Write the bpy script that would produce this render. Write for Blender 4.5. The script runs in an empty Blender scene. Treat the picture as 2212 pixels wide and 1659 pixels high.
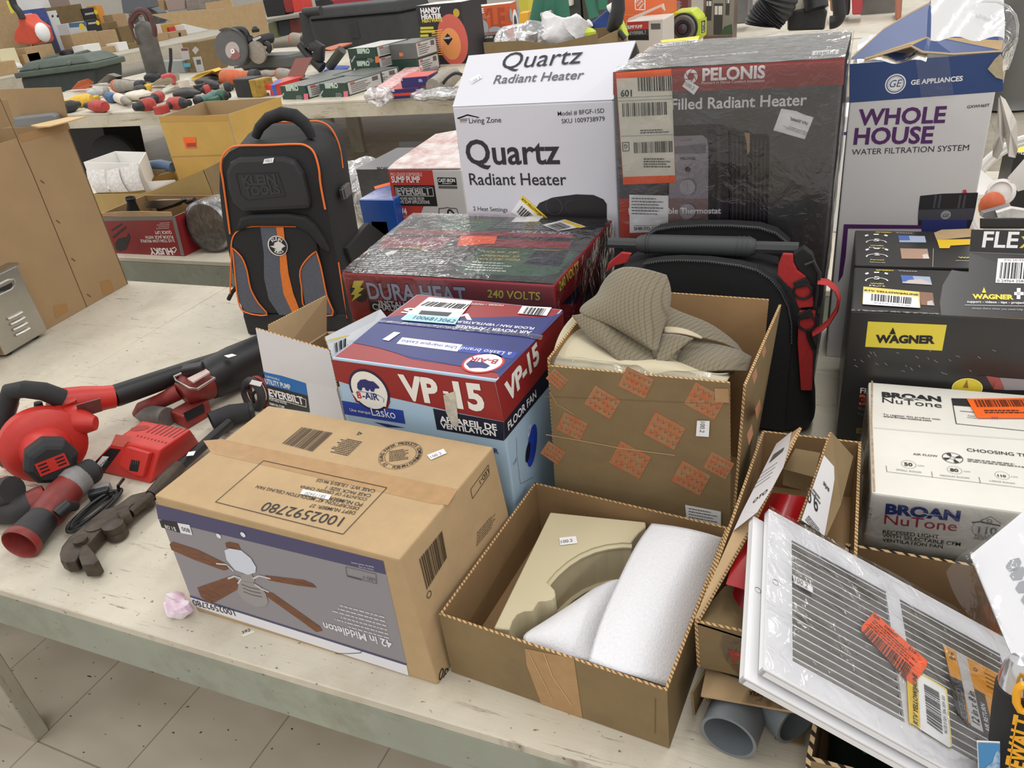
import bpy,bmesh,math,random
from mathutils import Vector,Matrix,Euler
PI = math.pi
V = Vector
rnd = random.Random(7)
scene = bpy.context.scene
COL = scene.collection
# ------------------------------------------------------------------ camera
W,H = 2212,1659
FPX = 1647.948
ZT = 0.765                       # height of the table tops above the floor
ZC = ZT + 0.9                    # eye height
RX,RZ,ROLL = math.radians(60.51267),math.radians(25.59424),math.radians(-7.25422)
CAMR = Matrix.Rotation(RZ,3,'Z') @ Matrix.Rotation(RX,3,'X') @ Matrix.Rotation(ROLL,3,'Z')
CAMP = V((0,0,ZC))
cd = bpy.data.cameras.new('camera'); cam = bpy.data.objects.new('camera',cd); COL.objects.link(cam)
cd.sensor_width = 36; cd.lens = FPX * 36 / W; cd.clip_start = 0.02; cd.clip_end = 200
cam.matrix_world = Matrix.Translation(CAMP) @ CAMR.to_4x4()
scene.camera = cam
# ------------------------------------------------------------------ light
wd = bpy.data.worlds.new('store_light'); scene.world = wd; wd.use_nodes = True
bg = wd.node_tree.nodes['Background']; bg.inputs[0].default_value = (1.0,0.985,0.965,1); bg.inputs[1].default_value = 0.72
def lamp(x,y,z,sx,sy,watts,col=(1,0.985,0.955),name='ceiling_tube_light'):
    l = bpy.data.lights.new(name,'AREA'); l.shape = 'RECTANGLE'; l.size = sx; l.size_y = sy; l.energy = watts; l.color = col
    o = bpy.data.objects.new(name,l); COL.objects.link(o); o.location = (x,y,z)
for lx in (-10.5,-7,-3.5,0.2,3.6):
    for ly in (-1.5,1.6,5.2,9.2,13.5):
        lamp(lx,ly,3.9,0.35,2.3,24)
scene.view_settings.view_transform = 'Standard'
scene.view_settings.look = 'None'
scene.view_settings.gamma = 1
scene.view_settings.exposure = 0.2
# ------------------------------------------------------------------ pixel <-> world
def ray(p):
    return CAMR @ V(((p[0]-W/2)/FPX,-(p[1]-H/2)/FPX,-1))
def atz(p,z=ZT):
    d = ray(p); return CAMP + d * ((z-CAMP.z)/d.z)
def aty(p,y):
    d = ray(p); return CAMP + d * (y/d.y)
def atx(p,x):
    d = ray(p); return CAMP + d * (x/d.x)
def onpl(p,pl):
    d = ray(p); return CAMP + d * ((pl[0]-CAMP).dot(pl[1])/d.dot(pl[1]))
def proj(P):
    q = CAMR.transposed() @ (V(P)-CAMP); return (W/2+FPX*q.x/-q.z,H/2-FPX*q.y/-q.z)
def view(x0,y0,s):
    return lambda p: (x0+p[0]/s,y0+p[1]/s)
def up_to(P,py): # height above P whose top projects to image row py
    P = V(P); a,b = -1.0,4.0
    for _ in range(40):
        m = (a+b) / 2
        if proj(P+V((0,0,m)))[1] > py: a = m
        else: b = m
    return (a+b) / 2
def plane(a,b,c): # plane through three corners, normal towards the eye
    n = (b-a).cross(c-a).normalized()
    if n.dot(CAMP-a) < 0: n = -n
    return (a.copy(),n)
# ------------------------------------------------------------------ materials
def s2l(c):
    c = c / 255.0
    return c / 12.92 if c <= 0.04045 else ((c+0.055)/1.055) ** 2.4
def rgb(c): return (s2l(c[0]),s2l(c[1]),s2l(c[2]),1)
MATS = {}
def mat(name,c,rough=0.6,metal=0.0,noise=None,bump=None,spec=0.5,coat=0.0,c2=None,wave=None,alpha=1.0,stretch=None,sheen=0.0):
    if name in MATS: return MATS[name]
    m = bpy.data.materials.new(name); m.use_nodes = True; MATS[name] = m
    nt = m.node_tree; N = nt.nodes; L = nt.links; b = N['Principled BSDF']
    b.inputs['Base Color'].default_value = rgb(c); b.inputs['Roughness'].default_value = rough
    b.inputs['Metallic'].default_value = metal; b.inputs['Specular IOR Level'].default_value = spec
    b.inputs['Coat Weight'].default_value = coat; b.inputs['Coat Roughness'].default_value = 0.12
    if sheen: b.inputs['Sheen Weight'].default_value = sheen
    tc = N.new('ShaderNodeTexCoord'); mp = N.new('ShaderNodeMapping'); L.new(tc.outputs['Object'],mp.inputs['Vector'])
    if stretch: mp.inputs['Scale'].default_value = stretch
    if noise:
        tx = N.new('ShaderNodeTexNoise'); tx.inputs['Scale'].default_value = noise[0]; tx.inputs['Detail'].default_value = 5
        tx.inputs['Roughness'].default_value = 0.65
        L.new(mp.outputs[0],tx.inputs['Vector'])
        rp = N.new('ShaderNodeValToRGB'); L.new(tx.outputs['Fac'],rp.inputs['Fac'])
        k = noise[1]; d = c2 or tuple(max(0,v*(1-k)) for v in c)
        rp.color_ramp.elements[0].position = 0.5 - (noise[2] if len(noise) > 2 else 0.2); rp.color_ramp.elements[0].color = rgb(d)
        rp.color_ramp.elements[1].position = 0.5 + (noise[2] if len(noise) > 2 else 0.2); rp.color_ramp.elements[1].color = rgb(c)
        L.new(rp.outputs[0],b.inputs['Base Color'])
    if wave:
        tx = N.new('ShaderNodeTexWave'); tx.inputs['Scale'].default_value = wave[0]; tx.bands_direction = wave[1]
        tx.inputs['Distortion'].default_value = wave[2]; tx.inputs['Detail'].default_value = 1
        L.new(mp.outputs[0],tx.inputs['Vector'])
        rp = N.new('ShaderNodeValToRGB'); L.new(tx.outputs['Fac'],rp.inputs['Fac'])
        rp.color_ramp.elements[0].position = wave[3] if len(wave) > 3 else 0.3; rp.color_ramp.elements[0].color = rgb(c2)
        rp.color_ramp.elements[1].position = wave[4] if len(wave) > 4 else 0.7; rp.color_ramp.elements[1].color = rgb(c)
        L.new(rp.outputs[0],b.inputs['Base Color'])
    if bump:
        t2 = N.new('ShaderNodeTexNoise'); t2.inputs['Scale'].default_value = bump[0]; t2.inputs['Detail'].default_value = 4
        L.new(mp.outputs[0],t2.inputs['Vector'])
        bp = N.new('ShaderNodeBump'); bp.inputs['Strength'].default_value = bump[1]; bp.inputs['Distance'].default_value = bump[2] if len(bump) > 2 else 0.002
        L.new(t2.outputs['Fac'],bp.inputs['Height']); L.new(bp.outputs[0],b.inputs['Normal'])
    if alpha < 1: b.inputs['Alpha'].default_value = alpha
    return m
def film(name,op=0.03,rough=0.1,scale=30,strength=0.28,tint=(255,255,255)):
    """clear wrinkled plastic film: mostly see-through, shiny creases"""
    if name in MATS: return MATS[name]
    m = bpy.data.materials.new(name); m.use_nodes = True; MATS[name] = m
    nt = m.node_tree; N = nt.nodes; L = nt.links; N.remove(N['Principled BSDF'])
    out = N['Material Output']; tr = N.new('ShaderNodeBsdfTransparent'); tr.inputs[0].default_value = (0.97,0.97,0.98,1)
    gl = N.new('ShaderNodeBsdfGlossy'); gl.inputs[0].default_value = rgb(tint); gl.inputs['Roughness'].default_value = rough
    tc = N.new('ShaderNodeTexCoord'); tx = N.new('ShaderNodeTexNoise'); tx.inputs['Scale'].default_value = scale; tx.inputs['Detail'].default_value = 3
    tx.inputs['Distortion'].default_value = 1.2
    L.new(tc.outputs['Object'],tx.inputs['Vector'])
    bp = N.new('ShaderNodeBump'); bp.inputs['Strength'].default_value = strength; bp.inputs['Distance'].default_value = 0.01
    L.new(tx.outputs['Fac'],bp.inputs['Height']); L.new(bp.outputs[0],gl.inputs['Normal'])
    fr = N.new('ShaderNodeFresnel'); fr.inputs[0].default_value = 1.45; L.new(bp.outputs[0],fr.inputs['Normal'])
    ad = N.new('ShaderNodeMath'); ad.operation = 'ADD'; ad.inputs[1].default_value = op; L.new(fr.outputs[0],ad.inputs[0])
    mx = N.new('ShaderNodeMixShader'); L.new(ad.outputs[0],mx.inputs[0]); L.new(tr.outputs[0],mx.inputs[1]); L.new(gl.outputs[0],mx.inputs[2])
    L.new(mx.outputs[0],out.inputs['Surface'])
    return m
_ink = {}
def ink(c,rough=0.5):
    k = (tuple(c),rough)
    if k not in _ink: _ink[k] = mat('ink_%d_%d_%d_%d' % (c[0],c[1],c[2],rough*100),c,rough)
    return _ink[k]
# ------------------------------------------------------------------ lettering
_txt = {}
def text_geo(s,bold=0.0,italic=0.0,space=1.0):
    k = (s,bold,italic,space)
    if k in _txt: return _txt[k]
    cu = bpy.data.curves.new('lettering','FONT'); cu.body = s; cu.offset = bold; cu.shear = italic; cu.resolution_u = 3
    cu.space_character = space; cu.fill_mode = 'FRONT'
    o = bpy.data.objects.new('lettering',cu); COL.objects.link(o)
    dg = bpy.context.evaluated_depsgraph_get(); oe = o.evaluated_get(dg); me = oe.to_mesh()
    vs = [(v.co.x,v.co.y) for v in me.vertices]; fs = [tuple(p.vertices) for p in me.polygons]
    oe.to_mesh_clear(); bpy.data.objects.remove(o); bpy.data.curves.remove(cu)
    if not vs: vs = [(0,0)]
    if bold and (max(v[1] for v in vs) > 1.15 or min(v[1] for v in vs) <-0.5 or max(v[0] for v in vs) > 1.25*len(s)+0.4):
        _txt[k] = text_geo(s,bold*0.4 if bold > 0.004 else 0.0,italic,space); return _txt[k]
    x0 = min(v[0] for v in vs); x1 = max(v[0] for v in vs)
    _txt[k] = ([(v[0]-x0,v[1]) for v in vs],fs,max(x1-x0,1e-4)); return _txt[k]
CAP = 0.69                        # cap height of the built-in font at size 1
# ------------------------------------------------------------------ mesh builder
class MB:
    def __init__(s): s.v = []; s.f = []; s.mi = []; s.sm = []; s.m = []
    def mid(s,m):
        if m not in s.m: s.m.append(m)
        return s.m.index(m)
    def add(s,vs,fs,m,smooth=False):
        o = len(s.v); s.v += [V(v) for v in vs]; i = s.mid(m)
        for f in fs: s.f.append(tuple(o+k for k in f)); s.mi.append(i); s.sm.append(smooth)
    def poly(s,pts,m): s.add(pts,[tuple(range(len(pts)))],m)
    def hexa(s,B,T,m): # B, T: FL FR BR BL
        ms = m if isinstance(m,dict) else {}
        d = m if not ms else ms.get('all')
        vs = list(B) + list(T)
        for nm,f in (('bottom',(3,2,1,0)),('top',(4,5,6,7)),('front',(0,1,5,4)),('right',(1,2,6,5)),('back',(2,3,7,6)),('left',(3,0,4,7))):
            s.add([vs[k] for k in f],[(0,1,2,3)],ms.get(nm,d))
        return s
    def box(s,c,size,m,R=None):
        c = V(c); hx,hy,hz = [k/2 for k in size]; R = R or Matrix.Identity(3)
        q = [(-hx,-hy),(hx,-hy),(hx,hy),(-hx,hy)]
        s.hexa([c+R @ V((x,y,-hz)) for x,y in q],[c+R @ V((x,y,hz)) for x,y in q],m); return s
    def prism(s,pts,vec,m,mside=None,mback=None):
        pts = [V(p) for p in pts]; vec = V(vec); n = len(pts)
        nn = V((0,0,0))
        for k in range(n): nn += (pts[k]-pts[0]).cross(pts[(k+1) % n]-pts[0])
        if nn.dot(vec) > 0: pts = pts[::-1]
        s.add(pts,[tuple(range(n))],m); q = [p+vec for p in pts]
        s.add(q,[tuple(range(n-1,-1,-1))],mback or m)
        for k in range(n):
            j = (k+1) % n; s.add([pts[j],pts[k],q[k],q[j]],[(0,1,2,3)],mside or m)
        return s
    def tube(s,path,r,m,n=10,closed=False,cap=True,flat=None):
        path = [V(p) for p in path]; N = len(path); rr = r if isinstance(r,list) else [r] * N
        up = None; rings = []
        for k in range(N):
            if closed: t = path[(k+1) % N] - path[k-1]
            else: t = path[min(k+1,N-1)] - path[max(k-1,0)]
            t = t.normalized() if t.length > 1e-9 else V((0,0,1))
            if up is None: up = t.orthogonal().normalized() if flat is None else (V(flat)-t*V(flat).dot(t)).normalized()
            else: up = (up-t*up.dot(t)); up = up.normalized() if up.length > 1e-6 else t.orthogonal().normalized()
            sd = t.cross(up); ra = rr[k]; rb = ra
            if isinstance(ra,(tuple,list)): ra,rb = ra
            rings.append([path[k]+up*(math.cos(a)*ra)+sd*(math.sin(a)*rb) for a in [2*PI*i/n for i in range(n)]])
        vs = [p for q in rings for p in q]; fs = []
        for k in range(N if closed else N-1):
            j = (k+1) % N
            for i in range(n):
                e = (i+1) % n; fs.append((k*n+i,k*n+e,j*n+e,j*n+i))
        if cap and not closed: fs.append(tuple(range(n-1,-1,-1))); fs.append(tuple((N-1)*n+i for i in range(n)))
        s.add(vs,fs,m,True); return s
    def lathe(s,o,ax,prof,m,n=24,smooth=True):
        o = V(o); ax = V(ax).normalized(); u = ax.orthogonal().normalized(); w = ax.cross(u); vs = []; fs = []
        for r,h in prof:
            for i in range(n):
                a = 2 * PI * i / n; vs.append(o+ax*h+(u*math.cos(a)+w*math.sin(a))*max(r,1e-5))
        for k in range(len(prof)-1):
            for i in range(n):
                e = (i+1) % n; fs.append((k*n+i,k*n+e,(k+1)*n+e,(k+1)*n+i))
        s.add(vs,fs,m,smooth); return s
    def cyl(s,a,b,r,m,n=20,r2=None):
        a = V(a); b = V(b); h = (b-a).length; r2 = r if r2 is None else r2
        s.lathe(a,b-a,[(0,0),(r,0)],m,n,False); s.lathe(a,b-a,[(r,0),(r2,h)],m,n); s.lathe(a,b-a,[(r2,h),(0,h)],m,n,False); return s
    def ball(s,c,r,m,R=None,n=16,e=1.0):
        c = V(c); r = r if isinstance(r,(tuple,list)) else (r,r,r); R = R or Matrix.Identity(3); vs = []; fs = []; k = n // 2
        pw = lambda x: math.copysign(abs(x) ** e,x)
        for i in range(k+1):
            t = PI * i / k - PI / 2
            for j in range(n):
                a = 2 * PI * j / n
                vs.append(c+R @ V((r[0]*pw(math.cos(t))*pw(math.cos(a)),r[1]*pw(math.cos(t))*pw(math.sin(a)),r[2]*pw(math.sin(t)))))
        for i in range(k):
            for j in range(n):
                q = (j+1) % n; fs.append((i*n+j,i*n+q,(i+1)*n+q,(i+1)*n+j))
        s.add(vs,fs,m,True); return s
    def grid(s,fn,nu,nv,m,smooth=True):
        vs = [fn(i/nu,j/nv) for j in range(nv+1) for i in range(nu+1)]
        fs = [(j*(nu+1)+i,j*(nu+1)+i+1,(j+1)*(nu+1)+i+1,(j+1)*(nu+1)+i) for j in range(nv) for i in range(nu)]
        s.add(vs,fs,m,smooth); return s
    def net(s,rows,m): # rows of control points -> quads (meant for subdivision)
        nu = len(rows[0]); vs = [p for r in rows for p in r]
        fs = [(j*nu+i,j*nu+i+1,(j+1)*nu+i+1,(j+1)*nu+i) for j in range(len(rows)-1) for i in range(nu-1)]
        s.add(vs,fs,m,True); return s
    def loft(s,rings,m,cap=True,smooth=True):
        n = len(rings[0]); vs = [p for r in rings for p in r]; fs = []
        for k in range(len(rings)-1):
            for i in range(n):
                e = (i+1) % n; fs.append((k*n+i,k*n+e,(k+1)*n+e,(k+1)*n+i))
        if cap: fs.append(tuple(range(n-1,-1,-1))); fs.append(tuple((len(rings)-1)*n+i for i in range(n)))
        s.add(vs,fs,m,smooth); return s
    def bevel(s,w,seg=2,angle=30):
        bm = bmesh.new(); bv = [bm.verts.new(v) for v in s.v]
        for f,i,q in zip(s.f,s.mi,s.sm):
            try: bf = bm.faces.new([bv[k] for k in f]); bf.material_index = i; bf.smooth = q
            except ValueError: pass
        bmesh.ops.remove_doubles(bm,verts=bm.verts[:],dist=1e-5)
        bmesh.ops.recalc_face_normals(bm,faces=bm.faces[:])
        es = [e for e in bm.edges if len(e.link_faces) == 2 and e.calc_face_angle(0) > math.radians(angle)]
        bmesh.ops.bevel(bm,geom=es,offset=w,segments=seg,affect='EDGES',profile=0.6,clamp_overlap=True)
        bm.verts.index_update()
        s.v = [v.co.copy() for v in bm.verts]; s.f = [tuple(v.index for v in f.verts) for f in bm.faces]
        s.mi = [f.material_index for f in bm.faces]; s.sm = [f.smooth for f in bm.faces]; bm.free(); return s
    def jig(s,amp,scale=9.0,seed=0):
        from mathutils import noise
        for k,v in enumerate(s.v):
            n = noise.noise_vector(v*scale+V((seed*3.1,seed*1.7,0))); s.v[k] = v + n * amp
        return s
    def build(s,name,parent=None,loc=None,subsurf=0,solid=0.0,weld=False):
        off = parent_origin(parent) if parent else (V(loc) if loc is not None else base_of(s.v))
        me = bpy.data.meshes.new(name); me.from_pydata([tuple(v-off) for v in s.v],[],s.f)
        for m in s.m: me.materials.append(m)
        me.polygons.foreach_set('material_index',s.mi); me.polygons.foreach_set('use_smooth',s.sm); me.update()
        if weld or subsurf:
            bm = bmesh.new(); bm.from_mesh(me); bmesh.ops.remove_doubles(bm,verts=bm.verts[:],dist=1e-5); bmesh.ops.recalc_face_normals(bm,faces=bm.faces[:]); bm.to_mesh(me); bm.free()
        if not subsurf and any(s.sm): sharpen(me)
        o = bpy.data.objects.new(name,me); COL.objects.link(o)
        if parent: o.parent = parent
        else: o.location = off
        if subsurf: md = o.modifiers.new('sub','SUBSURF'); md.levels = subsurf; md.render_levels = subsurf; md.boundary_smooth = 'PRESERVE_CORNERS'
        if solid: md = o.modifiers.new('solid','SOLIDIFY'); md.thickness = solid; md.offset = 0
        return o
def sharpen(me,ang=38):
    bm = bmesh.new(); bm.from_mesh(me)
    for e in bm.edges:
        if len(e.link_faces) == 2 and e.calc_face_angle(0) > math.radians(ang): e.smooth = False
    bm.to_mesh(me); bm.free()
def sm(path,k=5): # smooth curve through points
    P = [V(p) for p in path]; out = []
    for i in range(len(P)-1):
        a,b,c,d = P[max(i-1,0)],P[i],P[i+1],P[min(i+2,len(P)-1)]
        for j in range(k):
            t = j / k; out.append(0.5*((2*b)+(c-a)*t+(2*a-5*b+4*c-d)*t*t+(3*b-a-3*c+d)*t ** 3))
    return out + [P[-1]]
def base_of(vs):
    xs = [v.x for v in vs]; ys = [v.y for v in vs]
    return V(((min(xs)+max(xs))/2,(min(ys)+max(ys))/2,min(v.z for v in vs)))
def parent_origin(o):
    p = V((0,0,0))
    while o: p += o.location; o = o.parent
    return p
def tag(o,label,cat,group=None):
    o['label'] = label; o['category'] = cat
    if group: o['group'] = group
    return o
def thing(name,label,cat,loc,group=None):
    o = bpy.data.objects.new(name,None); COL.objects.link(o); o.location = loc; o.empty_display_size = 0.05
    return tag(o,label,cat,group)
def structure(o): o['kind'] = 'structure'; return o
# ------------------------------------------------------------------ printing on a flat face
class Face:
    """prints shapes and words on a plane; positions are read off the photograph and land on the real face"""
    def __init__(s,mb,pl,vw=None,k0=1): s.mb = mb; s.pl = pl; s.vw = vw or (lambda p:p); s.k = k0
    def at(s,p,k=1): return onpl(s.vw(p),s.pl) + s.pl[1] * (0.0003*k)
    def q(s,pts,m,k=1):
        w = [s.at(p,k) for p in pts]
        n = V((0,0,0))
        for i in range(len(w)): n += (w[i]-w[0]).cross(w[(i+1) % len(w)]-w[0])
        if n.dot(s.pl[1]) < 0: w = w[::-1]
        s.mb.poly(w,m)
    def t(s,st,a,b,m,hc=1.0,bold=0.0,it=0.0,k=3,space=1.0):
        A = s.at(a,k); B = s.at(b,k); d = B - A; L = d.length; u = d / L; up = s.pl[1].cross(u)
        vs,fs,w = text_geo(st,bold,it,space); sc = L / w
        s.mb.add([A+u*(x*sc)+up*(y*sc*hc) for x,y in vs],fs,m)
    def lines(s,a,b,c,n,m,fill=0.55,k=2,seed=1): # n rows of unreadable fine print between edges a-b (top) and c (bottom at a's side)
        A = s.at(a,k); B = s.at(b,k); C = s.at(c,k); r = random.Random(seed)
        for i in range(n):
            o = A + (C-A) * ((i+0.2)/n); e = (C-A) * (fill/n); x = 0.0; u = B - A; end = r.uniform(0.7,1.0)
            while x < end:
                l = r.uniform(0.03,0.11); y = min(end,x+l)
                s.mb.poly([o+u*x,o+u*y,o+u*y+e,o+u*x+e],m); x = y + 0.018
    def bars(s,q,n,m,k=2,seed=3): # barcode: q = TL TR BR BL
        a,b,c,d = [s.at(p,k) for p in q]; r = random.Random(seed); ws = [r.choice((1,1,2,3)) for _ in range(2*n)]; T = float(sum(ws)); x = 0
        for i,w in enumerate(ws):
            if i % 2 == 0:
                f,g = x / T,(x+w) / T
                s.mb.poly([d.lerp(c,f),d.lerp(c,g),a.lerp(b,g),a.lerp(b,f)],m)
            x += w
    def ring(s,c,e,m,inner=0.0,k=2,n=32,a0=0,a1=2*PI,asp=1.0):
        C = s.at(c,k); E = s.at(e,k) - C; R = E.length; u = E / R; w = s.pl[1].cross(u) * asp
        P = lambda a,r: C + (u*math.cos(a)+w*math.sin(a)) * r
        for i in range(n):
            a,b = a0 + (a1-a0) * i / n,a0 + (a1-a0) * (i+1) / n
            if inner > 0: s.mb.poly([P(a,R*inner),P(a,R),P(b,R),P(b,R*inner)],m)
            else: s.mb.poly([C,P(a,R),P(b,R)],m)
    def arc(s,st,c,e,a0,a1,m,h,k=3,flip=False,bold=0.01): # letters round a circle
        C = s.at(c,k); E = s.at(e,k) - C; R = E.length; u = E / R; w = s.pl[1].cross(u); n = len(st)
        for i,ch in enumerate(st):
            if ch == ' ': continue
            a = a0 + (a1-a0) * (i+0.5) / n; o = (u*math.cos(a)+w*math.sin(a)); upv = -o if flip else o; rt = upv.cross(s.pl[1])
            vs,fs,wd_ = text_geo(ch,bold); sc = h / CAP
            s.mb.add([C+o*R+rt*((x-wd_/2)*sc)+upv*(y*sc) for x,y in vs],fs,m)
    def seg(s,a,b,w,m,k=2):
        A = s.at(a,k); B = s.at(b,k); d = (B-A).normalized(); n = s.pl[1].cross(d) * (w/2)
        s.mb.poly([A-n,B-n,B+n,A+n],m)
    def path(s,pts,w,m,k=2,closed=False):
        for i in range(len(pts)-(0 if closed else 1)): s.seg(pts[i],pts[(i+1) % len(pts)],w,m,k)
def sticker(parent,pl,vw,q,m,name='price_sticker',words=(),extra=None,k=5,th=0.0002):
    mb = MB(); f = Face(mb,pl,vw); w = [f.at(p,k) for p in q]
    mb.prism(w,-pl[1]*th if False else pl[1]*th,m)
    f.pl = (pl[0]+pl[1]*(0.0003*k+th),pl[1])
    for wd_ in words: f.t(*wd_[:4],**(wd_[4] if len(wd_) > 4 else {}))
    if extra: extra(f)
    return mb.build(name,parent)
def cardwall(mb,a,b,c,d,th,mo,mi,me,inward): # sheet of corrugated board a-b (bottom) c-d (top)
    n = (b-a).cross(d-a).normalized()
    if n.dot(inward) < 0: n = -n
    i = [p+n*th for p in (a,b,c,d)]
    o = [a,b,c,d]
    nn = (b-a).cross(d-a)
    fwd = nn.dot(n) < 0
    def quad(p,m): mb.add(p if fwd else p[::-1],[(0,1,2,3)],m)
    quad(o,mo); quad([i[1],i[0],i[3],i[2]],mi)
    quad([o[3],o[2],i[2],i[3]],me); quad([o[0],o[3],i[3],i[0]],me); quad([o[2],o[1],i[1],i[2]],me); quad([o[1],o[0],i[0],i[1]],me)
def mid(a,b,t=0.5): return a + (b-a) * t
# ------------------------------------------------------------------ common materials
KR = mat('kraft_board',(186,158,120),0.8,noise=(14,0.07),bump=(55,0.25,0.001),spec=0.25)
KR2 = mat('kraft_board_brown',(138,117,84),0.82,noise=(11,0.10),bump=(45,0.3,0.001),spec=0.25)
KRD = mat('kraft_inside',(146,118,84),0.9,noise=(9,0.08),spec=0.15)
KRY = mat('kraft_golden',(204,166,92),0.75,noise=(7,0.06),spec=0.25)
KRT = mat('kraft_tall_box',(166,138,102),0.8,noise=(5,0.06),spec=0.25)
EDGE = mat('corrugated_edge',(196,164,120),0.9,wave=(85,'DIAGONAL',2.5,0.15,0.6),c2=(118,88,56),spec=0.1)
TAPE = mat('packing_tape',(176,138,92),0.18,spec=0.6,noise=(60,0.08),bump=(40,0.35,0.002))
WHB = mat('white_board',(226,224,226),0.5,noise=(6,0.02))
WHT = mat('white_paper',(236,236,234),0.6)
BLK = mat('black_plastic',(26,26,28),0.45,bump=(120,0.15,0.0005))
BLKR = mat('black_rubber',(38,38,40),0.7,noise=(30,0.2))
RED = mat('red_tool_plastic',(205,52,44),0.42,noise=(14,0.12,0.3))
DKR = mat('worn_red_plastic',(150,52,46),0.5,noise=(22,0.35,0.25))
GRY = mat('grey_plastic',(120,122,124),0.5)
STEEL = mat('brushed_steel',(196,192,184),0.32,metal=1.0,noise=(8,0.08))
IRON = mat('old_iron',(92,82,72),0.55,metal=0.6,noise=(26,0.3),bump=(60,0.4,0.001))
CLEAR = film('clear_plastic_film')
LBL = mat('label_paper',(240,240,240),0.5)
YEL = mat('yellow_label',(240,208,52),0.5)
ORL = mat('orange_label',(242,104,34),0.45)
I_K = ink((24,24,26)); I_W = ink((238,236,236)); I_B = ink((36,60,140)); I_G = ink((90,88,86))
PAINT = (205,198,178)
def paint_wood(name,c,crack,dirt=0.35,sc=(7,95,1)):
    m = mat(name,c,0.55,spec=0.4); nt = m.node_tree; N = nt.nodes; L = nt.links; b = N['Principled BSDF']
    mp = N['Mapping'] if 'Mapping' in N else None
    tc = [n for n in N if n.type == 'TEX_COORD'][0]
    def noise(scale,stretch,detail=4):
        q = N.new('ShaderNodeMapping'); q.inputs['Scale'].default_value = stretch; L.new(tc.outputs['Object'],q.inputs['Vector'])
        t = N.new('ShaderNodeTexNoise'); t.inputs['Scale'].default_value = scale; t.inputs['Detail'].default_value = detail; t.inputs['Roughness'].default_value = 0.7
        L.new(q.outputs[0],t.inputs['Vector']); return t.outputs['Fac']
    def ramp(src,a,ca,bb,cb):
        r = N.new('ShaderNodeValToRGB'); r.color_ramp.elements[0].position = a; r.color_ramp.elements[0].color = ca
        r.color_ramp.elements[1].position = bb; r.color_ramp.elements[1].color = cb; L.new(src,r.inputs['Fac']); return r.outputs[0]
    def mul(x,y,f=1.0):
        k = N.new('ShaderNodeMix'); k.data_type = 'RGBA'; k.blend_type = 'MULTIPLY'; k.inputs[0].default_value = f
        L.new(x,k.inputs[6]); L.new(y,k.inputs[7]); return k.outputs[2]
    base = ramp(noise(3,(1,1,1)),0.3,rgb(tuple(v*0.90 for v in c)),0.7,rgb(c))
    cr = ramp(noise(1.0,sc),0.30,rgb(crack),0.40,(1,1,1,1))
    patch = ramp(noise(2.2,(1,1,1)),0.42,(1,1,1,1),0.60,(0,0,0,1))
    mx = N.new('ShaderNodeMix'); mx.data_type = 'RGBA'; L.new(patch,mx.inputs[0]); L.new(cr,mx.inputs[6]); mx.inputs[7].default_value = (1,1,1,1)
    sp = ramp(noise(60,(1,1.6,1),2),0.27,rgb((120,104,84)),0.33,(1,1,1,1))
    st = ramp(noise(4.5,(1,1,1),6),0.30,rgb((200,188,166)),0.48,(1,1,1,1))
    L.new(mul(mul(mul(base,mx.outputs[2]),sp,0.8),st,dirt),b.inputs['Base Color'])
    bp = N.new('ShaderNodeBump'); bp.inputs['Strength'].default_value = 0.35; bp.inputs['Distance'].default_value = 0.002
    L.new(noise(1.2,sc),bp.inputs['Height']); L.new(bp.outputs[0],b.inputs['Normal']); return m
TOPW = paint_wood('cream_painted_plywood',(210,202,184),(120,106,88))
RAILW = paint_wood('grey_green_painted_rail',(158,162,148),(146,138,118),0.6,(3,1,30))
FARW = paint_wood('cream_painted_rail',(206,198,178),(170,156,132),0.5,(2,2,24))
LEGW = paint_wood('painted_leg',(176,168,152),(140,126,106),0.6,(30,30,2))
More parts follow.
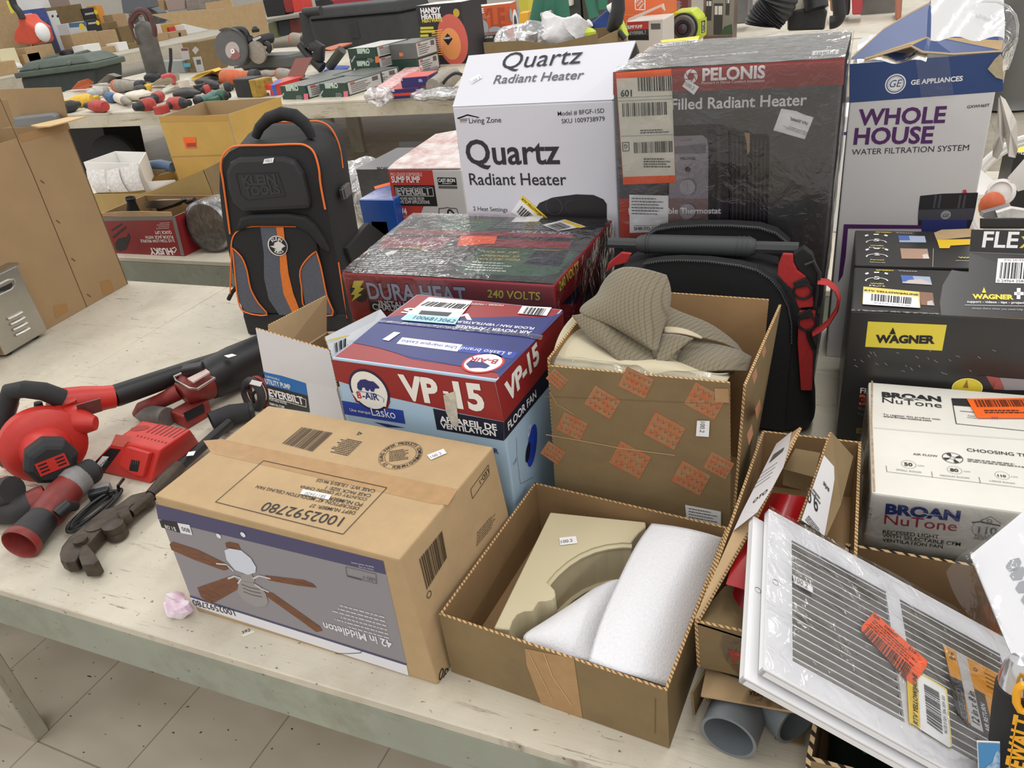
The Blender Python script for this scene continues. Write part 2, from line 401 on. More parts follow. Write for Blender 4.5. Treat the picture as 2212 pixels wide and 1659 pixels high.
def floor_mat():
    m = mat('vinyl_tile',(178,168,152),0.35); nt = m.node_tree; N = nt.nodes; L = nt.links; b = N['Principled BSDF']
    tc = [n for n in N if n.type == 'TEX_COORD'][0]
    br = N.new('ShaderNodeTexBrick'); br.offset = 0.0; br.inputs['Scale'].default_value = 1.0; br.inputs['Mortar Size'].default_value = 0.0022
    br.inputs['Brick Width'].default_value = 0.305; br.inputs['Row Height'].default_value = 0.305
    br.inputs['Color1'].default_value = rgb((196,187,172)); br.inputs['Color2'].default_value = rgb((190,181,166)); br.inputs['Mortar'].default_value = rgb((150,140,124))
    mp = N.new('ShaderNodeMapping'); mp.inputs['Rotation'].default_value = (0,0,0.02); L.new(tc.outputs['Object'],mp.inputs[0]); L.new(mp.outputs[0],br.inputs['Vector'])
    def fleck(scale,st,lo,hi,col):
        q = N.new('ShaderNodeMapping'); q.inputs['Scale'].default_value = st; q.inputs['Rotation'].default_value = (0,0,0.5); L.new(tc.outputs['Object'],q.inputs[0])
        t = N.new('ShaderNodeTexNoise'); t.inputs['Scale'].default_value = scale; t.inputs['Detail'].default_value = 2; L.new(q.outputs[0],t.inputs['Vector'])
        r = N.new('ShaderNodeValToRGB'); r.color_ramp.elements[0].position = lo; r.color_ramp.elements[0].color = rgb(col); r.color_ramp.elements[1].position = hi; r.color_ramp.elements[1].color = (1,1,1,1)
        L.new(t.outputs['Fac'],r.inputs['Fac']); return r.outputs[0]
    out = br.outputs['Color']
    for a in ((30,(1,2.6,1),0.235,0.26,(56,50,44)),(46,(1,1.4,1),0.25,0.29,(90,82,72)),(3,(1,2,1),0.30,0.60,(232,229,224))):
        k = N.new('ShaderNodeMix'); k.data_type = 'RGBA'; k.blend_type = 'MULTIPLY'; k.inputs[0].default_value = 1
        L.new(out,k.inputs[6]); L.new(fleck(*a),k.inputs[7]); out = k.outputs[2]
    L.new(out,b.inputs['Base Color']); return m
# ------------------------------------------------------------------ room
mb = MB(); mb.box((-4,8,-0.02),(44,38,0.04),floor_mat()); structure(mb.build('floor',loc=(0,0,0)))
WALL = mat('painted_wall',(214,210,202),0.8,noise=(1.5,0.04))
mb = MB(); mb.box((-4,26.0,2.2),(44,0.2,4.4),WALL); structure(mb.build('wall_back'))
mb = MB(); mb.box((-25.0,8,2.2),(0.2,36,4.4),WALL); structure(mb.build('wall_left'))
# ------------------------------------------------------------------ tables
def table(label,x0,x1,y0,y1,rail,seams=(),legs=(),group=None,top=None,railh=0.092,legw=(0.09,0.04),h=ZT):
    t = thing('display_table',label,'table',((x0+x1)/2,(y0+y1)/2,0),group)
    mb = MB(); xs = [x0] + list(seams) + [x1]
    for a,b in zip(xs,xs[1:]): mb.box(((a+b)/2,(y0+y1)/2,h-0.009),(b-a-0.002,y1-y0,0.018),top or TOPW)
    mb.bevel(0.002,1); mb.build('tabletop',t)
    for nm,c,s in (('front_rail',((x0+x1)/2,y0+0.0205,h-0.0185-railh/2),(x1-x0-0.01,0.038,railh)),('back_rail',((x0+x1)/2,y1-0.0205,h-0.0185-railh/2),(x1-x0-0.01,0.038,railh))):
        mb = MB(); mb.box(c,s,rail); mb.bevel(0.004,2); mb.build(nm,t)
    for lx,ly in legs:
        mb = MB(); mb.box((lx,ly,(h-0.019)/2),(legw[0],legw[1],h-0.019),LEGW); mb.bevel(0.003,1); mb.build('leg',t)
    return t
T1F,T1B = 0.555,1.87
T1 = table('cream painted plywood sales table nearest the camera, crowded with boxed appliances',-4.3,1.9,T1F,T1B,RAILW,(-1.93,0.55),((-1.858,0.662),(-1.858,1.78),(1.5,0.662),(1.5,1.78)))
T2F = 2.083
T2 = table('cream table just behind the black backpack, holding the red floor jack box',-5.6,3.2,T2F,3.25,RAILW,(-3.1,-0.6),((-4.4,2.15),(-2.2,2.15),(0.5,2.15)))
T3F,T3B = 5.41,7.0
T3 = table('long cream table covered with used power tools, beyond the cardboard boxes',-12.2,0.8,T3F,T3B,FARW,(-9.8,-7.3,-4.9,-2.4),((-8.65,6.9),(-8.2,6.9),(-5.6,6.9),(-5.34,6.9),(-5.05,6.9),(-4.72,6.9),(-2,6.9)),railh=0.11,legw=(0.15,0.06))
T4 = table('cream back row table carrying the black storage trunk and cut-off saw',-8.9,0.8,7.06,10.2,FARW,(-6.4,-3.9,-1.5),((-8.7,7.2),(-6.2,7.2),(0.5,9.8),(0.5,7.2)),railh=0.11)
# side table running away on the left (long side faces right)
t = thing('display_table','far left cream table running away from the camera, piled with small boxes','table',(-13.6,12.5,0))
mb = MB(); mb.box((-15.2,13.6,ZT-0.01),(4.9,14.6,0.02),TOPW); mb.build('tabletop',t)
mb = MB(); mb.box((-12.77,12.6,ZT-0.10),(0.04,12.58,0.155),FARW); mb.build('side_rail',t)
for ly in (7.2,9.6,12.3,15.2,18.6):
    mb = MB(); mb.box((-12.84,ly,(ZT-0.02)/2),(0.09,0.2,ZT-0.022),LEGW); mb.build('leg',t)
# ------------------------------------------------------------------ boxed goods on the nearest table
def down(p,z=ZT): return V((p.x,p.y,z))
def closed_box(name,label,T,B,m,bev=0.003,cat='box',group=None):
    """T, B: top / bottom corners FL FR BR BL; returns (thing, mesh builder, planes)"""
    T = list(T); B = list(B)
    T[1] = onpl(proj(T[1]),plane(B[0],B[1],T[0])); T[3] = onpl(proj(T[3]),plane(T[0],T[1],T[2]))
    pr = plane(B[1],T[1],T[2]); B[2] = B[2] - pr[1] * (B[2]-pr[0]).dot(pr[1]); B[2].z = B[1].z
    t = thing(name,label,cat,base_of(T+B),group)
    mb = MB(); mb.hexa(B,T,m); mb.bevel(bev,2)
    pl = dict(front=plane(B[0],B[1],T[0]),top=plane(T[0],T[1],T[3]),right=plane(B[1],B[2],T[1]),left=plane(B[0],B[3],T[0]))
    return t,mb,pl
PRICE = '100.2'
# ---- ceiling fan box
J = view(320,860,2.765); zt = ZT + 0.242
T = [atz((333,1070),zt),atz((862,1209),zt),atz((1065,965),zt),atz((579,876),zt)]
B = [atz((425,1319),ZT),atz((946,1480),ZT)]; B += [B[1]+(T[2]-T[1])*V((1,1,0)) if False else V((T[2].x,T[2].y,ZT)),V((T[3].x,T[3].y,ZT))]
fan,mb,pl = closed_box('ceiling_fan_box','kraft box with a grey picture of a wood bladed ceiling fan, at the table edge',T,B,KR)
f = Face(mb,pl['front'],J)
PUR = ink((72,68,104)); GP = ink((140,136,142)); GPW = ink((226,226,232)); WD = mat('printed_wood',(128,78,48),0.5,noise=(40,0.3),stretch=(1,6,6)); SIL = ink((150,146,146)); SILD = ink((88,84,84))
f.q([(45,632),(1405,972),(1545,1590),(252,1178)],GP,1)
f.q([(45,632),(1405,972),(1421,1052),(62,722)],PUR,2)
f.q([(250,1176),(1543,1583),(1545,1596),(253,1188)],PUR,2)
f.q([(253,1188),(1545,1596),(1557,1655),(275,1240)],GPW,2)
f.q([(130,870),(150,856),(300,905),(465,985),(482,1020),(455,1028),(280,965),(142,905)],WD,3)
f.q([(462,864),(485,856),(540,868),(556,906),(470,892)],WD,3)
f.q([(295,1130),(500,1060),(560,1105),(545,1135),(405,1215),(368,1222),(318,1185)],WD,3)
f.q([(700,1056),(930,1084),(985,1106),(1008,1130),(900,1118),(722,1086)],WD,3)
f.q([(690,1150),(745,1162),(1028,1362),(1042,1388),(1005,1394),(915,1328),(706,1180)],WD,3)
f.q([(545,1095),(600,1085),(672,1120),(705,1165),(720,1215),(702,1240),(645,1245),(575,1205),(535,1155)],SIL,4)
f.q([(556,1045),(622,1048),(640,1090),(620,1105),(560,1090)],SIL,4)
for k in range(3): f.path([(562+6*k,1108+22*k),(612+6*k,1128+22*k),(668+8*k,1140+22*k)],0.0016,SILD,5)
for a in (((410,985),(470,990),(515,1030)),((480,1075),(520,1060),(560,1075),(540,1105)),((630,1075),(665,1058),(735,1075)),((640,1110),(680,1135),(725,1155))): f.path(a,0.003,ink((205,202,200)),5)
f.q([(460,906),(490,894),(560,906),(616,952),(648,1005),(645,1038),(600,1052),(522,1022),(472,962)],ink((206,212,224)),5)
f.t('42 in Middleton',(1452,1447),(1045,1335),GPW,hc=1.15,bold=0.02,k=4)
f.t('1002592780',(511,1263),(262,1199),I_K,k=4)
f.lines((1445,1440),(1110,1345),(1410,1290),6,ink((205,203,205)),fill=0.3,k=4)
f.t('Ideal for small rooms',(1348,1002),(1215,975),ink((214,212,224)),k=4); f.t('Indoor use only',(1347,1018),(1258,1000),ink((214,212,224)),k=4)
f.path([(1182,1005),(1362,1048),(1368,1106),(1190,1058)],0.0008,SILD,4,True); f.t('LED-1',(1355,1075),(1285,1058),SILD,k=4); f.q([(1190,1056),(1278,1078),(1278,1086),(1192,1064)],SILD,4)
f.q([(68,724),(178,742),(198,803),(84,770)],I_K,4); f.q([(178,742),(250,755),(268,816),(198,803)],GPW,4)
f.t('$1.08',(166,770),(100,752),I_W,k=5); f.t('800',(248,777),(200,765),I_K,k=5)
f.ring((570,812),(584,814),GPW,k=5,n=14); f.ring((425,820),(438,822),GPW,k=5,n=14)
f.path([(1120,1522),(1200,1522),(1270,1518),(1280,1508)],0.001,I_K,5)
f = Face(mb,pl['top'],J)
f.t('1002592780',(1178,715),(708,622),I_K,k=3,hc=0.95)
for s_,a,b in (('DEPT NUMBER: 27',(1243,680),(975,634)),('DESCRIPTION: 42" MIDDLETON CEILING FAN',(1265,655),(655,522)),('PO NUMBER:',(1287,630),(1085,590)),('COUNTRY OF ORIGIN: CHINA',(1312,600),(915,522)),('CASE PACK SIZE: 1',(1337,577),(1070,527)),('CASE WT: 13LBS/5.9KGS',(1362,550),(1015,482))):
    f.t(s_,a,b,I_K,k=3,bold=0.004)
f.path([(690,375),(1427,537),(1165,815),(403,622)],0.0012,I_K,3,True)
f.bars([(918,175),(1108,210),(985,322),(800,272)],26,ink((70,52,34)),3)
f.q([(330,255),(440,245),(1850,545),(1790,640),(1690,630),(380,330)],TAPE,1)
f.lines((1280,262),(1155,235),(1190,350),10,I_K,fill=0.45,k=3)
f.ring((1262,213),(1280,215),I_K,inner=0.55,k=3,n=3)
f.ring((1508,342),(1634,300),I_K,inner=0.985,k=3,n=48); f.ring((1508,342),(1600,311),I_K,inner=0.975,k=3,n=40)
f.arc('DI XIANG PAPER PRODUCTS COMPANY',(1508,342),(1607,309),3.6,-0.9,I_K,0.0058); f.arc('FOSHAN CHINA',(1508,342),(1626,303),4.0,5.6,I_K,0.0058,flip=True)
f.lines((1440,318),(1560,300),(1440,385),8,I_K,fill=0.4,k=3)
f = Face(mb,pl['right'],J)
f.bars([(1616,962),(1754,790),(1783,950),(1662,1146)],24,ink((60,46,32)),3)
f.ring((1676,1172),(1690,1165),I_K,inner=0.8,k=3,n=20)
f.path([(1924,545),(2030,398),(2035,455),(1935,600)],0.001,I_K,3,True); f.t('LED-1',(2026,420),(1975,492),I_K,k=3)
f.lines((1962,802),(2078,665),(1958,890),6,I_K,fill=0.3,k=3); f.t('80',(1795,1612),(1745,1612),I_K,k=3,hc=1.0)
mb.build('carton',fan)
sticker(fan,pl['top'],J,[(1667,345),(1765,307),(1784,333),(1690,373)],LBL,words=[(PRICE,(1692,361),(1756,335),ink((120,120,124)),dict(bold=0.0))])
sticker(fan,pl['top'],J,[(927,549),(1096,583),(1079,611),(910,576)],LBL,'number_label',words=[('58173420',(1068,583),(945,561),ink((120,120,124)))])
# ---- floor fan box (red, navy and pale blue)
I1 = view(540,440,3.16); v3 = view(700,740,4.0963); zt = ZT + 0.339
T = [atz((717,772),zt),atz((1075,821),zt),atz((1216,668),zt),atz((901,635),zt)]
B = [down(p) for p in T]
LB = mat('pale_blue_print',(172,200,222),0.45); DR = mat('printed_dark_red',(146,40,42),0.4); NV = mat('printed_navy',(40,48,112),0.4); BB = mat('printed_blue',(42,66,158),0.4); CRW = ink((236,234,226))
vp,mb,pl = closed_box('floor_fan_box','red and pale blue floor fan box with round bear emblem, behind the ceiling fan',T,B,dict(all=LB,top=DR))
f = Face(mb,pl['front'],v3)
f.q([(62,150),(1510,350),(1592,700),(1200,625),(590,485),(110,335)],DR,1)
f.q([(965,582),(1210,632),(1592,702),(1592,868),(1000,768)],ink((24,28,48)),2)
f.q([(158,512),(700,600),(720,718),(182,632)],BB,2)
f.ring((402,420),(585,478),ink((40,34,66)),k=3,asp=1.0)
f.q([(285,525),(560,590),(588,520),(430,430),(240,430)],DR,3); f.q([(302,510),(552,566),(566,480),(250,440)],CRW,5)
f.ring((402,420),(565,470),CRW,k=4)
BEAR = [(298,395),(300,355),(325,325),(370,320),(400,335),(440,340),(462,358),(495,392),(490,402),(455,402),(445,432),(420,428),(410,405),(395,428),(372,415),(365,395),(345,392),(335,422),(312,415)]
f.q(BEAR,NV,6)
f.path([(285,440),(310,425),(350,432),(400,440),(460,450),(500,470),(535,495),(530,525)],0.0012,ink((90,130,190)),6)
f.t('B',(302,484),(342,492),ink((200,44,40)),hc=1.0,bold=0.03,k=6); f.t('-AiR',(350,490),(495,508),NV,bold=0.025,k=6)
f.t('Une marque',(234,602),(416,632),I_W,k=4); f.t('Lasko',(430,640),(640,672),I_W,hc=1.15,k=4)
f.t('VP',(700,488),(1035,535),CRW,bold=0.045,hc=1.05,k=4); f.t('-',(1062,470),(1110,478),CRW,bold=0.03,k=4); f.t('15',(1180,566),(1432,598),CRW,bold=0.045,hc=1.05,k=4)
f.t('APPAREIL DE',(1030,698),(1535,775),I_W,bold=0.03,hc=0.9,k=4); f.t('VENTILATION',(1040,752),(1525,826),I_W,bold=0.03,hc=0.9,k=4)
f.q([(440,700),(560,718),(720,752),(560,745)],NV,3); f.t('R',(1508,975),(1548,982),NV,bold=0.02,k=4); f.t('e',(1572,1358),(1594,1362),I_K,bold=0.02,k=4)
f = Face(mb,pl['right'],v3)
f.q([(1512,352),(2116,-296),(2126,42),(1592,702)],DR,1); f.q([(1592,702),(2126,42),(2130,210),(1592,868)],ink((24,28,48)),1)
f.t('VP-15',(1622,540),(1905,150),CRW,bold=0.045,hc=1.0,k=3); f.t('FLOOR FAN',(1628,778),(1876,480),I_W,bold=0.02,k=3)
f.ring((1838,910),(1858,720),ink((38,70,190)),k=3,asp=0.50); f.ring((1800,970),(1812,880),ink((22,24,40)),k=4,asp=0.5)
f.ring((1810,780),(1822,720),ink((200,214,236)),inner=0.4,k=4,asp=0.5); f.path([(1700,840),(1705,1000),(1735,1250),(1850,1190)],0.0007,I_G,2); f.t('12.8"',(1675,1085),(1705,1035),I_K,k=3)
f = Face(mb,pl['top'],I1)
f.q([(905,782),(1130,745),(1330,815),(1920,785),(2062,768),(2140,738),(1700,1190),(1690,1150),(1100,1060),(800,940),(700,952)],NV,1)
f.q([(1500,780),(1800,772),(2075,780),(1905,980),(1690,1155),(1090,1048),(880,985),(715,952),(905,785)],NV,2)
f.t('VP-15',(1555,762),(1065,712),CRW,bold=0.03,hc=0.5,k=3); f.t('MODEL / MODELE',(1735,692),(1480,680),I_W,k=3)
f.t('FLOOR FAN / VENTILATEUR',(1945,848),(1420,800),I_W,bold=0.02,k=3); f.t('AIR MOVER / APPAREIL',(1928,874),(1405,830),I_W,bold=0.02,k=3)
f.q([(1040,915),(1452,965),(1415,1012),(1000,958)],I_W,3); f.q([(1452,965),(1830,1018),(1795,1062),(1415,1012)],BB,3)
f.t('a Lasko brand',(1790,1020),(1450,980),I_W,k=4); f.t('Une marque Lasko',(1420,978),(1045,932),BB,k=4)
f.ring((1592,1090),(1738,1085),ink((200,54,46)),k=3,asp=0.95); f.ring((1592,1090),(1722,1086),I_W,k=4,asp=0.95)
f.q([(1475,1100),(1500,1078),(1560,1085),(1600,1090),(1640,1112),(1610,1130),(1560,1125),(1500,1128)],NV,5); f.t('B-AiR',(1700,1070),(1512,1052),ink((170,44,60)),bold=0.02,k=5)
f.q([(870,812),(900,800),(1900,890),(2002,905),(1990,938),(1880,915)],film('tape_film',0.05,0.15,40),6)
mb.build('carton',vp)
sticker(vp,pl['top'],I1,[(1222,645),(1520,672),(1400,825),(1030,795)],LBL,'shipping_label',words=[('1006813062',(1110,786),(1390,815),ink((60,90,120)),{})],k=7,extra=lambda f:(f.bars([(1220,668),(1510,690),(1470,722),(1160,696)],20,I_K,2),f.q([(1170,730),(1380,745),(1350,770),(1150,755)],ink((70,74,80)),2),f.q([(1080,755),(1430,780),(1400,825),(1035,795)],ink((170,216,224)),1)))
sticker(vp,pl['top'],I1,[(1860,705),(2060,715),(2025,772),(1828,755)],LBL,'barcode_label',k=6,extra=lambda f:f.bars([(1890,708),(2030,718),(2000,765),(1862,750)],12,I_K,2))
sticker(vp,pl['top'],I1,[(985,880),(1028,886),(948,942),(905,932)],LBL)
sticker(vp,pl['front'],v3,[(1060,460),(1160,425),(1180,560),(1196,742),(1140,735),(1085,612)],mat('torn_paper',(214,206,190),0.8,noise=(60,0.25)),'torn_label_remnant',k=6)
# ---- electric garage heater box, wrapped
K1 = view(1140,480,3.16); zt = ZT + 0.35
T = [atz((738,589),zt),atz((1197,617),zt),atz((1322,475),zt),atz((892,462),zt)]
B = [down(p) for p in T]
RD2 = mat('printed_red',(152,48,54),0.35); BKG = mat('printed_black',(50,50,48),0.3); GRN = mat('printed_green',(70,104,82),0.35); YL2 = ink((226,216,90)); MET = ink((182,180,196)); DKI = ink((30,26,34))
dura,mb,pl = closed_box('garage_heater_box','plastic wrapped red and black electric heater box with yellow lightning bolts',T,B,dict(all=RD2,top=BKG))
f = Face(mb,pl['front'],I1)
f.ring((742,608),(802,628),DKI,k=2); f.q([(712,525),(780,524),(752,572),(782,576),(738,612),(765,618),(694,668),(718,622),(690,620),(720,575),(698,570)],YL2,3)
f.t('DURA HEAT',(812,648),(1492,690),DKI,hc=1.25,bold=0.05,k=3); f.t('DURA HEAT',(816,646),(1488,686),MET,hc=1.2,bold=0.025,k=4)
f.t('240 VOLTS',(1618,640),(1992,662),DKI,bold=0.045,it=0.15,k=3); f.t('240 VOLTS',(1622,638),(1988,658),YL2,bold=0.02,it=0.15,k=4)
f.q([(808,662),(1075,680),(1060,740),(822,735)],DKI,2); f.t('INSTALLATION',(886,698),(1240,722),I_W,bold=0.02,k=3); f.t('CHAUFFAGE',(842,722),(1160,745),I_W,bold=0.02,k=3)
f = Face(mb,pl['right'],K1)
f.t('240 VOLTS',(215,472),(345,320),YL2,bold=0.03,hc=1.1,k=3); f.q([(225,560),(390,395),(330,560)],ink((40,30,60)),2); f.t('DURA HEAT',(412,310),(552,105),I_W,hc=0.9,bold=0.03,k=3); f.path([(405,320),(560,100)],0.002,YL2,3)
f = Face(mb,pl['top'],I1)
f.q([(925,228),(1380,232),(1300,308),(880,300)],RD2,1); f.q([(1380,232),(2200,262),(2170,305),(1500,290)],RD2,1)
f.t('DURA HEAT',(975,275),(1345,282),MET,hc=0.9,bold=0.03,k=3); f.t('240 VOLTS',(1010,305),(1205,310),YL2,bold=0.02,it=0.2,k=3)
f.q([(1560,295),(1960,312),(2230,330),(2100,480),(1980,500),(1560,482),(1410,470)],GRN,2)
GLD = ink((222,196,112))
for s_,a,b in (('VOLTS: 240',(1582,335),(1832,342)),('AMPERES: 32',(1560,362),(1835,370)),('WATTS: 7500',(1535,385),(1838,394))): f.t(s_,a,b,GLD,bold=0.02,hc=0.8,k=4)
f.q([(1955,318),(2180,322),(2115,432),(1868,412)],ink((44,46,56)),3); f.path([(1938,318),(2140,322)],0.002,YL2,4)
f.lines((870,312),(1450,330),(690,478),13,ink((190,190,186)),fill=0.4,k=2); f.lines((1530,395),(1820,408),(1460,460),4,ink((214,218,206)),fill=0.5,k=4)
f.q([(1000,205),(2212,235),(2195,200),(1040,175)],RD2,1); f.q([(1300,100),(1720,108),(1600,190),(1250,180)],GRN,2); f.t('WATTS: 7500',(1600,128),(1380,120),GLD,hc=0.7,bold=0.02,k=4); f.t('DURA HEAT',(2190,198),(1780,185),MET,hc=0.8,bold=0.03,k=4)
f.q([(930,218),(2230,240),(2230,247),(926,225)],DKI,4)
f.lines((1750,110),(2200,120),(1650,170),5,ink((150,150,146)),fill=0.4,k=3)
mb.build('carton',dura)
sticker(dura,pl['top'],I1,[(955,330),(1015,320),(985,345),(935,358),(922,345)],LBL,k=6)
sticker(dura,pl['top'],I1,[(1440,222),(1690,228),(1668,282),(1640,278),(1412,296)],ORL,'orange_label',k=6)
sticker(dura,pl['top'],I1,[(1998,150),(2150,112),(2290,160),(2100,192)],LBL,'yellow_edged_barcode_label',k=6,extra=lambda f:(f.q([(2125,118),(2150,112),(2290,160),(2250,166)],YEL,1),f.bars([(2030,150),(2120,126),(2200,160),(2100,184)],14,I_G,2)))
sticker(dura,pl['top'],I1,[(1820,95),(2005,92),(1965,128),(1780,132)],LBL,'white_label',k=6)
def wrap_shell(parent,T,B,film_m,faces=('top','front','right'),off=0.0035,amp=0.0022,n=22,seed=1,name='plastic_wrap',depth=1.0):
    """loose clear film lying over the faces of a box"""
    from mathutils import noise
    mb = MB(); q = dict(top=(T[0],T[1],T[2],T[3]),front=(B[0],B[1],T[1],T[0]),right=(B[1],B[2],T[2],T[1]),left=(B[3],B[0],T[0],T[3]))
    c = sum(list(T)+list(B),V((0,0,0))) / 8
    for fc in faces:
        a,b,d,e = q[fc]; n_ = (b-a).cross(e-a).normalized()
        if n_.dot(a-c) < 0: n_ = -n_
        if fc != 'top' and depth < 1: a = e + (a-e) * depth; b = d + (b-d) * depth
        def fn(u,v):
            p = mid(mid(a,b,u),mid(e,d,u),v); k = noise.noise(p*28+V((seed,0,0))) * amp
            return p + n_ * (off+k)
        mb.grid(fn,n,n,film_m)
    return mb.build(name,parent)
wrap_shell(dura,T,B,CLEAR,('top','front','right'),seed=2,depth=0.45)
# ---- quartz heater box
Q = view(940,80,3.7696); yq = 1.64
FLt,FRt = aty((977,228),yq),aty((1325,222),yq); zq = (FLt.z+FRt.z) / 2
FLt.z = FRt.z = zq; dv = V((0.01,0.215,0)); T = [FLt,FRt,FRt+dv,FLt+dv]; B = [down(p) for p in T]
PWH = mat('glossy_white_board',(216,216,224),0.32); 
qz = thing('quartz_heater_box','tall white quartz radiant heater box with its lid tilted up','box',base_of(T+B))
mb = MB(); mb.hexa(B,T,dict(all=PWH,top=ink((120,118,120)))); mb.bevel(0.003,2); pf = plane(B[0],B[1],T[0])
f = Face(mb,pf,Q)
GT = ink((44,43,50))
f.t('Quartz',(262,1036),(1022,1030),GT,bold=0.018,k=2); f.t('Radiant Heater',(285,1203),(1072,1206),GT,bold=0.01,k=2)
f.t('Living Zone',(278,702),(540,695),GT,k=2,bold=0.004); f.path([(182,664),(265,632),(358,656)],0.0022,GT,2)
f.q([(180,658),(262,630),(358,652),(358,658),(262,640),(188,668)],GT,2)
for k in range(3): f.seg((200+2*k,670+13*k),(265-4*k,666+13*k),0.0016,GT if k < 2 else ink((200,150,150)),2)
f.t('Model # BFGF-15D',(1000,642),(1378,616),GT,k=2,bold=0.004); f.t('SKU 1009738979',(1032,704),(1382,682),GT,k=2,bold=0.004); f.t('2 Heat Settings',(312,1412),(590,1422),GT,k=2,bold=0.003)
f.q([(800,1420),(850,1350),(960,1305),(1150,1280),(1290,1285),(1370,1320),(1398,1360),(1398,1500),(790,1500)],ink((34,32,36)),2)
f.ring((968,1378),(1035,1370),ink((84,82,86)),inner=0.95,k=3); f.ring((1110,1380),(1160,1376),ink((70,68,72)),inner=0.94,k=3,a0=1.5,a1=4.6)
mb.build('carton',qz)
lt = [aty((1012,120),yq+0.115),aty((1373,88),yq+0.125)]
mb = MB(); a,b = T[0] + V((0,0,0.002)),T[1] + V((0,0,0.002)); pn = plane(a,b,lt[0])
mb.prism([a,b,lt[1],lt[0]],-pn[1]*0.004,PWH); f = Face(mb,plane(a,b,lt[0]),Q)
f.t('Quartz',(535,262),(1188,212),GT,bold=0.018,k=2,hc=1.0,it=0.1); f.t('Radiant Heater',(472,382),(1205,340),ink((96,94,100)),bold=0.008,it=0.1,k=2)
lid = mb.build('lid',qz)
mb = MB(); c1 = lt[1]; mb.prism([T[1],lt[1],T[2]+V((0,0,0.05)),T[2]],V((-0.003,0,0)),ink((44,30,32))); mb.build('side_flap',qz)  # dark sheet painting the shaded inside below the raised lid
sticker(qz,pn,Q,[(282,350),(365,302),(385,335),(300,386)],LBL,k=4,words=[(PRICE,(305,375),(372,337),ink((150,150,152)),{})])
sticker(qz,pf,Q,[(712,1290),(910,1470),(830,1560),(620,1425)],LBL,'yellow_barcode_label',k=4,words=[('RTV YELLOW/JAUNE',(704,1325),(900,1490),I_K,dict(bold=0.02))],extra=lambda f:(f.q([(712,1290),(915,1470),(885,1500),(690,1320)],YEL,1),f.bars([(705,1372),(800,1450),(740,1500),(665,1425)],12,I_K,2)))
# ---- oil filled radiator box
P1 = view(1310,60,4.0963); P2 = view(1310,380,4.0963); yp = 1.5
a,b = aty((1322,152),yp),aty((1825,129),yp); zp = (a.z+b.z) / 2; a.z -= 0.004
c,d = aty((1833,61),yp+0.335),aty((1402,92),yp+0.31); c.z = min(c.z,zp+0.004); d.z = min(d.z,zp)
T = [a,b,V((b.x+0.004,yp+0.345,zp+0.002)),V((a.x+0.01,yp+0.345,zp+0.001))]; B = [down(p) for p in T]
DG = mat('printed_dark_grey',(84,84,84),0.28,noise=(4,0.05)); PR = mat('printed_brick_red',(150,58,54),0.35)
pel,mb,pl = closed_box('radiator_heater_box','big dark grey and red oil radiator box wrapped in torn film, behind the tool bag',T,B,DG,0.005)
f = Face(mb,pl['front'],P1)
f.q([(58,392),(2110,268),(2098,505),(60,595)],PR,1)
f.t('PELONIS',(848,466),(1404,440),I_W,bold=0.035,hc=1.0,k=3); f.t('Pioneers in Home Comfort Innovation',(842,500),(1398,478),I_W,k=3)
f.ring((748,430),(808,428),I_W,inner=0.52,k=3)
for k in range(6):
    a_ = k * PI / 3; f.seg((748+32*math.cos(a_),430+32*math.sin(a_)),(748+64*math.cos(a_+0.7),430+64*math.sin(a_+0.7)),0.0012,PR,4)
f.t('Oil-Filled Radiant Heater',(365,732),(1772,684),I_W,bold=0.018,hc=1.0,k=2)
HB = ink((54,46,54)); HK = ink((28,26,30)); HG = ink((158,152,160)); HG2 = ink((176,172,178))
f.q([(540,870),(900,850),(1040,860),(1090,900),(1105,1000),(1085,2420),(530,2440)],HB,2)
f.q([(1080,900),(1100,880),(1180,905),(1250,910),(1300,940),(1420,940),(1442,970),(1440,1200),(1412,2420),(1085,2420)],HK,2)
for k in range(9): f.path([(1120+36*k,960+4*k),(1118+35*k,1600),(1110+34*k,2400)],0.0022,ink((70,64,72)),3)
f.path([(990,880),(1000,1300),(985,2400)],0.006,ink((74,66,74)),3)
f.q([(560,960),(850,950),(890,980),(902,1040),(898,2420),(545,2420)],HG,3); f.q([(600,1050),(880,1020),(880,1110),(600,1115)],ink((120,116,124)),4)
f.q([(545,1510),(896,1508),(896,2420),(545,2420)],ink((150,126,124)),4)
f.t('PELONIS',(658,1168),(788,1165),ink((40,36,40)),bold=0.02,k=5); f.t('DO NOT COVER',(655,1000),(756,995),I_G,k=5)
f.ring((720,1252),(744,1252),ink((70,40,40)),k=5); 
for cy in (1405,1620): f.ring((724,cy),(798,cy),ink((96,92,98)),inner=0.93,k=5); f.ring((716,cy+3),(786,cy),HG2,k=6); f.seg((720,cy-40),(716,cy+40),0.001,HG,7)
for r in (0,1): 
    for k in range(3): f.seg((1040+15*k,1265+225*r),(1038+15*k,1425+225*r),0.0012,HK,4)
f.q([(118,1510),(560,1505),(572,1800),(122,1870)],ink((188,70,48)),2)
f.t('Adjustable Thermostat',(330,1642),(1015,1640),I_W,bold=0.03,k=7); f.path([(225,1560),(200,1600),(205,1650)],0.002,I_W,7)
f.t('+ + 7',(1895,700),(1958,690),ink((190,190,190)),k=2)
f = Face(mb,pl['top'],P1)
f.t('PELONIS',(1335,212),(640,272),I_W,bold=0.035,hc=0.55,k=3); f.ring((1475,215),(1555,208),PR,inner=0.8,k=3,asp=1.0); f.seg((1000,175),(2120,115),0.004,ink((190,190,190)),2)
f.lines((420,150),(860,120),(380,205),3,ink((200,200,200)),fill=0.4,k=2)
mb.build('carton',pel)
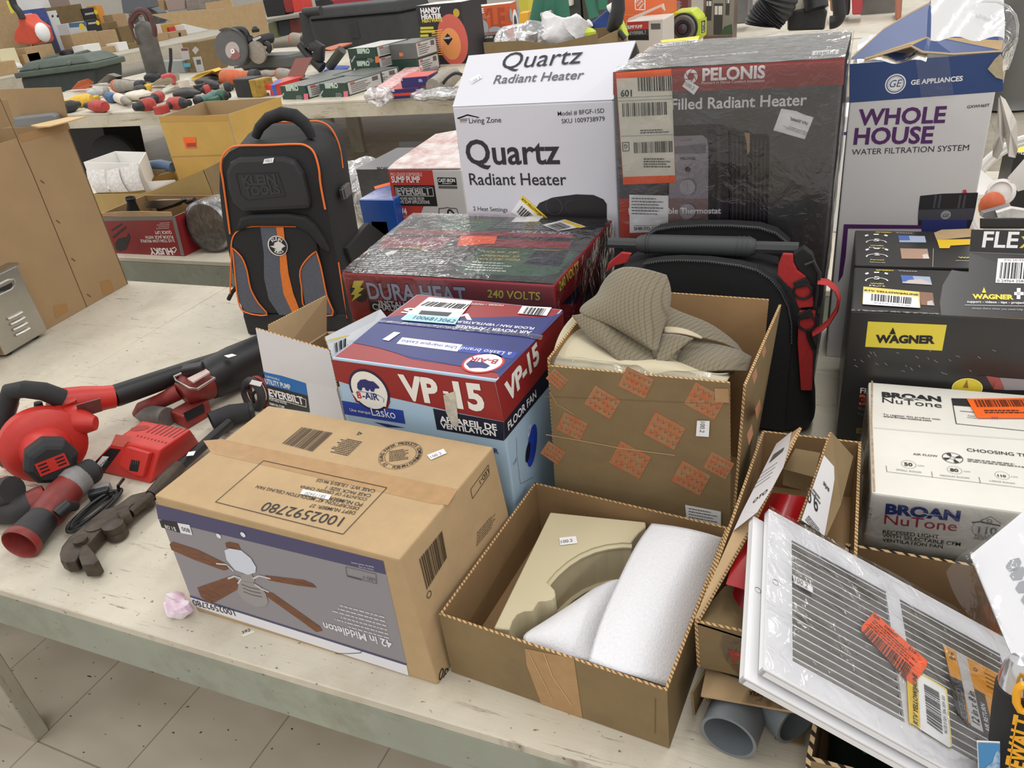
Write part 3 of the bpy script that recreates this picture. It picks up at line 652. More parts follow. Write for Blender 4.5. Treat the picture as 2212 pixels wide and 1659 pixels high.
sticker(pel,pl['front'],P1,[(85,398),(575,362),(615,1368),(150,1386)],ORL,'orange_shipping_label',k=5,th=0.0004,extra=lambda f:(
    f.q([(88,450),(578,425),(608,1305),(148,1320)],mat('label_cream',(226,224,210),0.4),1),f.bars([(275,440),(575,425),(582,558),(280,562)],22,I_K,2),f.bars([(140,668),(545,655),(548,768),(145,788)],30,I_K,2,5),
    f.t('109',(225,550),(126,552),I_K,k=3,bold=0.02),f.t('G',(186,1032),(156,1032),I_K,bold=0.01,k=3),f.path([(143,1015),(200,1013),(202,1088),(146,1090)],0.0012,I_K,3,True),
    f.bars([(242,1015),(586,1000),(590,1100),(245,1110)],40,I_K,2,9),f.lines((330,1150),(580,1150),(330,1240),4,I_G,k=2),f.lines((300,900),(570,890),(300,940),2,I_G,k=2),f.seg((95,620),(582,600),0.0006,I_G,2),f.seg((100,650),(584,628),0.0006,I_G,2),f.seg((130,960),(590,945),0.0006,I_G,2)))
sticker(pel,pl['front'],P1,[(205,1473),(552,1482),(548,1800),(208,1812)],LBL,'pickup_label',k=8,words=[('SHIP-TO-STORE',(245,1790),(520,1788),I_K,dict(bold=0.01))],extra=lambda f:(f.lines((222,1500),(520,1505),(222,1660),6,I_G,fill=0.3,k=2),f.seg((240,1750),(500,1750),0.0006,I_G,2)))
sticker(pel,pl['front'],P1,[(712,455),(822,520),(775,593),(672,515)],LBL,k=6,words=[(PRICE,(694,508),(768,553),ink((140,140,142)),{})])
sticker(pel,pl['front'],P1,[(1548,713),(1680,735),(1760,770),(1835,790),(1756,985),(1478,905)],LBL,'tilted_white_label',k=5,words=[('763-2099FL',(1788,838),(1628,790),I_K,dict(bold=0.015))],extra=lambda f:f.lines((1790,925),(1560,850),(1770,960),3,I_G,fill=0.3,k=2))
sticker(pel,pl['top'],P1,[(480,118),(825,78),(800,130),(500,170)],YEL,'yellow_barcode_label',k=5,extra=lambda f:(f.q([(490,140),(815,100),(800,130),(500,170)],LBL,1),f.bars([(540,140),(790,112),(780,132),(540,160)],20,I_G,2)))
sticker(pel,pl['front'],P1,[(1220,925),(1270,930),(1268,1090),(1245,1130),(1240,1000)],KR,'tear',k=5)
sticker(pel,pl['top'],P1,[(1825,212),(2060,198),(2045,238),(1815,250)],LBL,'barcode_print',k=4,extra=lambda f:f.bars([(1850,215),(2030,204),(2025,232),(1845,244)],16,I_K,2))
wrap_shell(pel,T,B,CLEAR,('top','front','right'),seed=5,n=26,depth=0.7)
# ---- pump box with its white flaps open
FL,FR = atz((570,806),0.985),atz((729,840),0.985); u = (FR-FL).normalized(); w = V((-u.y,u.x,0)); D = 0.19
T = [FL,FR,FR+w*D,FL+w*D]; B = [down(p) for p in T]
pump = thing('utility_pump_box','open white utility pump box with blue and black print, left of the bear box','box',base_of(T+B))
mb = MB()
for i,nm in ((0,'f'),(1,'r'),(2,'b'),(3,'l')): cardwall(mb,B[i],B[(i+1) % 4],T[(i+1) % 4],T[i],0.003,WHB,KRD,EDGE,(sum(T,V())/4)-T[i])
mb.poly([p+V((0,0,0.003)) for p in B],KRD)
pf = plane(B[0],B[1],T[0]); f = Face(mb,pf,I1)
f.q([(92,1135),(382,1225),(395,1310),(112,1235)],BB2 if False else mat('printed_mid_blue',(44,112,180),0.4),1); f.q([(112,1235),(395,1310),(410,1425),(125,1380)],BKG,1); f.t('SUBMERSIBLE',(106,1182),(205,1208),I_W,k=2); f.t('UTILITY PUMP',(110,1225),(282,1268),I_W,bold=0.02,hc=1.5,k=2)
f.path([(126,1265),(382,1335),(385,1388),(135,1320)],0.0014,I_W,2,True); f.t('EVERBILT',(138,1312),(372,1372),I_W,bold=0.03,hc=1.1,k=2); f.t('PORTABLE WATER',(136,1340),(255,1372),I_W,bold=0.01,hc=1.5,k=2); f.t('REMOVAL PUMP',(138,1372),(240,1398),I_W,bold=0.01,hc=1.5,k=2)
mb.build('carton',pump)
def flap(parent,a,b,c,d,mo,mi,th=0.003,name='flap',deco=None):
    mb = MB(); n = (b-a).cross(d-a).normalized(); cardwall(mb,a,b,c,d,th,mo,mi,EDGE,n if (CAMP-a).dot(n) < 0 else-n)
    if deco: deco(mb)
    return mb.build(name,parent)
ftl,ftr = atz((552,710),1.085),atz((712,758),1.085)
off = (T[0]-ftl); 
e = lambda p,y: aty(p,y)
flap(pump,T[0],T[1],aty((711,757),T[1].y-0.01),aty((552,709),T[0].y-0.01),WHB,WHB)
flap(pump,T[3]+V((0,0,0.001)),T[0]+V((0,0,0.001))+w*0.02,aty((581,702),T[0].y+0.05),aty((706,638),T[3].y+0.02),KR,KR)
def deco(mb):
    f = Face(mb,plane(T[1],T[2],aty((822,668),T[2].y)),I1); f.t('1/6',(855,742),(815,775),I_K,bold=0.02,k=14); f.t('HORSEPOWER',(812,780),(738,812),I_K,k=14); f.bars([(568,955),(730,880),(720,930),(575,1020)],12,I_K,14); f.seg((520,935),(735,885),0.002,YEL,14)
flap(pump,T[1]+w*0.012,T[2]+V((0.03,0,0)),aty((822,668),T[2].y-0.01),aty((702,728),T[1].y+0.03),WHB,WHB,deco=deco)
# ------------------------------------------------------------------ right half of the nearest table
LV = view(940,960,2.3729); R2 = view(1150,560,4.0218); S2 = view(1480,900,5.821); S3 = view(1480,1180,5.821); S4 = view(1480,1400,5.821); S5 = view(1840,1000,5.925)
S6 = view(1840,1380,5.946); NV_ = view(1500,880,2.1292); O1 = view(1780,440,3.7708); D1 = view(1550,0,3.3414); V4 = view(1820,800,5.643); C7 = view(2040,1080,4.147); C8 = view(2060,1400,6.405)
def sheet(name,parent,rows,m,sub=2,th=0.0015,jig=0.0,seed=0,label=None):
    mb = MB(); mb.net(rows,m)
    if jig: mb.jig(jig,12,seed)
    return mb.build(name,parent,subsurf=sub,solid=th)
def open_carton(t,T,B,th,mo,mi,name='carton',floor_=True,deco=None,edge=None):
    mb = MB(); c = sum(T,V()) / 4; cb = sum(B,V()) / 4
    for i in range(4):
        j = (i+1) % 4; cardwall(mb,B[i],B[j],T[j],T[i],th,mo,mi,edge or EDGE,(c+cb)/2-(B[i]+T[j])/2)
    if floor_: mb.poly([p+V((0,0,0.004)) for p in B],mi)
    if deco: deco(mb)
    return mb.build(name,t)
# ---- shallow carton with the corbel and foam
zt = ZT + 0.114
T = [atz((948,1327),zt),atz((1441,1493),zt),atz((1574,1139),zt),atz((1155,1042),zt)]
B = [atz((976,1451),ZT+.001),atz((1446,1617),ZT+.001)]; B += [down(T[2],ZT+.001),down(T[3],ZT+.001)]; T[1] = onpl(proj(T[1]),plane(B[0],B[1],T[0]))
sc = thing('shallow_carton','shallow open brown carton at the table edge, holding the cream bracket and foam','carton',base_of(T+B))
def sdeco(mb):
    f = Face(mb,plane(B[0],B[1],T[0]),LV,2); f.q([(460,1045),(712,1095),(760,1430),(560,1368),(470,1130)],TAPE,2)
    f.path([(480,1060),(560,1220),(600,1300)],0.0012,ink((200,170,130)),4); f.path([(560,1070),(600,1180),(700,1330)],0.0012,ink((206,178,138)),4); f.path([(1130,1300),(1128,1480)],0.0008,ink((90,66,42)),3)
open_carton(sc,T,B,0.004,KR2,KRD,deco=sdeco)
SC_T,SC_B = T,B
CREAM = mat('cream_painted_urethane',(205,194,160),0.5,noise=(5,0.03))
zc = ZT + 0.094
prof = [(590,347),(1078,397),(1080,420),(1045,450),(1020,480),(1006,500),(960,498),(880,507),(810,525),(740,555),(680,593),(620,645),(585,685),(570,707),(592,722),(612,745),(617,772),(600,792),(565,800),(530,800),(512,828),(500,850),(455,852),(420,868),(396,900),(380,948),(300,940)]
pts = [atz(LV(p),zc) for p in prof]
cb = thing('decorative_bracket','cream curved scroll corbel lying flat in the shallow carton','bracket',base_of([p-V((0,0,0.088)) for p in pts]))
mb = MB(); mb.prism(pts,V((0,0,-0.088)),CREAM); mb.bevel(0.0015,1,40); mb.build('body',cb)
ar = [atz(LV(p),zc) for p in prof[5:14]]
for dz in (-0.008,-0.08):
    mb = MB(); mb.tube([p+V((0,0,dz))+(V((0.12,-0.16,0)).normalized()*0.0015) for p in ar],(0.004,0.0028),CREAM,6); mb.build('arch_moulding',cb)
plt = (V((0,0,zc)),V((0,0,1)))
sticker(cb,plt,LV,[(637,482),(722,474),(730,510),(642,521)],LBL,words=[(PRICE,(647,508),(706,499),ink((90,90,94)),{})])
FOAM = mat('white_packing_foam',(232,232,236),0.7,noise=(240,0.06,0.3),bump=(320,0.8,0.001))
A = lambda p,h: atz(LV(p),ZT+h)
fo = sheet('foam_sheet',None,[[A((1195,1248),0.075),A((1060,1200),0.104),A((920,1160),0.106),A((790,1115),0.102)],[A((1270,1000),0.08),A((1130,985),0.118),A((980,930),0.12),A((850,900),0.108)],
     [A((1370,760),0.085),A((1230,740),0.126),A((1080,700),0.126),A((950,690),0.112)],[A((1430,590),0.09),A((1330,560),0.13),A((1180,530),0.13),A((1030,520),0.115)],
     [A((1466,480),0.10),A((1370,455),0.128),A((1230,425),0.128),A((1112,412),0.116)]],FOAM,3,0.006)
tag(fo,'wide white foam sheet folded along the right side of the shallow carton','foam')
fo = sheet('foam_sheet',None,[[A((545,1050),0.072),A((640,1075),0.074),A((780,1112),0.07),A((800,1118),0.066)],[A((410,1000),0.085),A((560,980),0.092),A((740,1000),0.086),A((860,960),0.066)],
     [A((540,935),0.080),A((680,880),0.09),A((820,850),0.085),A((900,850),0.066)],[A((830,738),0.06),A((880,715),0.075),A((940,690),0.07),A((1000,700),0.055)]],FOAM,3,0.006)
tag(fo,'small white foam sheet tucked between the cream bracket and wide foam','foam')
# ---- clothing carton with orange house marks
yf = 0.968; FL,FR = aty((1185,784),yf),aty((1576,835),yf); zt = (FL.z+FR.z) / 2; FL.z = FR.z = zt
BR,BL = atz((1661,646),zt+0.005),atz((1277,621),zt+0.005); BR.y = BL.y = min(BR.y,BL.y,1.262)
BR = aty((1661,646),BR.y); BL = aty((1300,621),BR.y)
T = [FL,FR,BR,BL]; B = [down(aty((1196,1060),yf)),down(aty((1583,1130),yf)),down(BR)+V((-0.01,0,0)),down(BL)]
cc = thing('clothing_carton','tall open brown carton with orange house marks, stuffed with khaki clothing','carton',base_of(T+B))
ORM = mat('orange_stamp_ink',(184,98,60),0.8,noise=(70,0.22,0.12),c2=(158,126,90))
mb = MB(); ctr = (sum(T,V())+sum(B,V())) / 8
cardwall(mb,B[0],B[1],T[1],T[0],0.004,KR2,KRD,EDGE,V((0,1,0))); cardwall(mb,B[2],B[3],T[3],T[2],0.004,KR2,mat('kraft_inner_light',(172,136,94),0.85,noise=(8,0.08)),EDGE,V((0,-1,0)))
LT = [T[0]+V((-0.004,0.006,0.01)),T[3]]; cardwall(mb,B[3],B[0],LT[0],LT[1],0.004,KR2,KRD,EDGE,V((1,0,0)))
RT = [aty((1612,832),yf+0.01),aty((1688,658),BR.y)]
cardwall(mb,B[1],B[2],RT[1],RT[0],0.004,KR2,KRD,EDGE,V((-1,0,0)))
mb.poly([p+V((0,0,0.004)) for p in B],KRD)
f = Face(mb,plane(B[0],B[1],T[0]),R2)
def house(f,cx,cy,s,rot,k=2): # plain stamped square with scratchy strokes
    P = lambda x,y: (cx+s*(x*math.cos(rot)-y*math.sin(rot)),cy+s*(x*math.sin(rot)+y*math.cos(rot)))
    f.q([P(-1,-0.72),P(1,-0.72),P(1,0.72),P(-1,0.72)],ORM,k)
    for i in range(5):
        for j in range(3):
            x = -0.75 + 0.36 * i; y = -0.45 + 0.42 * j
            f.path([P(x,y-0.1),P(x+0.1,y+0.12),P(x+0.24,y-0.06)],0.0012,KR2,k+1)
for cx,cy,s,r in ((610,1240,130,0.55),(1500,1230,150,0.5),(345,1450,115,0.45),(1150,1490,150,0.5),(215,1040,80,0.7),(900,1070,130,0.45),(850,1740,150,0.5),(180,1680,90,0.6),(1620,1790,110,0.5),(1380,1900,140,0.5)): house(f,cx,cy,s,r)
f.path([(120,1520),(350,1560),(780,1640),(1240,1700)],0.002,ink((184,148,108)),4); f.path([(160,1160),(220,1260),(360,1340)],0.0015,ink((180,144,104)),4)
f.seg((100,1190),(1710,1260),0.0008,ink((130,100,66)),3); f.seg((1645,1120),(1650,1240),0.02,TAPE,4)
f2 = Face(mb,plane(B[1],B[2],RT[1]),R2)
for cx,cy,s in ((1960,1300,60),(1930,1010,50),(1890,1520,60),(2010,800,40)): f2.q([(cx-s*.5,cy),(cx+s*.2,cy-s*1.5),(cx+s*.4,cy),(cx-s*.2,cy+s*1.6)],ORM,2)
mb.build('carton',cc)
pf = plane(B[0],B[1],T[0])
sticker(cc,pf,R2,[(1433,1395),(1543,1397),(1535,1536),(1424,1528)],LBL,words=[(PRICE,(1462,1408),(1455,1500),ink((90,90,94)),{})],k=8)
sticker(cc,pf,LV,[(1283,305),(1466,340),(1466,412),(1290,385)],LBL,'torn_address_label',k=8,extra=lambda f:f.lines((1300,322),(1455,350),(1300,380),4,I_G,fill=0.3,k=2))
fm = MB(); fa = [aty(R2((140+130*i,905+15*i+(18 if i % 2 else-12))),yf+0.012) for i in range(13)]
fm.net([[p+V((0,-0.004,-0.006)) for p in fa],[p+V((0,0.003,0.012+0.008*math.sin(7*i))) for i,p in enumerate(fa)],[p+V((0,0.02,0.004)) for p in fa]],CLEAR); fm.build('tape_strip',cc,subsurf=2)
# clothing: olive ripstop jacket, beige trousers
OLV = mat('olive_ripstop',(124,114,92),0.85,noise=(3,0.08),bump=(200,0.25,0.0006),sheen=0.2)
def ripstop(m):
    nt = m.node_tree; N = nt.nodes; L = nt.links; b = N['Principled BSDF']; src = b.inputs['Base Color'].links[0].from_socket
    tc = [n for n in N if n.type == 'TEX_COORD'][0]; mp = N.new('ShaderNodeMapping'); mp.inputs['Rotation'].default_value = (0.3,0.5,0.35); L.new(tc.outputs['Object'],mp.inputs[0])
    o = src
    for d in ('X','Z'):
        w = N.new('ShaderNodeTexWave'); w.inputs['Scale'].default_value = 55; w.bands_direction = d; w.inputs['Distortion'].default_value = 0.4; L.new(mp.outputs[0],w.inputs['Vector'])
        r = N.new('ShaderNodeValToRGB'); r.color_ramp.elements[0].position = 0.06; r.color_ramp.elements[0].color = (0.74,0.73,0.70,1); r.color_ramp.elements[1].position = 0.16; r.color_ramp.elements[1].color = (1,1,1,1); L.new(w.outputs['Fac'],r.inputs['Fac'])
        k = N.new('ShaderNodeMix'); k.data_type = 'RGBA'; k.blend_type = 'MULTIPLY'; k.inputs[0].default_value = 1; L.new(o,k.inputs[6]); L.new(r.outputs[0],k.inputs[7]); o = k.outputs[2]
    L.new(o,b.inputs['Base Color'])
ripstop(OLV)
BEI = mat('beige_cotton',(196,186,158),0.9,noise=(4,0.06),bump=(260,0.2,0.0005))
def Rr(lst,y): return [aty(R2(p),y) for p in lst]
tr = sheet('trousers',None,[Rr([(165,985),(450,1010),(770,1060),(1000,1050),(1250,1080),(1500,1130),(1690,1150)],0.978),Rr([(172,890),(440,905),(770,955),(1000,905),(1110,985),(1230,905),(1500,1040),(1680,1085)][:4]+[(1250,912),(1500,1040),(1680,1085)],0.992),
    Rr([(195,760),(430,770),(690,850),(930,890),(1200,890),(1470,980),(1700,1030)],1.03),Rr([(260,600),(420,630),(650,710),(900,810),(1180,840),(1480,930),(1740,1000)],1.09),
    Rr([(345,500),(500,600),(750,680),(960,760),(1250,780),(1500,850),(1790,930)],1.16)],BEI,3,0.003,0.004,3)
tag(tr,'pale beige trousers crumpled at the front of the clothing carton','clothing')
jk = thing('jacket','olive ripstop jacket heaped out of the clothing carton','clothing',down(aty(R2((800,700)),1.1),ZT+0.2))
sheet('folded_front',jk,[[aty(R2(p),y) for p,y in r] for r in (
    (((560,330),1.155),((610,190),1.165),((755,45),1.175),((1010,90),1.17),((1165,140),1.175)),
    (((500,345),1.13),((640,300),1.125),((775,190),1.12),((1000,250),1.12),((1215,270),1.15)),
    (((345,480),1.09),((600,400),1.085),((790,420),1.08),((1010,430),1.085),((1190,450),1.12)),
    (((620,520),1.07),((740,560),1.062),((870,620),1.056),((1010,610),1.06),((1120,640),1.08)),
    (((1020,780),1.045),((1045,790),1.04),((1065,805),1.036),((1080,795),1.04),((1090,780),1.05)))],OLV,3,0.002)
sheet('shadow_fold',jk,[[aty(R2(p),y) for p,y in r] for r in (
    (((345,490),1.09),((480,470),1.088),((600,400),1.092),((740,520),1.085),((1010,720),1.06)),
    (((420,600),1.07),((560,590),1.06),((690,590),1.072),((800,690),1.066),((1040,800),1.05)),
    (((510,710),1.05),((640,690),1.036),((740,720),1.048),((860,800),1.034),((1060,870),1.04)),
    (((690,800),1.024),((730,840),1.016),((800,850),1.024),((900,880),1.016),((1070,890),1.03)),
    (((770,950),1.008),((800,952),1.003),((850,945),1.008),((960,920),1.006),((1090,900),1.02)))],OLV,3,0.002)
sheet('sleeve',jk,[[aty(R2(p),y) for p,y in r] for r in (
    (((1180,410),1.19),((1300,470),1.19),((1520,540),1.19),((1690,660),1.19),((1780,740),1.19)),
    (((1150,500),1.15),((1300,540),1.15),((1500,600),1.15),((1680,690),1.16),((1800,770),1.17)),
    (((1130,600),1.12),((1290,620),1.115),((1480,690),1.12),((1660,720),1.14),((1840,820),1.15)))],OLV,3,0.002)
sheet('hem',jk,[[aty(R2(p),y) for p,y in r] for r in (
    (((1400,690),1.13),((1600,740),1.135),((1780,780),1.14),((1905,850),1.14)),(((1280,800),1.09),((1500,810),1.075),((1720,830),1.08),((1890,880),1.11)),
    (((1240,890),1.06),((1450,900),1.045),((1680,900),1.05),((1880,930),1.09)),(((1290,950),1.04),((1430,985),1.03),((1660,960),1.035),((1860,975),1.07)))],OLV,3,0.002)
sheet('waist_tape',jk,[[aty(R2(p),y) for p,y in r] for r in ((((1125,590),1.11),((1250,585),1.105),((1380,620),1.105),((1480,680),1.11)),(((1150,640),1.095),((1260,640),1.09),((1370,660),1.09),((1470,690),1.1)))],mat('pale_tape',(190,176,152),0.9),2,0.0015)
sheet('collar',jk,[[aty(R2(p),y) for p,y in r] for r in ((((1130,650),1.09),((1260,650),1.085),((1400,690),1.08)),(((1090,760),1.06),((1200,780),1.05),((1300,760),1.06)),(((1080,870),1.03),((1110,930),1.02),((1150,900),1.03)))],OLV,2,0.002)
# ---- black and red tool bag
BC = mat('black_nylon',(24,24,26),0.75,noise=(160,0.25),bump=(300,0.35,0.0006)); RC = mat('red_nylon',(176,40,40),0.7,noise=(150,0.12),bump=(300,0.3,0.0006)); HDL = mat('dark_handle_rubber',(58,60,62),0.6,bump=(150,0.2,0.0004))
yb = 1.395; W0 = aty(P2((60,700)),yb); W1 = aty(P2((1690,900)),yb); bx0,bx1 = W0.x,W1.x; bc = (bx0+bx1) / 2; hw = (bx1-bx0) / 2
bag = thing('tool_bag','black and red zipped tool bag with a thick black carrying bar','bag',(bc,yb,ZT))
def rrect(cx,cy,z,a,b,e=0.35,n=36):
    r = []
    for i in range(n):
        t = 2 * PI * i / n; c,s = math.cos(t),math.sin(t)
        r.append(V((cx+a*math.copysign(abs(c) ** e,c),cy+b*math.copysign(abs(s) ** e,s),z)))
    return r
ztop = aty(P2((900,690)),yb).z
mb = MB(); rings = [rrect(bc+.03,yb,ZT+0.001,hw*.92+.03,0.05)]
for k,(q,a,b) in enumerate(((0.08,1.0,0.056),(0.3,1.03,0.06),(0.6,1.03,0.06),(0.8,0.99,0.058),(0.93,0.90,0.052),(1.0,0.74,0.042))): xs_ = max(0,.032*(1-q/.8)); rings.append(rrect(bc+xs_,yb,ZT+(ztop-ZT)*q,hw*a+xs_,b))
mb.loft(rings,BC); mb.build('body',bag,subsurf=1)
yq2 = yb + 0.045; top = [aty(P2(p),yq2) for p in ((340,540),(450,470),(600,446),(850,432),(1100,434),(1350,452),(1500,500),(1620,600))]
mb = MB(); mb.prism(top+[down(top[-1],1.0),down(top[0],1.0)],V((0,0.035,0)),BC); mb.bevel(0.006,2); mb.build('rear_pocket',bag)
def zipper(path,nm='zipper',r=0.0025):
    mb = MB(); mb.tube(path,r,BLK,6)
    for a,b in zip(path,path[1:]):
        L_ = (b-a).length; n = max(1,int(L_/0.0042))
        for i in range(n):
            p = mid(a,b,(i+.5)/n); mb.box(p+V((0,-r,0)),(0.0022,0.003,0.0022),mat('zip_teeth',(92,94,96),0.4,0.3))
    return mb.build(nm,bag)
zipper([p+V((0,-0.004,0)) for p in top],r=0.003)
yfz = yb - 0.062
fp = [aty(P2(p),yfz) for p in ((250,900),(330,775),(480,750),(650,742),(900,752),(1180,790),(1330,830),(1450,905),(1540,1010),(1610,1150),(1640,1300),(1640,1480))]
mb = MB(); mb.prism(fp+[down(fp[-1],ZT+0.02),down(fp[0],ZT+0.02)],V((0,0.03,0)),BC); mb.bevel(0.006,2); mb.build('front_pocket',bag)
zipper([p+V((0,-0.002,0)) for p in fp[1:]])
yh = yb - 0.01
h0,h1 = aty(P2((22,590)),yh),aty(P2((1700,640)),yh); g0,g1 = mid(h0,h1,.20),mid(h0,h1,.76)
mb = MB(); up = V((0,0,1))
mb.tube([h0,g0],(0.0105,0.012),HDL,8,flat=up); mb.tube([g1,h1],(0.0115,0.012),HDL,8,flat=up)
mb.tube([mid(h0,h1,.16),mid(h0,h1,.18),mid(h0,h1,.21),g0,g1,mid(h0,h1,.79)],[0.012,0.0165,0.0175,0.018,0.0185,0.0135],HDL,16)
for t_ in (.21,.225,.70,.725,.75): mb.tube([mid(h0,h1,t_),mid(h0,h1,t_+.006)],0.0195,HDL,16)
mb.build('carrying_bar',bag)
for p in (mid(h0,h1,.05),mid(h0,h1,.93)):
    mb = MB(); mb.box((p.x,p.y+0.004,(p.z+ZT+.18)/2-0.004),(0.016,0.006,p.z-ZT-.18),BLK); mb.build('bar_upright',bag)
ys = yb - 0.068
def patch(nm,pts,m,y=ys,th=0.008): 
    mb = MB(); mb.prism([aty(P2(p),y) for p in pts],V((0,th,0)),m); mb.bevel(0.002,2); return mb.build(nm,bag)
patch('red_side_panel',[(1560,690),(1650,695),(1655,770),(1690,840),(1760,890),(1800,960),(1825,1060),(1835,1160),(1700,1172),(1640,1000),(1590,960),(1515,880),(1520,790)],RC)
patch('red_side_panel',[(130,680),(220,690),(180,770),(60,800),(-10,860),(20,770)],RC)
patch('red_side_panel',[(1705,1200),(1850,1200),(1830,1480),(1820,1900),(1720,1900),(1690,1480)],RC)
mb = MB(); mb.tube([aty(P2(p),ys-0.004) for p in ((1870,930),(1960,940),(2030,1000),(2060,1080),(2040,1180),(1970,1290),(1900,1350),(1830,1390))],(0.003,0.014),RC,8,flat=(0.6,0,0.4)); mb.build('strap_loop',bag)
for c_,r_ in (((1738,1020),82),((1775,1300),80)):
    mb = MB(); pp = [aty(P2((c_[0]+r_*math.cos(a),c_[1]+r_*.82*math.sin(a))),ys-0.004) for a in [i*2*PI/18 for i in range(18)]]; mb.tube(pp,0.0024,BLK,6,closed=True); mb.build('d_ring',bag)
    patch('ring_tab',[(c_[0]-90,c_[1]-70),(c_[0]+30,c_[1]-120),(c_[0]+60,c_[1]-50),(c_[0]-60,c_[1]-20)],BC,ys-0.006,0.006)
mb = MB(); mb.tube([aty(P2(p),ys-0.004) for p in ((1760,790),(1830,760),(1880,860),(1870,1000),(1850,1160))],0.004,BLK,6); mb.build('cord',bag)
mb = MB(); mb.tube([aty(P2(p),ys-0.004) for p in ((1785,1370),(1800,1440),(1840,1530))],0.005,BLK,6); mb.build('snap_hook',bag)
patch('shoulder_strap',[(1650,700),(1740,640),(1820,700),(1880,900),(1860,1160),(1830,1160),(1800,960),(1760,880),(1700,830),(1655,760)],BC,ys+0.004,0.02)
# ---- lower carton (mouth to the front), grey pipe elbow, upper carton with the red packet
yB = 0.69; zB = ZT + 0.083
bl,br = aty(S4((270,270)),yB),V((0.024,yB,zB)); zB = bl.z; br.z = zB
lb = thing('parts_carton','flattened brown carton with stencilled code hanging over the grey pipe','carton',V(((bl.x+br.x)/2,0.8,ZT)))
mb = MB(); x0,x1,y1 = bl.x,br.x,0.93
z0 = ZT + 0.001
for a,b in (((x0,yB),(x0,y1)),((x1,y1),(x1,yB)),((x0,y1),(x1,y1))): cardwall(mb,V((*a,z0)),V((*b,z0)),V((*b,zB)),V((*a,zB)),0.004,KR2,KRD,EDGE,V(((x0+x1)/2-(a[0]+b[0])/2,.8-(a[1]+b[1])/2,0)))
mb.prism([V((x0,yB,zB)),V((x1,yB,zB)),V((x1,y1,zB)),V((x0,y1,zB))],V((0,0,-0.004)),KR2); mb.build('carton',lb)
pc = [bl,br,aty(S4((1490,842)),yB-0.05),aty(S4((200,612)),yB-0.05)]; pc[1] = aty(S4((1545,715)),yB-0.004)
def d1(mb):
    f = Face(mb,plane(pc[0],pc[2],pc[3]),S4); f.t('YU410-3763/1',(790,618),(1402,712),I_K,bold=0.015,k=16)
    f.q([(690,770),(760,600),(830,550),(1500,740),(1490,835),(1000,800)],film('parcel_tape',0.02,0.12,50,0.5),18)
fl = MB(); pn = plane(pc[0],pc[2],pc[3]); pc[1] = onpl(proj(pc[1]),pn)
fl.prism(pc,pn[1]*0.003,KR); d1(fl); fl.build('flap',lb)
mb = MB(); q = [aty(S4(p),y) for p,y in (((250,262),yB),((65,560),yB-.055),((95,845),yB-.05),((200,640),yB-0.004))]; q[2].z = max(q[2].z,ZT+.002)
mb.prism(q,V((0.003,0.001,0)),KR2); mb.build('flap',lb)
mb = MB(); q = [atz(S4(p),ZT+0.004) for p in ((1150,790),(1500,850),(1490,1232),(1130,1150))]; mb.prism(q,V((0,0,0.003)),KR2); mb.build('flap',lb)
PVC = mat('grey_pvc',(118,124,128),0.4,noise=(12,0.05))
pm = atz(S4((540,1120)),ZT+0.036); ax = V((0.16,1,0)).normalized()
pipe = thing('pipe_elbow','grey plastic pipe elbow poking out from under the stencilled carton','pipe',down(pm+ax*0.03))
mb = MB(); r = 0.0345
mb.lathe(pm,ax,[(r-.004,0.07),(r-.004,0),(r,0),(r,0.038),(r-.0015,0.04),(r-.0015,0.10)],PVC,36); mb.build('socket',pipe)
mb = MB(); c0 = pm + ax * 0.05 + V((0.055,0.008,0.004)); ex = V((0.75,-0.66,0)).normalized()
mb.lathe(c0+ex*0.02,-ex,[(0.030,0.06),(0.030,0),(0.034,0),(0.034,0.06)],PVC,32); mb.build('branch',pipe)
# upper carton
yC = 0.675; fl0 = aty((1500,1343),yC); zC = fl0.z
up = thing('flap_carton','long open carton with standing flaps and red wineglass mark, left of the white grille','carton',V((-0.03,0.85,zB)))
xr,yb2 = 0.062,1.07; x0 = fl0.x
fb = aty((1504,1439),yC); z0 = max(fb.z,zB+0.001)
TT = [V((x0,yC,zC)),V((xr,yC,zC)),V((xr,yb2,zC+0.03)),V((x0+.035,yb2,zC+0.03))]; BB_ = [V((x0+.004,yC,z0)),V((xr,yC,z0)),V((xr,yb2,z0)),V((x0+.035,yb2,z0))]
def d2(mb):
    f = Face(mb,plane(BB_[0],BB_[1],TT[0]),S3,2); R_ = ink((190,62,40))
    f.q([(545,1290),(732,1340),(735,1395),(690,1420),(640,1425),(590,1400),(560,1350)],R_,2); f.q([(618,1415),(642,1420),(640,1490),(616,1485)],R_,2); f.seg((600,1490),(660,1500),0.0015,R_,2)
    f.q([(470,1100),(800,1170),(900,1400),(690,1640),(520,1450),(430,1240)],film('parcel_tape',0.02,0.12,50,0.5),4)
open_carton(up,TT,BB_,0.004,KR2,KRD,deco=d2)
mb = MB(); q = [V((x0,yC,zC)),aty(S3((800,1165)),yC),aty(S3((870,590)),yC+0.115),aty(S3((500,500)),yC+0.10)]
mb.add(q+[p-V((0,0,.003)) for p in q],[(0,1,2,3),(7,6,5,4),(0,3,7,4),(2,1,5,6),(3,2,6,7),(1,0,4,5)],KR2); mb.build('front_flap',up)
hl = [V((x0,yC+.002,zC+.004)),atz((1583,1149),zC+.045),atz((1677,958),zC+.05)]; tl = [aty((1508,1336),yC+.003),atz((1597,1185),zC+.05),atz((1728,922),zC+.10)]
tl[1] = atz(S2((870,1300)),zC+.055)
mb = MB(); lab = WHB
mb.add([hl[0],hl[1],hl[2],tl[2],tl[1],tl[0]],[(0,1,4,5),(1,2,3,4)],KR); o = V((0.003,0,-0.002)); mb.add([p+o for p in (hl[0],hl[1],hl[2],tl[2],tl[1],tl[0])],[(5,4,1,0),(4,3,2,1)],KRD)
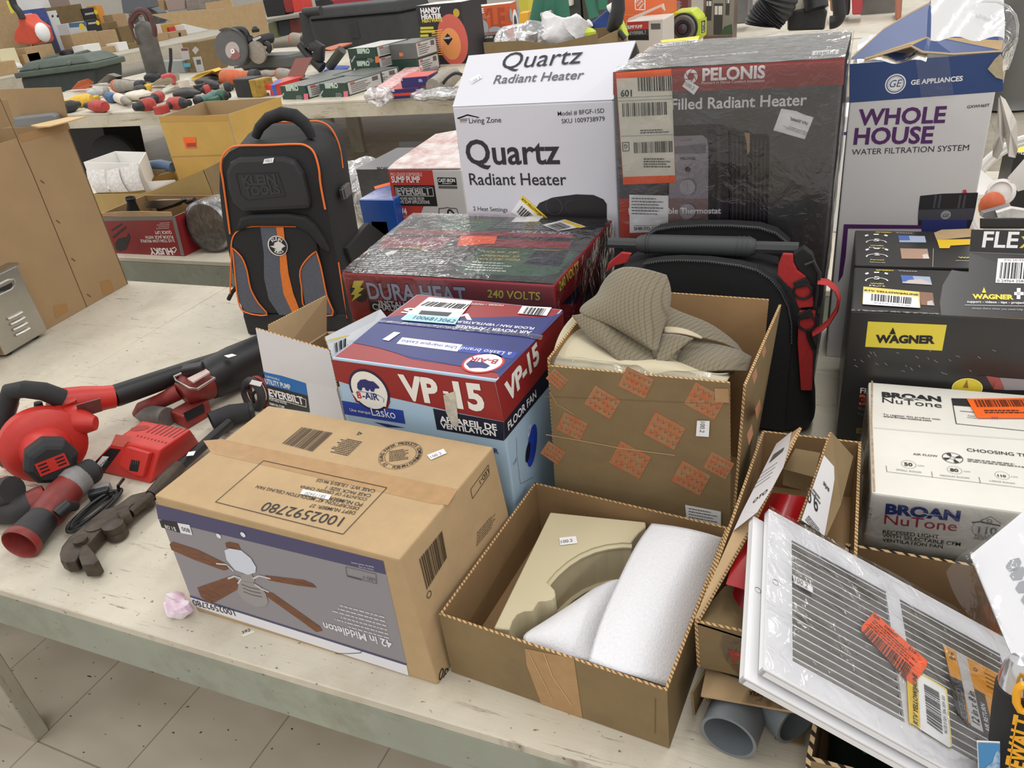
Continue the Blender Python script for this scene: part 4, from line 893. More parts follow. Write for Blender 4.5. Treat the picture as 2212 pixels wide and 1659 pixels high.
P6 = [tl[0],tl[1],tl[2]]; mb.add(P6+[p+o for p in P6],[(0,1,4,3),(1,2,5,4)],EDGE)
f = Face(mb,plane(hl[1],hl[2],tl[2]),S2)
f.q([(720,1200),(1150,345),(1345,190),(1300,420),(1240,640),(1100,900),(905,1215)],lab,2); f.q([(720,1200),(905,1210),(610,1440)],lab,2)
f.t('OTO',(850,1105),(1030,960),I_K,bold=0.02,k=4); f.q([(1060,590),(1120,480),(1255,390),(1235,440)],I_G,4)
for k in range(4): f.seg((850+30*k,920-60*k),(1080+30*k,760-60*k),0.0012,I_G,4)
mb.build('flap',up)
hr = [atz(S2((1780,1500)),zC+.02),atz(S2((1960,1100)),zC+.03),atz(S2((2115,500)),zC+.04)]; tr_ = [atz(S2((1440,1310)),zC+.05),atz(S2((1600,880)),zC+.06),atz(S2((1838,190)),zC+.10)]
mb = MB(); mb.add([hr[0],hr[1],hr[2],tr_[2],tr_[1],tr_[0]],[(0,1,4,5),(1,2,3,4)],KR2); o = V((-0.003,0,-0.002)); mb.add([p+o for p in (hr[0],hr[1],hr[2],tr_[2],tr_[1],tr_[0])],[(5,4,1,0),(4,3,2,1)],KRD); P6 = tr_; mb.add(P6+[p+o for p in P6],[(0,1,4,3),(1,2,5,4)],EDGE)
f = Face(mb,plane(hr[0],hr[2],tr_[2]),S2); f.q([(1450,1300),(1735,485),(1885,655),(1850,900),(1740,1500)],WHB,4)
f.t('SRJAB',(1720,850),(1795,950),I_K,bold=0.03,k=6); f.t('6',(1612,1190),(1660,1190),I_K,bold=0.01,k=6,hc=1.2); f.t('0',(1525,1090),(1580,1090),I_K,k=6); f.lines((1600,900),(1720,1060),(1560,960),2,I_G,k=6); f.lines((1540,1240),(1730,1480),(1490,1300),4,I_G,k=6)
mb.build('flap',up)
mb = MB(); q = [atz(S2((1385,400)),zC+.05),atz(S2((1700,455)),zC+.05),atz(S2((1620,760)),zC+.04),atz(S2((1240,660)),zC+.04)]; mb.prism(q,V((0,0.002,-0.03)),KR2); mb.build('end_flap',up)
RP = mat('red_wrapped_packet',(168,20,28),0.28,noise=(8,0.2)); 
rp = MB(); rows = [[atz(p,z) for p,z in r] for r in ((((1568,1262),zC+.02),((1615,1275),zC+.03),((1665,1295),zC+.02)),(((1590,1190),zC+.03),((1645,1215),zC+.046),((1700,1230),zC+.03)),(((1630,1120),zC+.035),((1685,1130),zC+.052),((1725,1140),zC+.035)),(((1668,1064),zC+.03),((1705,1068),zC+.045),((1742,1074),zC+.03)))]
rp.net(rows,RP); rp.net([[p+V((0,0,-.06)) for p in r][::-1] for r in rows],RP); rp = rp.build('packet',None,subsurf=2); tag(rp,'glossy red shrink wrapped packet lying inside the flap carton','packet')
# ---- white grilles lying over the cartons
GO,GU,GVv = V((-.027,.555,1.012)),V((.28,.581,.834)),V((-.049,.808,1.012))
u = (GU-GO).normalized(); n = u.cross(GVv-GO).normalized(); v = n.cross(u); GW,GH = 0.356,0.254; gp = (GO+n*0.0,n)
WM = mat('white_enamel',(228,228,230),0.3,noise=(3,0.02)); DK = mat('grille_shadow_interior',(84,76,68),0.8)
def uv(px): d = onpl(px,gp) - GO; return d.dot(u),d.dot(v)
pa = [uv(NV_(p)) for p in ((447,575),(447,1150),(962,1460),(885,835))]; pb0 = uv(NV_((940,860)))[0]
s0,s1 = pa[0][0],(pa[2][0]+pa[3][0]) / 2; vt,vb = GH - 0.036,0.030; s2,s3 = max(pb0,s1+.014),GW - 0.034
def make_grille():
    t = thing('return_air_grille','front white louvred air return grille in clear wrap with orange and yellow labels','grille',GO)
    mb = MB(); P = lambda a,b,c=0: GO + u * a + v * b + n * c
    def slab(a0,b0,a1,b1,c0=-.003,c1=0.0): mb.hexa([P(a0,b0,c0),P(a1,b0,c0),P(a1,b1,c0),P(a0,b1,c0)],[P(a0,b0,c1),P(a1,b0,c1),P(a1,b1,c1),P(a0,b1,c1)],WM)
    slab(0,0,s0,GH); slab(s3,0,GW,GH); slab(s1,vb,s2,vt); slab(s0,0,s3,vb); slab(s0,vt,s3,GH)
    for a0,b0,a1,b1 in ((0,0,.004,GH),(GW-.004,0,GW,GH),(0,0,GW,.004),(0,GH-.004,GW,GH)): slab(a0,b0,a1,b1,-.010,-.002)
    mb.build('frame',t)
    mb = MB(); slab(s0-.01,vb-.01,s3+.01,vt+.01,-.030,-.026); mb.m[0] = DK; mb.build('duct_backing',t)  # dark plate added to paint the shade behind the louvres
    N_ = 17
    for a0,a1 in ((s0,s1),(s2,s3)):
        mb = MB(); mb2 = mb
        for k in range(N_):
            c = vb + (vt-vb) * (k+.5) / N_; h = (vt-vb) / N_ * .42
            mb.hexa([P(a0,c-h*.2,-.002),P(a1,c-h*.2,-.002),P(a1,c-h*1.3,-.016),P(a0,c-h*1.3,-.016)],[P(a0,c+h*.2,-.0005),P(a1,c+h*.2,-.0005),P(a1,c-h*1.1,-.017),P(a0,c-h*1.1,-.017)],mat('louvre_enamel_shaded',(176,170,160),0.4))  # blades in greyer enamel, their shade put into the colour
            mb.hexa([P(a0,c-h*.14,-.0012),P(a1,c-h*.14,-.0012),P(a1,c+h*.14,-.0012),P(a0,c+h*.14,-.0012)],[P(a0,c-h*.2,.0002),P(a1,c-h*.2,.0002),P(a1,c+h*.2,.0002),P(a0,c+h*.2,.0002)],WM)  # whiter strip paints the light on each blade's front edge
        mb.build('louvre_bank',t)
    mb = MB(); c = P(*uv(NV_((372,805))),.0005)
    mb.lathe(c,n,[(0.004,0),(0.0035,-.0005),(0,-.0006)],ink((70,66,64)),14); mb.build('screw_hole',t)
    return t
gr = make_grille()
def copy_tree(o,parent=None):
    c = o.copy(); COL.objects.link(c); c.parent = parent
    for ch in list(o.children): copy_tree(ch,c)
    return c
g2 = copy_tree(gr); g2.location = GO - n * 0.016 - u * 0.012 - v * 0.008; g2['label'] = 'second white air return grille wrapped behind the front labelled one'
gs = (gp[0]+n*.0008,n)
sticker(gr,gs,NV_,[(450,775),(540,830),(542,858),(455,812)],LBL,words=[(PRICE,(460,800),(520,836),ink((110,110,112)),dict(hc=1.3))])
OG = ink((90,40,20)); N6 = NV_
sticker(gr,gs,NV_,[(820,945),(1065,1170),(1062,1195),(1003,1280),(985,1272),(762,1032),(764,1010)],ORL,'orange_barcode_label',k=7,words=[('DS0607',(872,1010),(932,1062),OG,dict(bold=0.02)),('DS',(825,965),(850,980),OG,dict(bold=0.02)),('219',(982,1110),(1015,1138),OG,dict(bold=0.02))],extra=lambda f:(f.bars([(798,1010),(1003,1200),(975,1252),(772,1038)],26,OG,2),f.lines((825,975),(1040,1170),(800,1010),4,OG,fill=0.25,k=2)))
sticker(gr,gs,S6,[(705,530),(900,468),(1175,630),(1210,660),(1275,1390),(1245,1402),(870,1170),(730,1080)],mat('label_pale_yellow',(238,214,110),0.45),'yellow_return_label',k=5,words=[('RTV YELLOW/JAUNE',(845,1120),(830,470),I_K,dict(bold=0.02,it=0.1))],
        extra=lambda f:(f.q([(845,520),(900,475),(1170,635),(1205,668),(1268,1380),(1245,1395),(880,1165)],LBL,1),f.q([(705,530),(835,520),(870,1140),(735,1078)],YEL,1),f.bars([(965,1080),(920,570),(1115,680),(1165,1230)],26,I_K,2),f.t('9618 0 001 306 009 301',(1225,1235),(1190,750),I_G,k=3)))
sticker(gr,gs,S6,[(1170,110),(1185,95),(1900,480),(1990,560),(1850,1310),(1830,1305),(1490,1085),(1380,1030),(1345,960),(1250,470)],mat('card_amber',(222,160,44),0.4),'product_card',k=4,words=[('12 in x 8 in',(1640,1120),(1570,700),I_K,dict(bold=0.01,hc=1.25)),('AIR RETURN',(1775,1215),(1700,850),I_W,dict(bold=0.01,hc=1.2)),('EVERBILT',(1470,1040),(1395,650),ink((120,118,116)),dict(bold=0.02))],
        extra=lambda f:(f.q([(1250,470),(1415,545),(1500,1088),(1380,1030),(1345,960)],ink((26,24,22)),1),f.q([(1330,160),(1475,240),(1690,1205),(1530,1115),(1410,530)],ink((200,198,196)),1),f.q([(1570,640),(1705,715),(1845,1300),(1690,1210)],ink((26,24,22)),1),f.path([(1330,640),(1400,650),(1480,1035),(1410,990)],0.0012,ink((120,118,116)),2,True),f.ring((1585,395),(1610,420),ink((90,60,20)),inner=0.6,k=2,n=12),f.lines((1700,420),(1890,520),(1740,640),4,ink((120,84,30)),fill=0.3,k=2),f.lines((1240,150),(1320,180),(1260,270),2,ink((120,84,30)),k=2)))
from mathutils import noise as mnoise
mb = MB(); mb.grid(lambda a,b:GO+u*(-.002+a*(GW+.004))+v*(-.002+b*(GH+.004))+n*(.0032+mnoise.noise(V((a*9,b*9,3)))*.0022+.0008),40,30,CLEAR); mb.build('plastic_wrap',gr)
# ---- right hand carton holding the grilles
xd0,xd1,yd0,yd1,zd = 0.028,0.44,0.562,0.918,0.878
T = [V((xd0-.006,yd0,zd)),V((xd1,yd0,zd)),V((xd1,yd1,zd+.004)),V((xd0+.024,yd1,zd+.004))]; B = [V((xd0,yd0+.004,ZT+.001)),V((xd1,yd0+.004,ZT+.001)),V((xd1,yd1,ZT+.001)),V((xd0+.024,yd1,ZT+.001))]
dc = thing('grille_carton','open corrugated carton at the lower right corner under the white grilles','carton',base_of(T+B))
open_carton(dc,T,B,0.005,KR2,mat('kraft_dark_inside',(128,100,68),0.9),edge=mat('open_flute_edge',(206,176,134),0.9,wave=(40,'DIAGONAL',1.5,0.25,0.5),c2=(40,26,14)))
GRC = mat('green_cloth',(34,96,44),0.6,noise=(10,0.3)); DGC = mat('dark_green_cloth',(18,44,28),0.7,noise=(10,0.3))
c = sheet('green_bag',None,[[V((.05+.06*i,.60+.07*j,ZT+.03+.02*math.sin(2.1*i+j)+.008*i)) for i in range(5)] for j in range(4)],DGC,2,0.004); tag(c,'dark green fabric bag crumpled in the lower right carton','bag')
c = sheet('green_strap',None,[[aty(S4(p),y) for p,y in r] for r in ((((2100,1090),.61),((2180,1180),.605),((2260,1330),.60)),(((2180,1060),.625),((2270,1160),.62),((2400,1330),.61)))],GRC,2,0.003); tag(c,'bright green strap lying over the dark green bag','strap')
# ---- clear clamshell grille on the right edge
A0 = aty((2095,1198),.74); nn = V((-.28,-.42,.86)).normalized(); cp = (A0,nn)
Pq = [onpl(p,cp) for p in ((2095,1198),(2235,1083),(2360,1260),(2222,1505))]
cg = thing('boxed_register','white wall register sealed in clear plastic at the right edge','grille',base_of([p-nn*.02 for p in Pq]))
mb = MB(); mb.prism(Pq,-nn*.012,WM); mb.bevel(.002,2)
mb.build('plate',cg)
for p in ((600,580),(635,660),(685,775),(735,880),(780,985)):
    mb = MB(); f = Face(mb,(cp[0],nn),C7); x,y = p; f.q([(x-50,y+20),(x-15,y-40),(x+70,y-62),(x+90,y-20),(x+60,y+55),(x-20,y+62)],mat('vent_slot',(150,152,156),0.5),2); mb.build('slot',cg)
mb = MB(); f = lambda p,h=0: onpl(C7(p),cp) + nn * h
mb.net([[f((15,640),.0),f((160,520),.012),f((240,480),.012)],[f((70,845),-.02),f((250,780),-.012),f((350,760),.004)],[f((380,1150),-.03),f((420,1180),-.02),f((500,1120),.002)],[f((560,1250),-.03),f((600,1230),-.02),f((620,1260),.002)]],CLEAR); mb.build('clamshell_rim',cg,subsurf=2)
mb = MB(); mb.grid(lambda a,b:mid(mid(Pq[0],Pq[1],a),mid(Pq[3],Pq[2],a),b)+nn*(.006+.003*mnoise.noise(V((a*6,b*6,1)))),16,16,CLEAR); mb.build('clamshell',cg)
# ---- black and yellow hand tool at the corner
ht = [aty(p,y) for p,y in (((2188,1820),.585),((2192,1640),.60),((2196,1540),.605),((2200,1480),.608))]
dt = thing('hand_tool','black and yellow handled tool with a silver cap at the bottom right corner','tool',down(ht[0],ZT+.006))
mb = MB(); mb.tube([down(ht[0],ZT+.008)]+ht,[.026,.025,.0235,.021,.019],BLKR,20); mb.build('handle',dt)
mb = MB(); e = (ht[3]-ht[2]).normalized(); mb.lathe(ht[3]-e*.002,e,[(.0175,0),(.0165,.012),(.013,.026),(.0085,.034),(0,.036)],mat('chrome',(214,214,216),0.15,1.0),24); mb.build('end_cap',dt)
fn = (CAMP-ht[2]); fn = (fn-e*fn.dot(e)).normalized(); pfz = (ht[2]+fn*.0275,fn)
YT = mat('yellow_trim',(236,168,32),0.45)
mb = MB(); f = Face(mb,pfz,C8); f.path([(870,990),(820,1300),(770,1659),(750,1800)],0.0012,YT,2); f.t('DEWALT',(960,1840),(1120,990),YT,bold=0.04,k=2,hc=1.1); mb.build('lettering',dt)
mb = MB(); mb.tube([onpl(C8(p),(pfz[0]-fn*.002,fn)) for p in ((960,510),(890,550),(868,640),(868,760),(920,860),(1000,890),(1080,860),(1100,640),(1050,530))],.0035,YT,8,closed=True); mb.build('hang_ring',dt)
# small picture card
cq = [aty(C8(p),.578) for p in ((320,1285),(640,1300),(640,1900),(350,1900))]; cq = [p for p in cq]
mb = MB(); mb.prism(cq,V((0,.0006,0)),LBL); f = Face(mb,plane(cq[0],cq[1],cq[3]),C8)
SKY = mat('printed_sky',(70,140,196),0.4,noise=(60,0.2,0.12),c2=(214,226,238)); f.q([(336,1300),(640,1312),(640,1890),(365,1890)],ink((70,140,196)),3); f.q([(430,1650),(480,1600),(540,1560),(560,1480),(600,1400),(640,1440),(640,1659)],SKY,4)
tag(mb.build('picture_card'),'small blue sky picture card leaning on the front grille','card')
# ---- white ventilation fan box
zt = ZT + 0.2
a,d = atz((1883,1064),zt),atz((1876,825),zt); u = V((math.cos(.012),math.sin(.012),0)); W_ = 0.36
T = [a,a+u*W_,d+u*W_,d]; B = [down(p) for p in T]; B[0] = down(aty((1862,1190),a.y)) if False else B[0]
br,mb,pl = closed_box('ventilation_fan_box','white ventilation fan box with navy and red lettering, in front of the black sprayer boxes',T,B,mat('white_carton_board',(226,223,214),0.6,noise=(7,0.05),bump=(30,.2,.001)))
f = Face(mb,pl['top'],V4)
BK2 = ink((40,40,44)); I_G2 = ink((120,118,116))
f.t('BROAN',(480,325),(1205,385),BK2,bold=0.05,hc=0.85,k=3); f.t('NuTone',(485,395),(1212,462),BK2,k=3,bold=0.0,hc=.9); f.q([(740,340),(880,348),(1010,372),(1010,378),(880,356),(740,347)],WHB,5)
f.t('To register this product visit:',(495,550),(1195,612),BK2,k=3,bold=0.01); f.t('www.broan-nutone.com',(495,572),(1082,628),BK2,k=3,bold=0.02)
f.path([(1330,345),(1385,655),(2500,770)],0.0012,BK2,3); f.q([(1330,345),(2500,370),(2500,520),(1350,430)],BK2,3); f.seg((1430,500),(1640,518),0.0012,BK2,3); f.t('Type:',(1525,562),(1625,570),BK2,k=3); f.t('Model:',(1525,585),(1635,594),BK2,k=3)
f.t('AIR FLOW',(860,1035),(1162,1062),BK2,k=3,bold=0.008); f.t('CHOOSING THE RIGHT FAN',(1518,990),(2960,1130),BK2,k=3,bold=0.008)
f.ring((1340,1072),(1470,1090),BK2,inner=0.93,k=3); f.ring((1340,1072),(1375,1078),BK2,inner=0.8,k=3,n=16)
for k in range(4): f.ring((1340,1072),(1455,1088),BK2,inner=0.38,k=3,n=6,a0=k*PI/2+.2,a1=k*PI/2+.75)
f.lines((1520,1075),(2300,1160),(1525,1120),2,I_G2,k=3)
for x,y,n_,lb_ in ((805,1150,'50','SMALL ROOM'),(1365,1220,'80','MEDIUM ROOM'),(1945,1285,'110','LARGE ROOM')):
    f.ring((x,y),(x+92,y+10),I_G2,inner=0.95,k=3); f.t(n_,(x-52,y+14),(x+50,y+24),BK2,bold=0.03,k=3); f.t('CFM',(x+112,y+22),(x+190,y+30),I_G2,k=3); w_ = 150 if len(lb_) < 11 else 175; f.t(lb_,(x-w_,y+72),(x+w_+5,y+108),I_G2,k=3)
f.path([(530,1165),(540,1240),(2400,1462)],0.0006,BK2,3); f.seg((1085,1238),(1095,1308),0.0006,BK2,3); f.seg((1662,1305),(1678,1378),0.0006,BK2,3)
f.path([(380,700),(1200,770),(2300,850)],0.004,ink((206,203,196)),1); f.path([(360,130),(350,600),(385,1480)],0.003,mat('worn_edge',(196,170,140),.9,noise=(90,.3)),2)
f = Face(mb,pl['front'],S5)
f.t('BROAN',(425,640),(1378,740),ink((36,52,120)),bold=0.05,k=3,hc=.88); f.t('NuTone',(412,775),(1340,872),ink((170,46,58)),bold=0.0,k=3,hc=.9); f.q([(800,630),(900,628),(1000,650),(1180,664),(1000,662),(900,640)],ink((222,219,212)),5)
for s_,p_,q_ in (('RECESSED LIGHT',(396,898),(1112,966)),('WITH SELECTABLE CFM',(392,945),(1388,1062)),('VENTILATION FAN',(388,1000),(1160,1090))): f.t(s_,p_,q_,BK2,bold=0.006,k=3)
f.t('110',(1612,895),(1850,915),I_G2,bold=0.02,k=3); f.t('MILLION',(1575,938),(1880,965),I_G2,k=3); f.t('HOMES',(1565,975),(1790,995),I_G2,k=3)
f.ring((1730,850),(1920,880),I_G2,inner=0.97,k=3,a0=2.7,a1=4.3); f.path([(1540,760),(1640,748),(1760,775),(1900,800)],0.002,ink((70,68,68)),3); f.path([(1640,740),(1775,680),(1910,775)],0.001,I_G2,3); f.path([(1735,720),(1735,755),(1790,762),(1790,725)],0.001,I_G2,3,True)
mb.build('carton',br)
sticker(br,pl['top'],V4,[(1510,360),(2400,350),(2500,598),(1640,596)],ORL,'orange_barcode_label',k=7,words=[('512',(1890,572),(1808,570),ink((90,40,110)),{})],extra=lambda f:(f.bars([(1600,362),(2330,358),(2380,440),(1640,450)],34,OG,2),f.lines((1720,480),(2300,480),(1740,530),2,OG,k=2)))
fb_ = [aty((1862,1185),a.y-.004),aty((1880,1060),a.y-.004)]
mb = MB(); mb.net([[fb_[0],mid(fb_[0],fb_[1]),fb_[1]],[B[0]+V((.005,-.004,.02)),mid(B[0],T[0])+V((.004,-.004,0)),T[0]+V((.004,-.003,.002))]],CLEAR); mb.net([[T[0]+V((-.012,0,-.1)),T[0]+V((-.003,-.002,0))],[T[3]+V((-.014,0,-.12)),T[3]+V((-.003,0,0))]],CLEAR); mb.build('plastic_wrap',br)
wrap_shell(br,T,B,CLEAR,('front',),off=.004,amp=.002,seed=9,n=14,name='front_film')
# ---- black paint sprayer boxes
BX = mat('printed_charcoal',(48,47,46),0.3,noise=(5,.06)); YW = mat('print_yellow',(226,206,66),0.4)
zt = ZT + 0.325
def sprayer(label,yl,yr,xw,top_q,vw,dy):
    pass
def stopwatch(f,x,y,n_,w1,w2,s=1.0):
    f.ring((x,y+30*s),(x+95*s,y+30*s),I_W,inner=0.86,k=3,a0=-.15,a1=PI+.15,asp=.75 if s == 1 else .75)
    f.q([(x-22,y-42),(x+22,y-42),(x+20,y-32),(x-20,y-32)],I_W,3); f.q([(x-95,y-30),(x-70,y-38),(x-62,y-26),(x-88,y-18)],I_W,3); f.q([(x+95,y-30),(x+70,y-38),(x+62,y-26),(x+88,y-18)],I_W,3)
    f.t(n_,(x-22,y+18),(x+24,y+20),I_W,bold=.03,k=3,hc=.9); f.t(w1,(x-52,y+58),(x+60,y+60),YW,bold=.03,k=3,hc=.8); f.t(w2,(x-58,y+76),(x+68,y+80),I_W,k=3,hc=.8)
a,d = atz((1838,671),zt),atz((1845,577),zt); Wx = .42
T = [a,a+V((Wx,.004,0)),d+V((Wx,.004,0)),d]; B = [down(p) for p in T]
wf,mb,pl = closed_box('paint_sprayer_box','front black paint sprayer box with big yellow name panel and raised torn lid',T,B,BX)
f = Face(mb,pl['top'],O1)
f.t('SPEED',(422,548),(568,552),YW,bold=.04,k=3,hc=.6); f.t('Vitesse',(605,552),(758,558),I_W,k=3,hc=.6)
stopwatch(f,428,600,'5','Walls','Murs')
f.q([(622,585),(862,598),(880,665),(640,650)],ink((170,182,206)),2); f.q([(622,585),(720,590),(740,640),(636,635)],ink((80,110,180)),3); f.q([(690,625),(790,618),(870,650),(880,665),(640,650)],ink((206,196,190)),3)
f.q([(770,720),(885,728),(900,835),(790,826)],ink((150,112,92)),2); f.q([(840,800),(880,790),(898,832),(840,830)],ink((214,206,200)),3)
f.q([(225,862),(950,895),(950,905),(222,872)],mat('scuffed_edge',(150,148,142),.8,noise=(160,.7,.08),c2=(40,40,38)),2)
f = Face(mb,pl['front'],O1)
f.q([(358,958),(1000,986),(962,1196),(335,1164)],YW,2); f.t('WAGNER',(418,1128),(902,1136),I_K,bold=.055,k=3,hc=1.0); f.q([(530,1062),(562,1005),(585,1062)],I_K,3)
for k in range(26): r_ = rnd.random; x,y = 200 + 1200 * r_(),1180 + 200 * r_(); f.seg((x,y),(x+12+20*r_(),y+8+14*r_()),.0008,ink((150,148,140)),2)
f.ring((1165,1500),(1292,1505),YW,k=3,asp=.85); f.q([(1130,1495),(1165,1430),(1175,1500)],ink((150,110,60)),4); f.ring((1165,1500),(1292,1505),ink((250,236,130)),inner=.93,k=4,asp=.85)
f.q([(1250,1400),(1330,1400),(1400,1450),(1380,1510),(1290,1505)],ink((50,44,44)),3); f.q([(1320,1400),(1430,1415),(1460,1480),(1470,1515),(1380,1510)],ink((164,80,76)),3); f.q([(1430,1415),(1800,1440),(1800,1520),(1470,1515)],ink((150,144,146)),3)
FV = V4; f = Face(mb,pl['front'],V4); f.t('FLEXIO',(215,275),(560,290),I_W,k=3,bold=.01,hc=1.1); f.t('3000',(200,415),(640,430),ink((220,90,60)),bold=.04,k=3); f.t('Variable',(190,482),(420,495),ink((150,148,146)),k=3); f.t('Pulverisateur',(190,545),(520,560),ink((150,148,146)),k=3); f.q([(170,700),(420,712),(415,772),(166,765)],YW,2); f.t('100%',(192,752),(300,756),I_K,bold=.02,k=3)
mb.build('carton',wf)
# torn, raised right half of the lid
rz = [aty(O1((955,905)),a.y+.003),V((a.x+Wx,a.y+.004,zt+.002))]
rt = [aty(O1((1185,398)),a.y+.115)]; rt.append(rt[0]+V((.26,0,-.004))); l0 = aty(O1((975,655)),a.y+.055); l1 = aty(O1((1180,600)),a.y+.07)
pnl = plane(rz[0],rz[1],rt[0]); poly = [rz[0],rz[1],rt[1],rt[0],onpl(O1((1180,560)),pnl),onpl(O1((1040,540)),pnl),onpl(O1((968,660)),pnl),onpl(O1((945,800)),pnl)]
mb = MB(); mb.prism(poly,-pnl[1]*.002,BX,KR)
f = Face(mb,pnl,O1)
f.q([(1416,448),(1800,452),(1800,655),(1396,645)],I_W,2); f.bars([(1440,480),(1790,484),(1780,620),(1425,612)],22,I_K,3); f.t('P/N 2419309',(1470,470),(1660,472),ink((120,90,120)),k=3); f.t('0 24964 25867 8',(1410,640),(1700,645),I_K,k=3)
f.t('WAGNER',(1208,775),(1545,782),YW,bold=.055,k=3); f.q([(1285,728),(1302,682),(1320,728)],YW,3); f.q([(1570,690),(1600,690),(1598,780),(1568,780)],I_W,3); f.q([(1548,722),(1625,722),(1625,748),(1548,748)],I_W,3)
f.t('support - videos - tips - project ideas',(1165,808),(1720,820),I_W,k=3,bold=.015); f.seg((1145,828),(1720,838),.0006,I_W,3); f.t('always there when you need help',(1205,860),(1620,872),ink((180,178,176)),k=3)
mb.build('raised_lid',wf)
ft = [rt[0]+V((.0,.002,.001)),rt[1]+V((0,.002,.001))]; f2 = [aty(O1((1200,210)),rt[0].y+.012),aty(O1((1200,210)),rt[0].y+.012)+V((.26,0,0))]
mb = MB(); p2 = plane(ft[0],ft[1],f2[0]); mb.prism([ft[0],ft[1],f2[1],f2[0]],-p2[1]*.002,BX,KR); f = Face(mb,p2,O1); f.t('FLE',(1285,352),(1575,358),I_W,bold=.02,k=2,hc=1.0); f.t('XiO',(1590,358),(1860,362),YW,bold=.02,k=2)
mb.build('lid_tongue',wf)
mb = MB(); q = [aty(O1(p),rt[0].y+.02) for p in ((1270,120),(1900,118),(1900,205),(1270,205))]; mb.prism(q,V((0,.003,0)),BX); mb.bevel(.004,2); mb.build('lid_tab',wf)
sticker(wf,pl['top'],O1,[(320,683),(775,727),(783,857),(312,824)],mat('label_pale_yellow',(238,214,110),.45),'yellow_return_label',k=6,words=[('RTV YELLOW/JAUNE',(328,712),(768,750),I_K,dict(bold=.03,hc=.85))],extra=lambda f:(f.q([(322,722),(768,760),(775,850),(318,820)],LBL,1),f.bars([(385,735),(722,768),(715,822),(382,792)],26,I_K,2),f.t('9618 0 001 311 019 006',(405,812),(700,838),I_G,k=2)))
a2,d2 = atz((1845.5,574),zt),atz((1847,497),zt)
a2.y += .006; T = [a2,a2+V((Wx,.004,0)),d2+V((Wx,.004,0)),d2]; B = [down(p) for p in T]
wr,mb,pl = closed_box('paint_sprayer_box','rear black paint sprayer box with a torn opening showing yellow inside',T,B,BX)
f = Face(mb,pl['top'],O1)
f.t('SPEED',(420,238),(552,242),YW,bold=.04,k=3,hc=.6); f.t('Vitesse',(582,242),(720,246),I_W,k=3,hc=.6)
stopwatch(f,425,290,'5','Walls','Murs',.9); stopwatch(f,430,405,'2','Fences','Clotures',.95)
f.q([(602,262),(820,266),(832,318),(615,316)],ink((170,182,206)),2); f.q([(602,262),(690,264),(700,300),(612,300)],ink((80,110,180)),3); f.q([(620,366),(842,370),(858,452),(632,450)],ink((180,146,124)),2); f.q([(800,420),(840,410),(858,450),(806,451)],ink((220,210,200)),3)
f.q([(895,240),(960,215),(1215,205),(1240,270),(1000,292),(915,296)],KR,3); f.q([(918,296),(1300,290),(1300,330),(1030,345),(1020,366),(940,366)],ink((230,188,40)),3)
f.t('WAGNER',(1095,448),(1350,452),YW,bold=.05,k=4,hc=.8); f.seg((1072,468),(1300,470),.001,I_W,4); f.path([(890,370),(885,520)],.001,ink((170,168,160)),4)
mb.build('carton',wr)
# ---- water filter box, torn open
yg = 1.70; a,b = aty((1843,139),yg),aty((2166,116),yg); zt = (a.z+b.z) / 2; b.z = zt; a.z = zt
T = [a,b,b+V((0,.15,0)),a+V((0,.15,0))]; b0 = aty((1806,590),yg); B = [down(a)+V((.006,0,0)),down(b)+V((.004,0,0)),down(T[2]),down(T[3])]
GEW = mat('printed_light_grey',(212,209,208),.4,noise=(4,.03)); GEB = mat('printed_deep_blue',(40,66,118),.35); PUP = ink((82,34,96)); 
ge,mb,pl = closed_box('water_filter_box','torn blue and white water filtration box, tallest on the right side',T,B,dict(all=GEW,top=ink((20,24,40))))
f = Face(mb,pl['front'],D1); f.q([(952,462),(2056,378),(2062,650),(2050,660),(950,742)],GEB,1)
f.ring((1284,605),(1360,600),I_W,k=2); f.ring((1284,605),(1350,601),GEB,inner=.9,k=3); f.t('GE',(1242,630),(1330,622),GEB,it=.25,k=4,hc=1.1); f.ring((1284,605),(1336,601),GEB,inner=.97,k=4)
f.t('GE APPLIANCES',(1394,612),(1768,582),I_W,bold=.03,k=3)
f.t('WHOLE',(1010,902),(1640,882),PUP,bold=.03,k=2); f.t('HOUSE',(980,1040),(1550,1030),PUP,bold=.03,k=2); f.t('WATER FILTRATION SYSTEM',(968,1118),(1812,1085),ink((50,30,56)),bold=0,k=2); f.t('GXWH60T',(1800,782),(1962,768),I_K,bold=.012,k=2)
f = Face(mb,pl['front'],view(1780,200,3.949))
FB_ = ink((34,34,40)); f.q([(820,880),(1000,862),(1315,852),(1290,1000),(1270,1085),(1240,1160),(800,1160),(805,1000)],FB_,2); f.q([(805,1000),(1290,985),(1270,1085),(800,1085)],ink((70,70,80)),3); f.q([(830,1085),(1220,1085),(1210,1300),(835,1300)],ink((44,52,110)),3)
for x in (940,980,1150,1190): f.seg((x+15,870),(x-5,985),.004,ink((70,70,78)),4)
f.ring((1038,1042),(1082,1040),ink((150,150,156)),k=4); f.t('GE',(1012,1060),(1066,1058),FB_,it=.2,k=5); f.q([(1185,830),(1210,825),(1220,855),(1180,856)],ink((206,60,70)),3)
f.q([(170,1122),(830,1130),(830,1160),(205,1158),(185,1400),(160,1560),(120,1620)],PUP,3)
mb.build('carton',ge)
gyf = yg + .004
gp_ = [aty(D1(p),y) for p,y in (((1060,425),gyf),((1395,330),gyf+.01),((1480,375),gyf),((1700,392),gyf),((2050,370),gyf),((2068,295),gyf+.03),((2066,0),gyf+.11),((1560,8),gyf+.11),((1400,92),gyf+.09),((1200,212),gyf+.06),((955,432),gyf))]
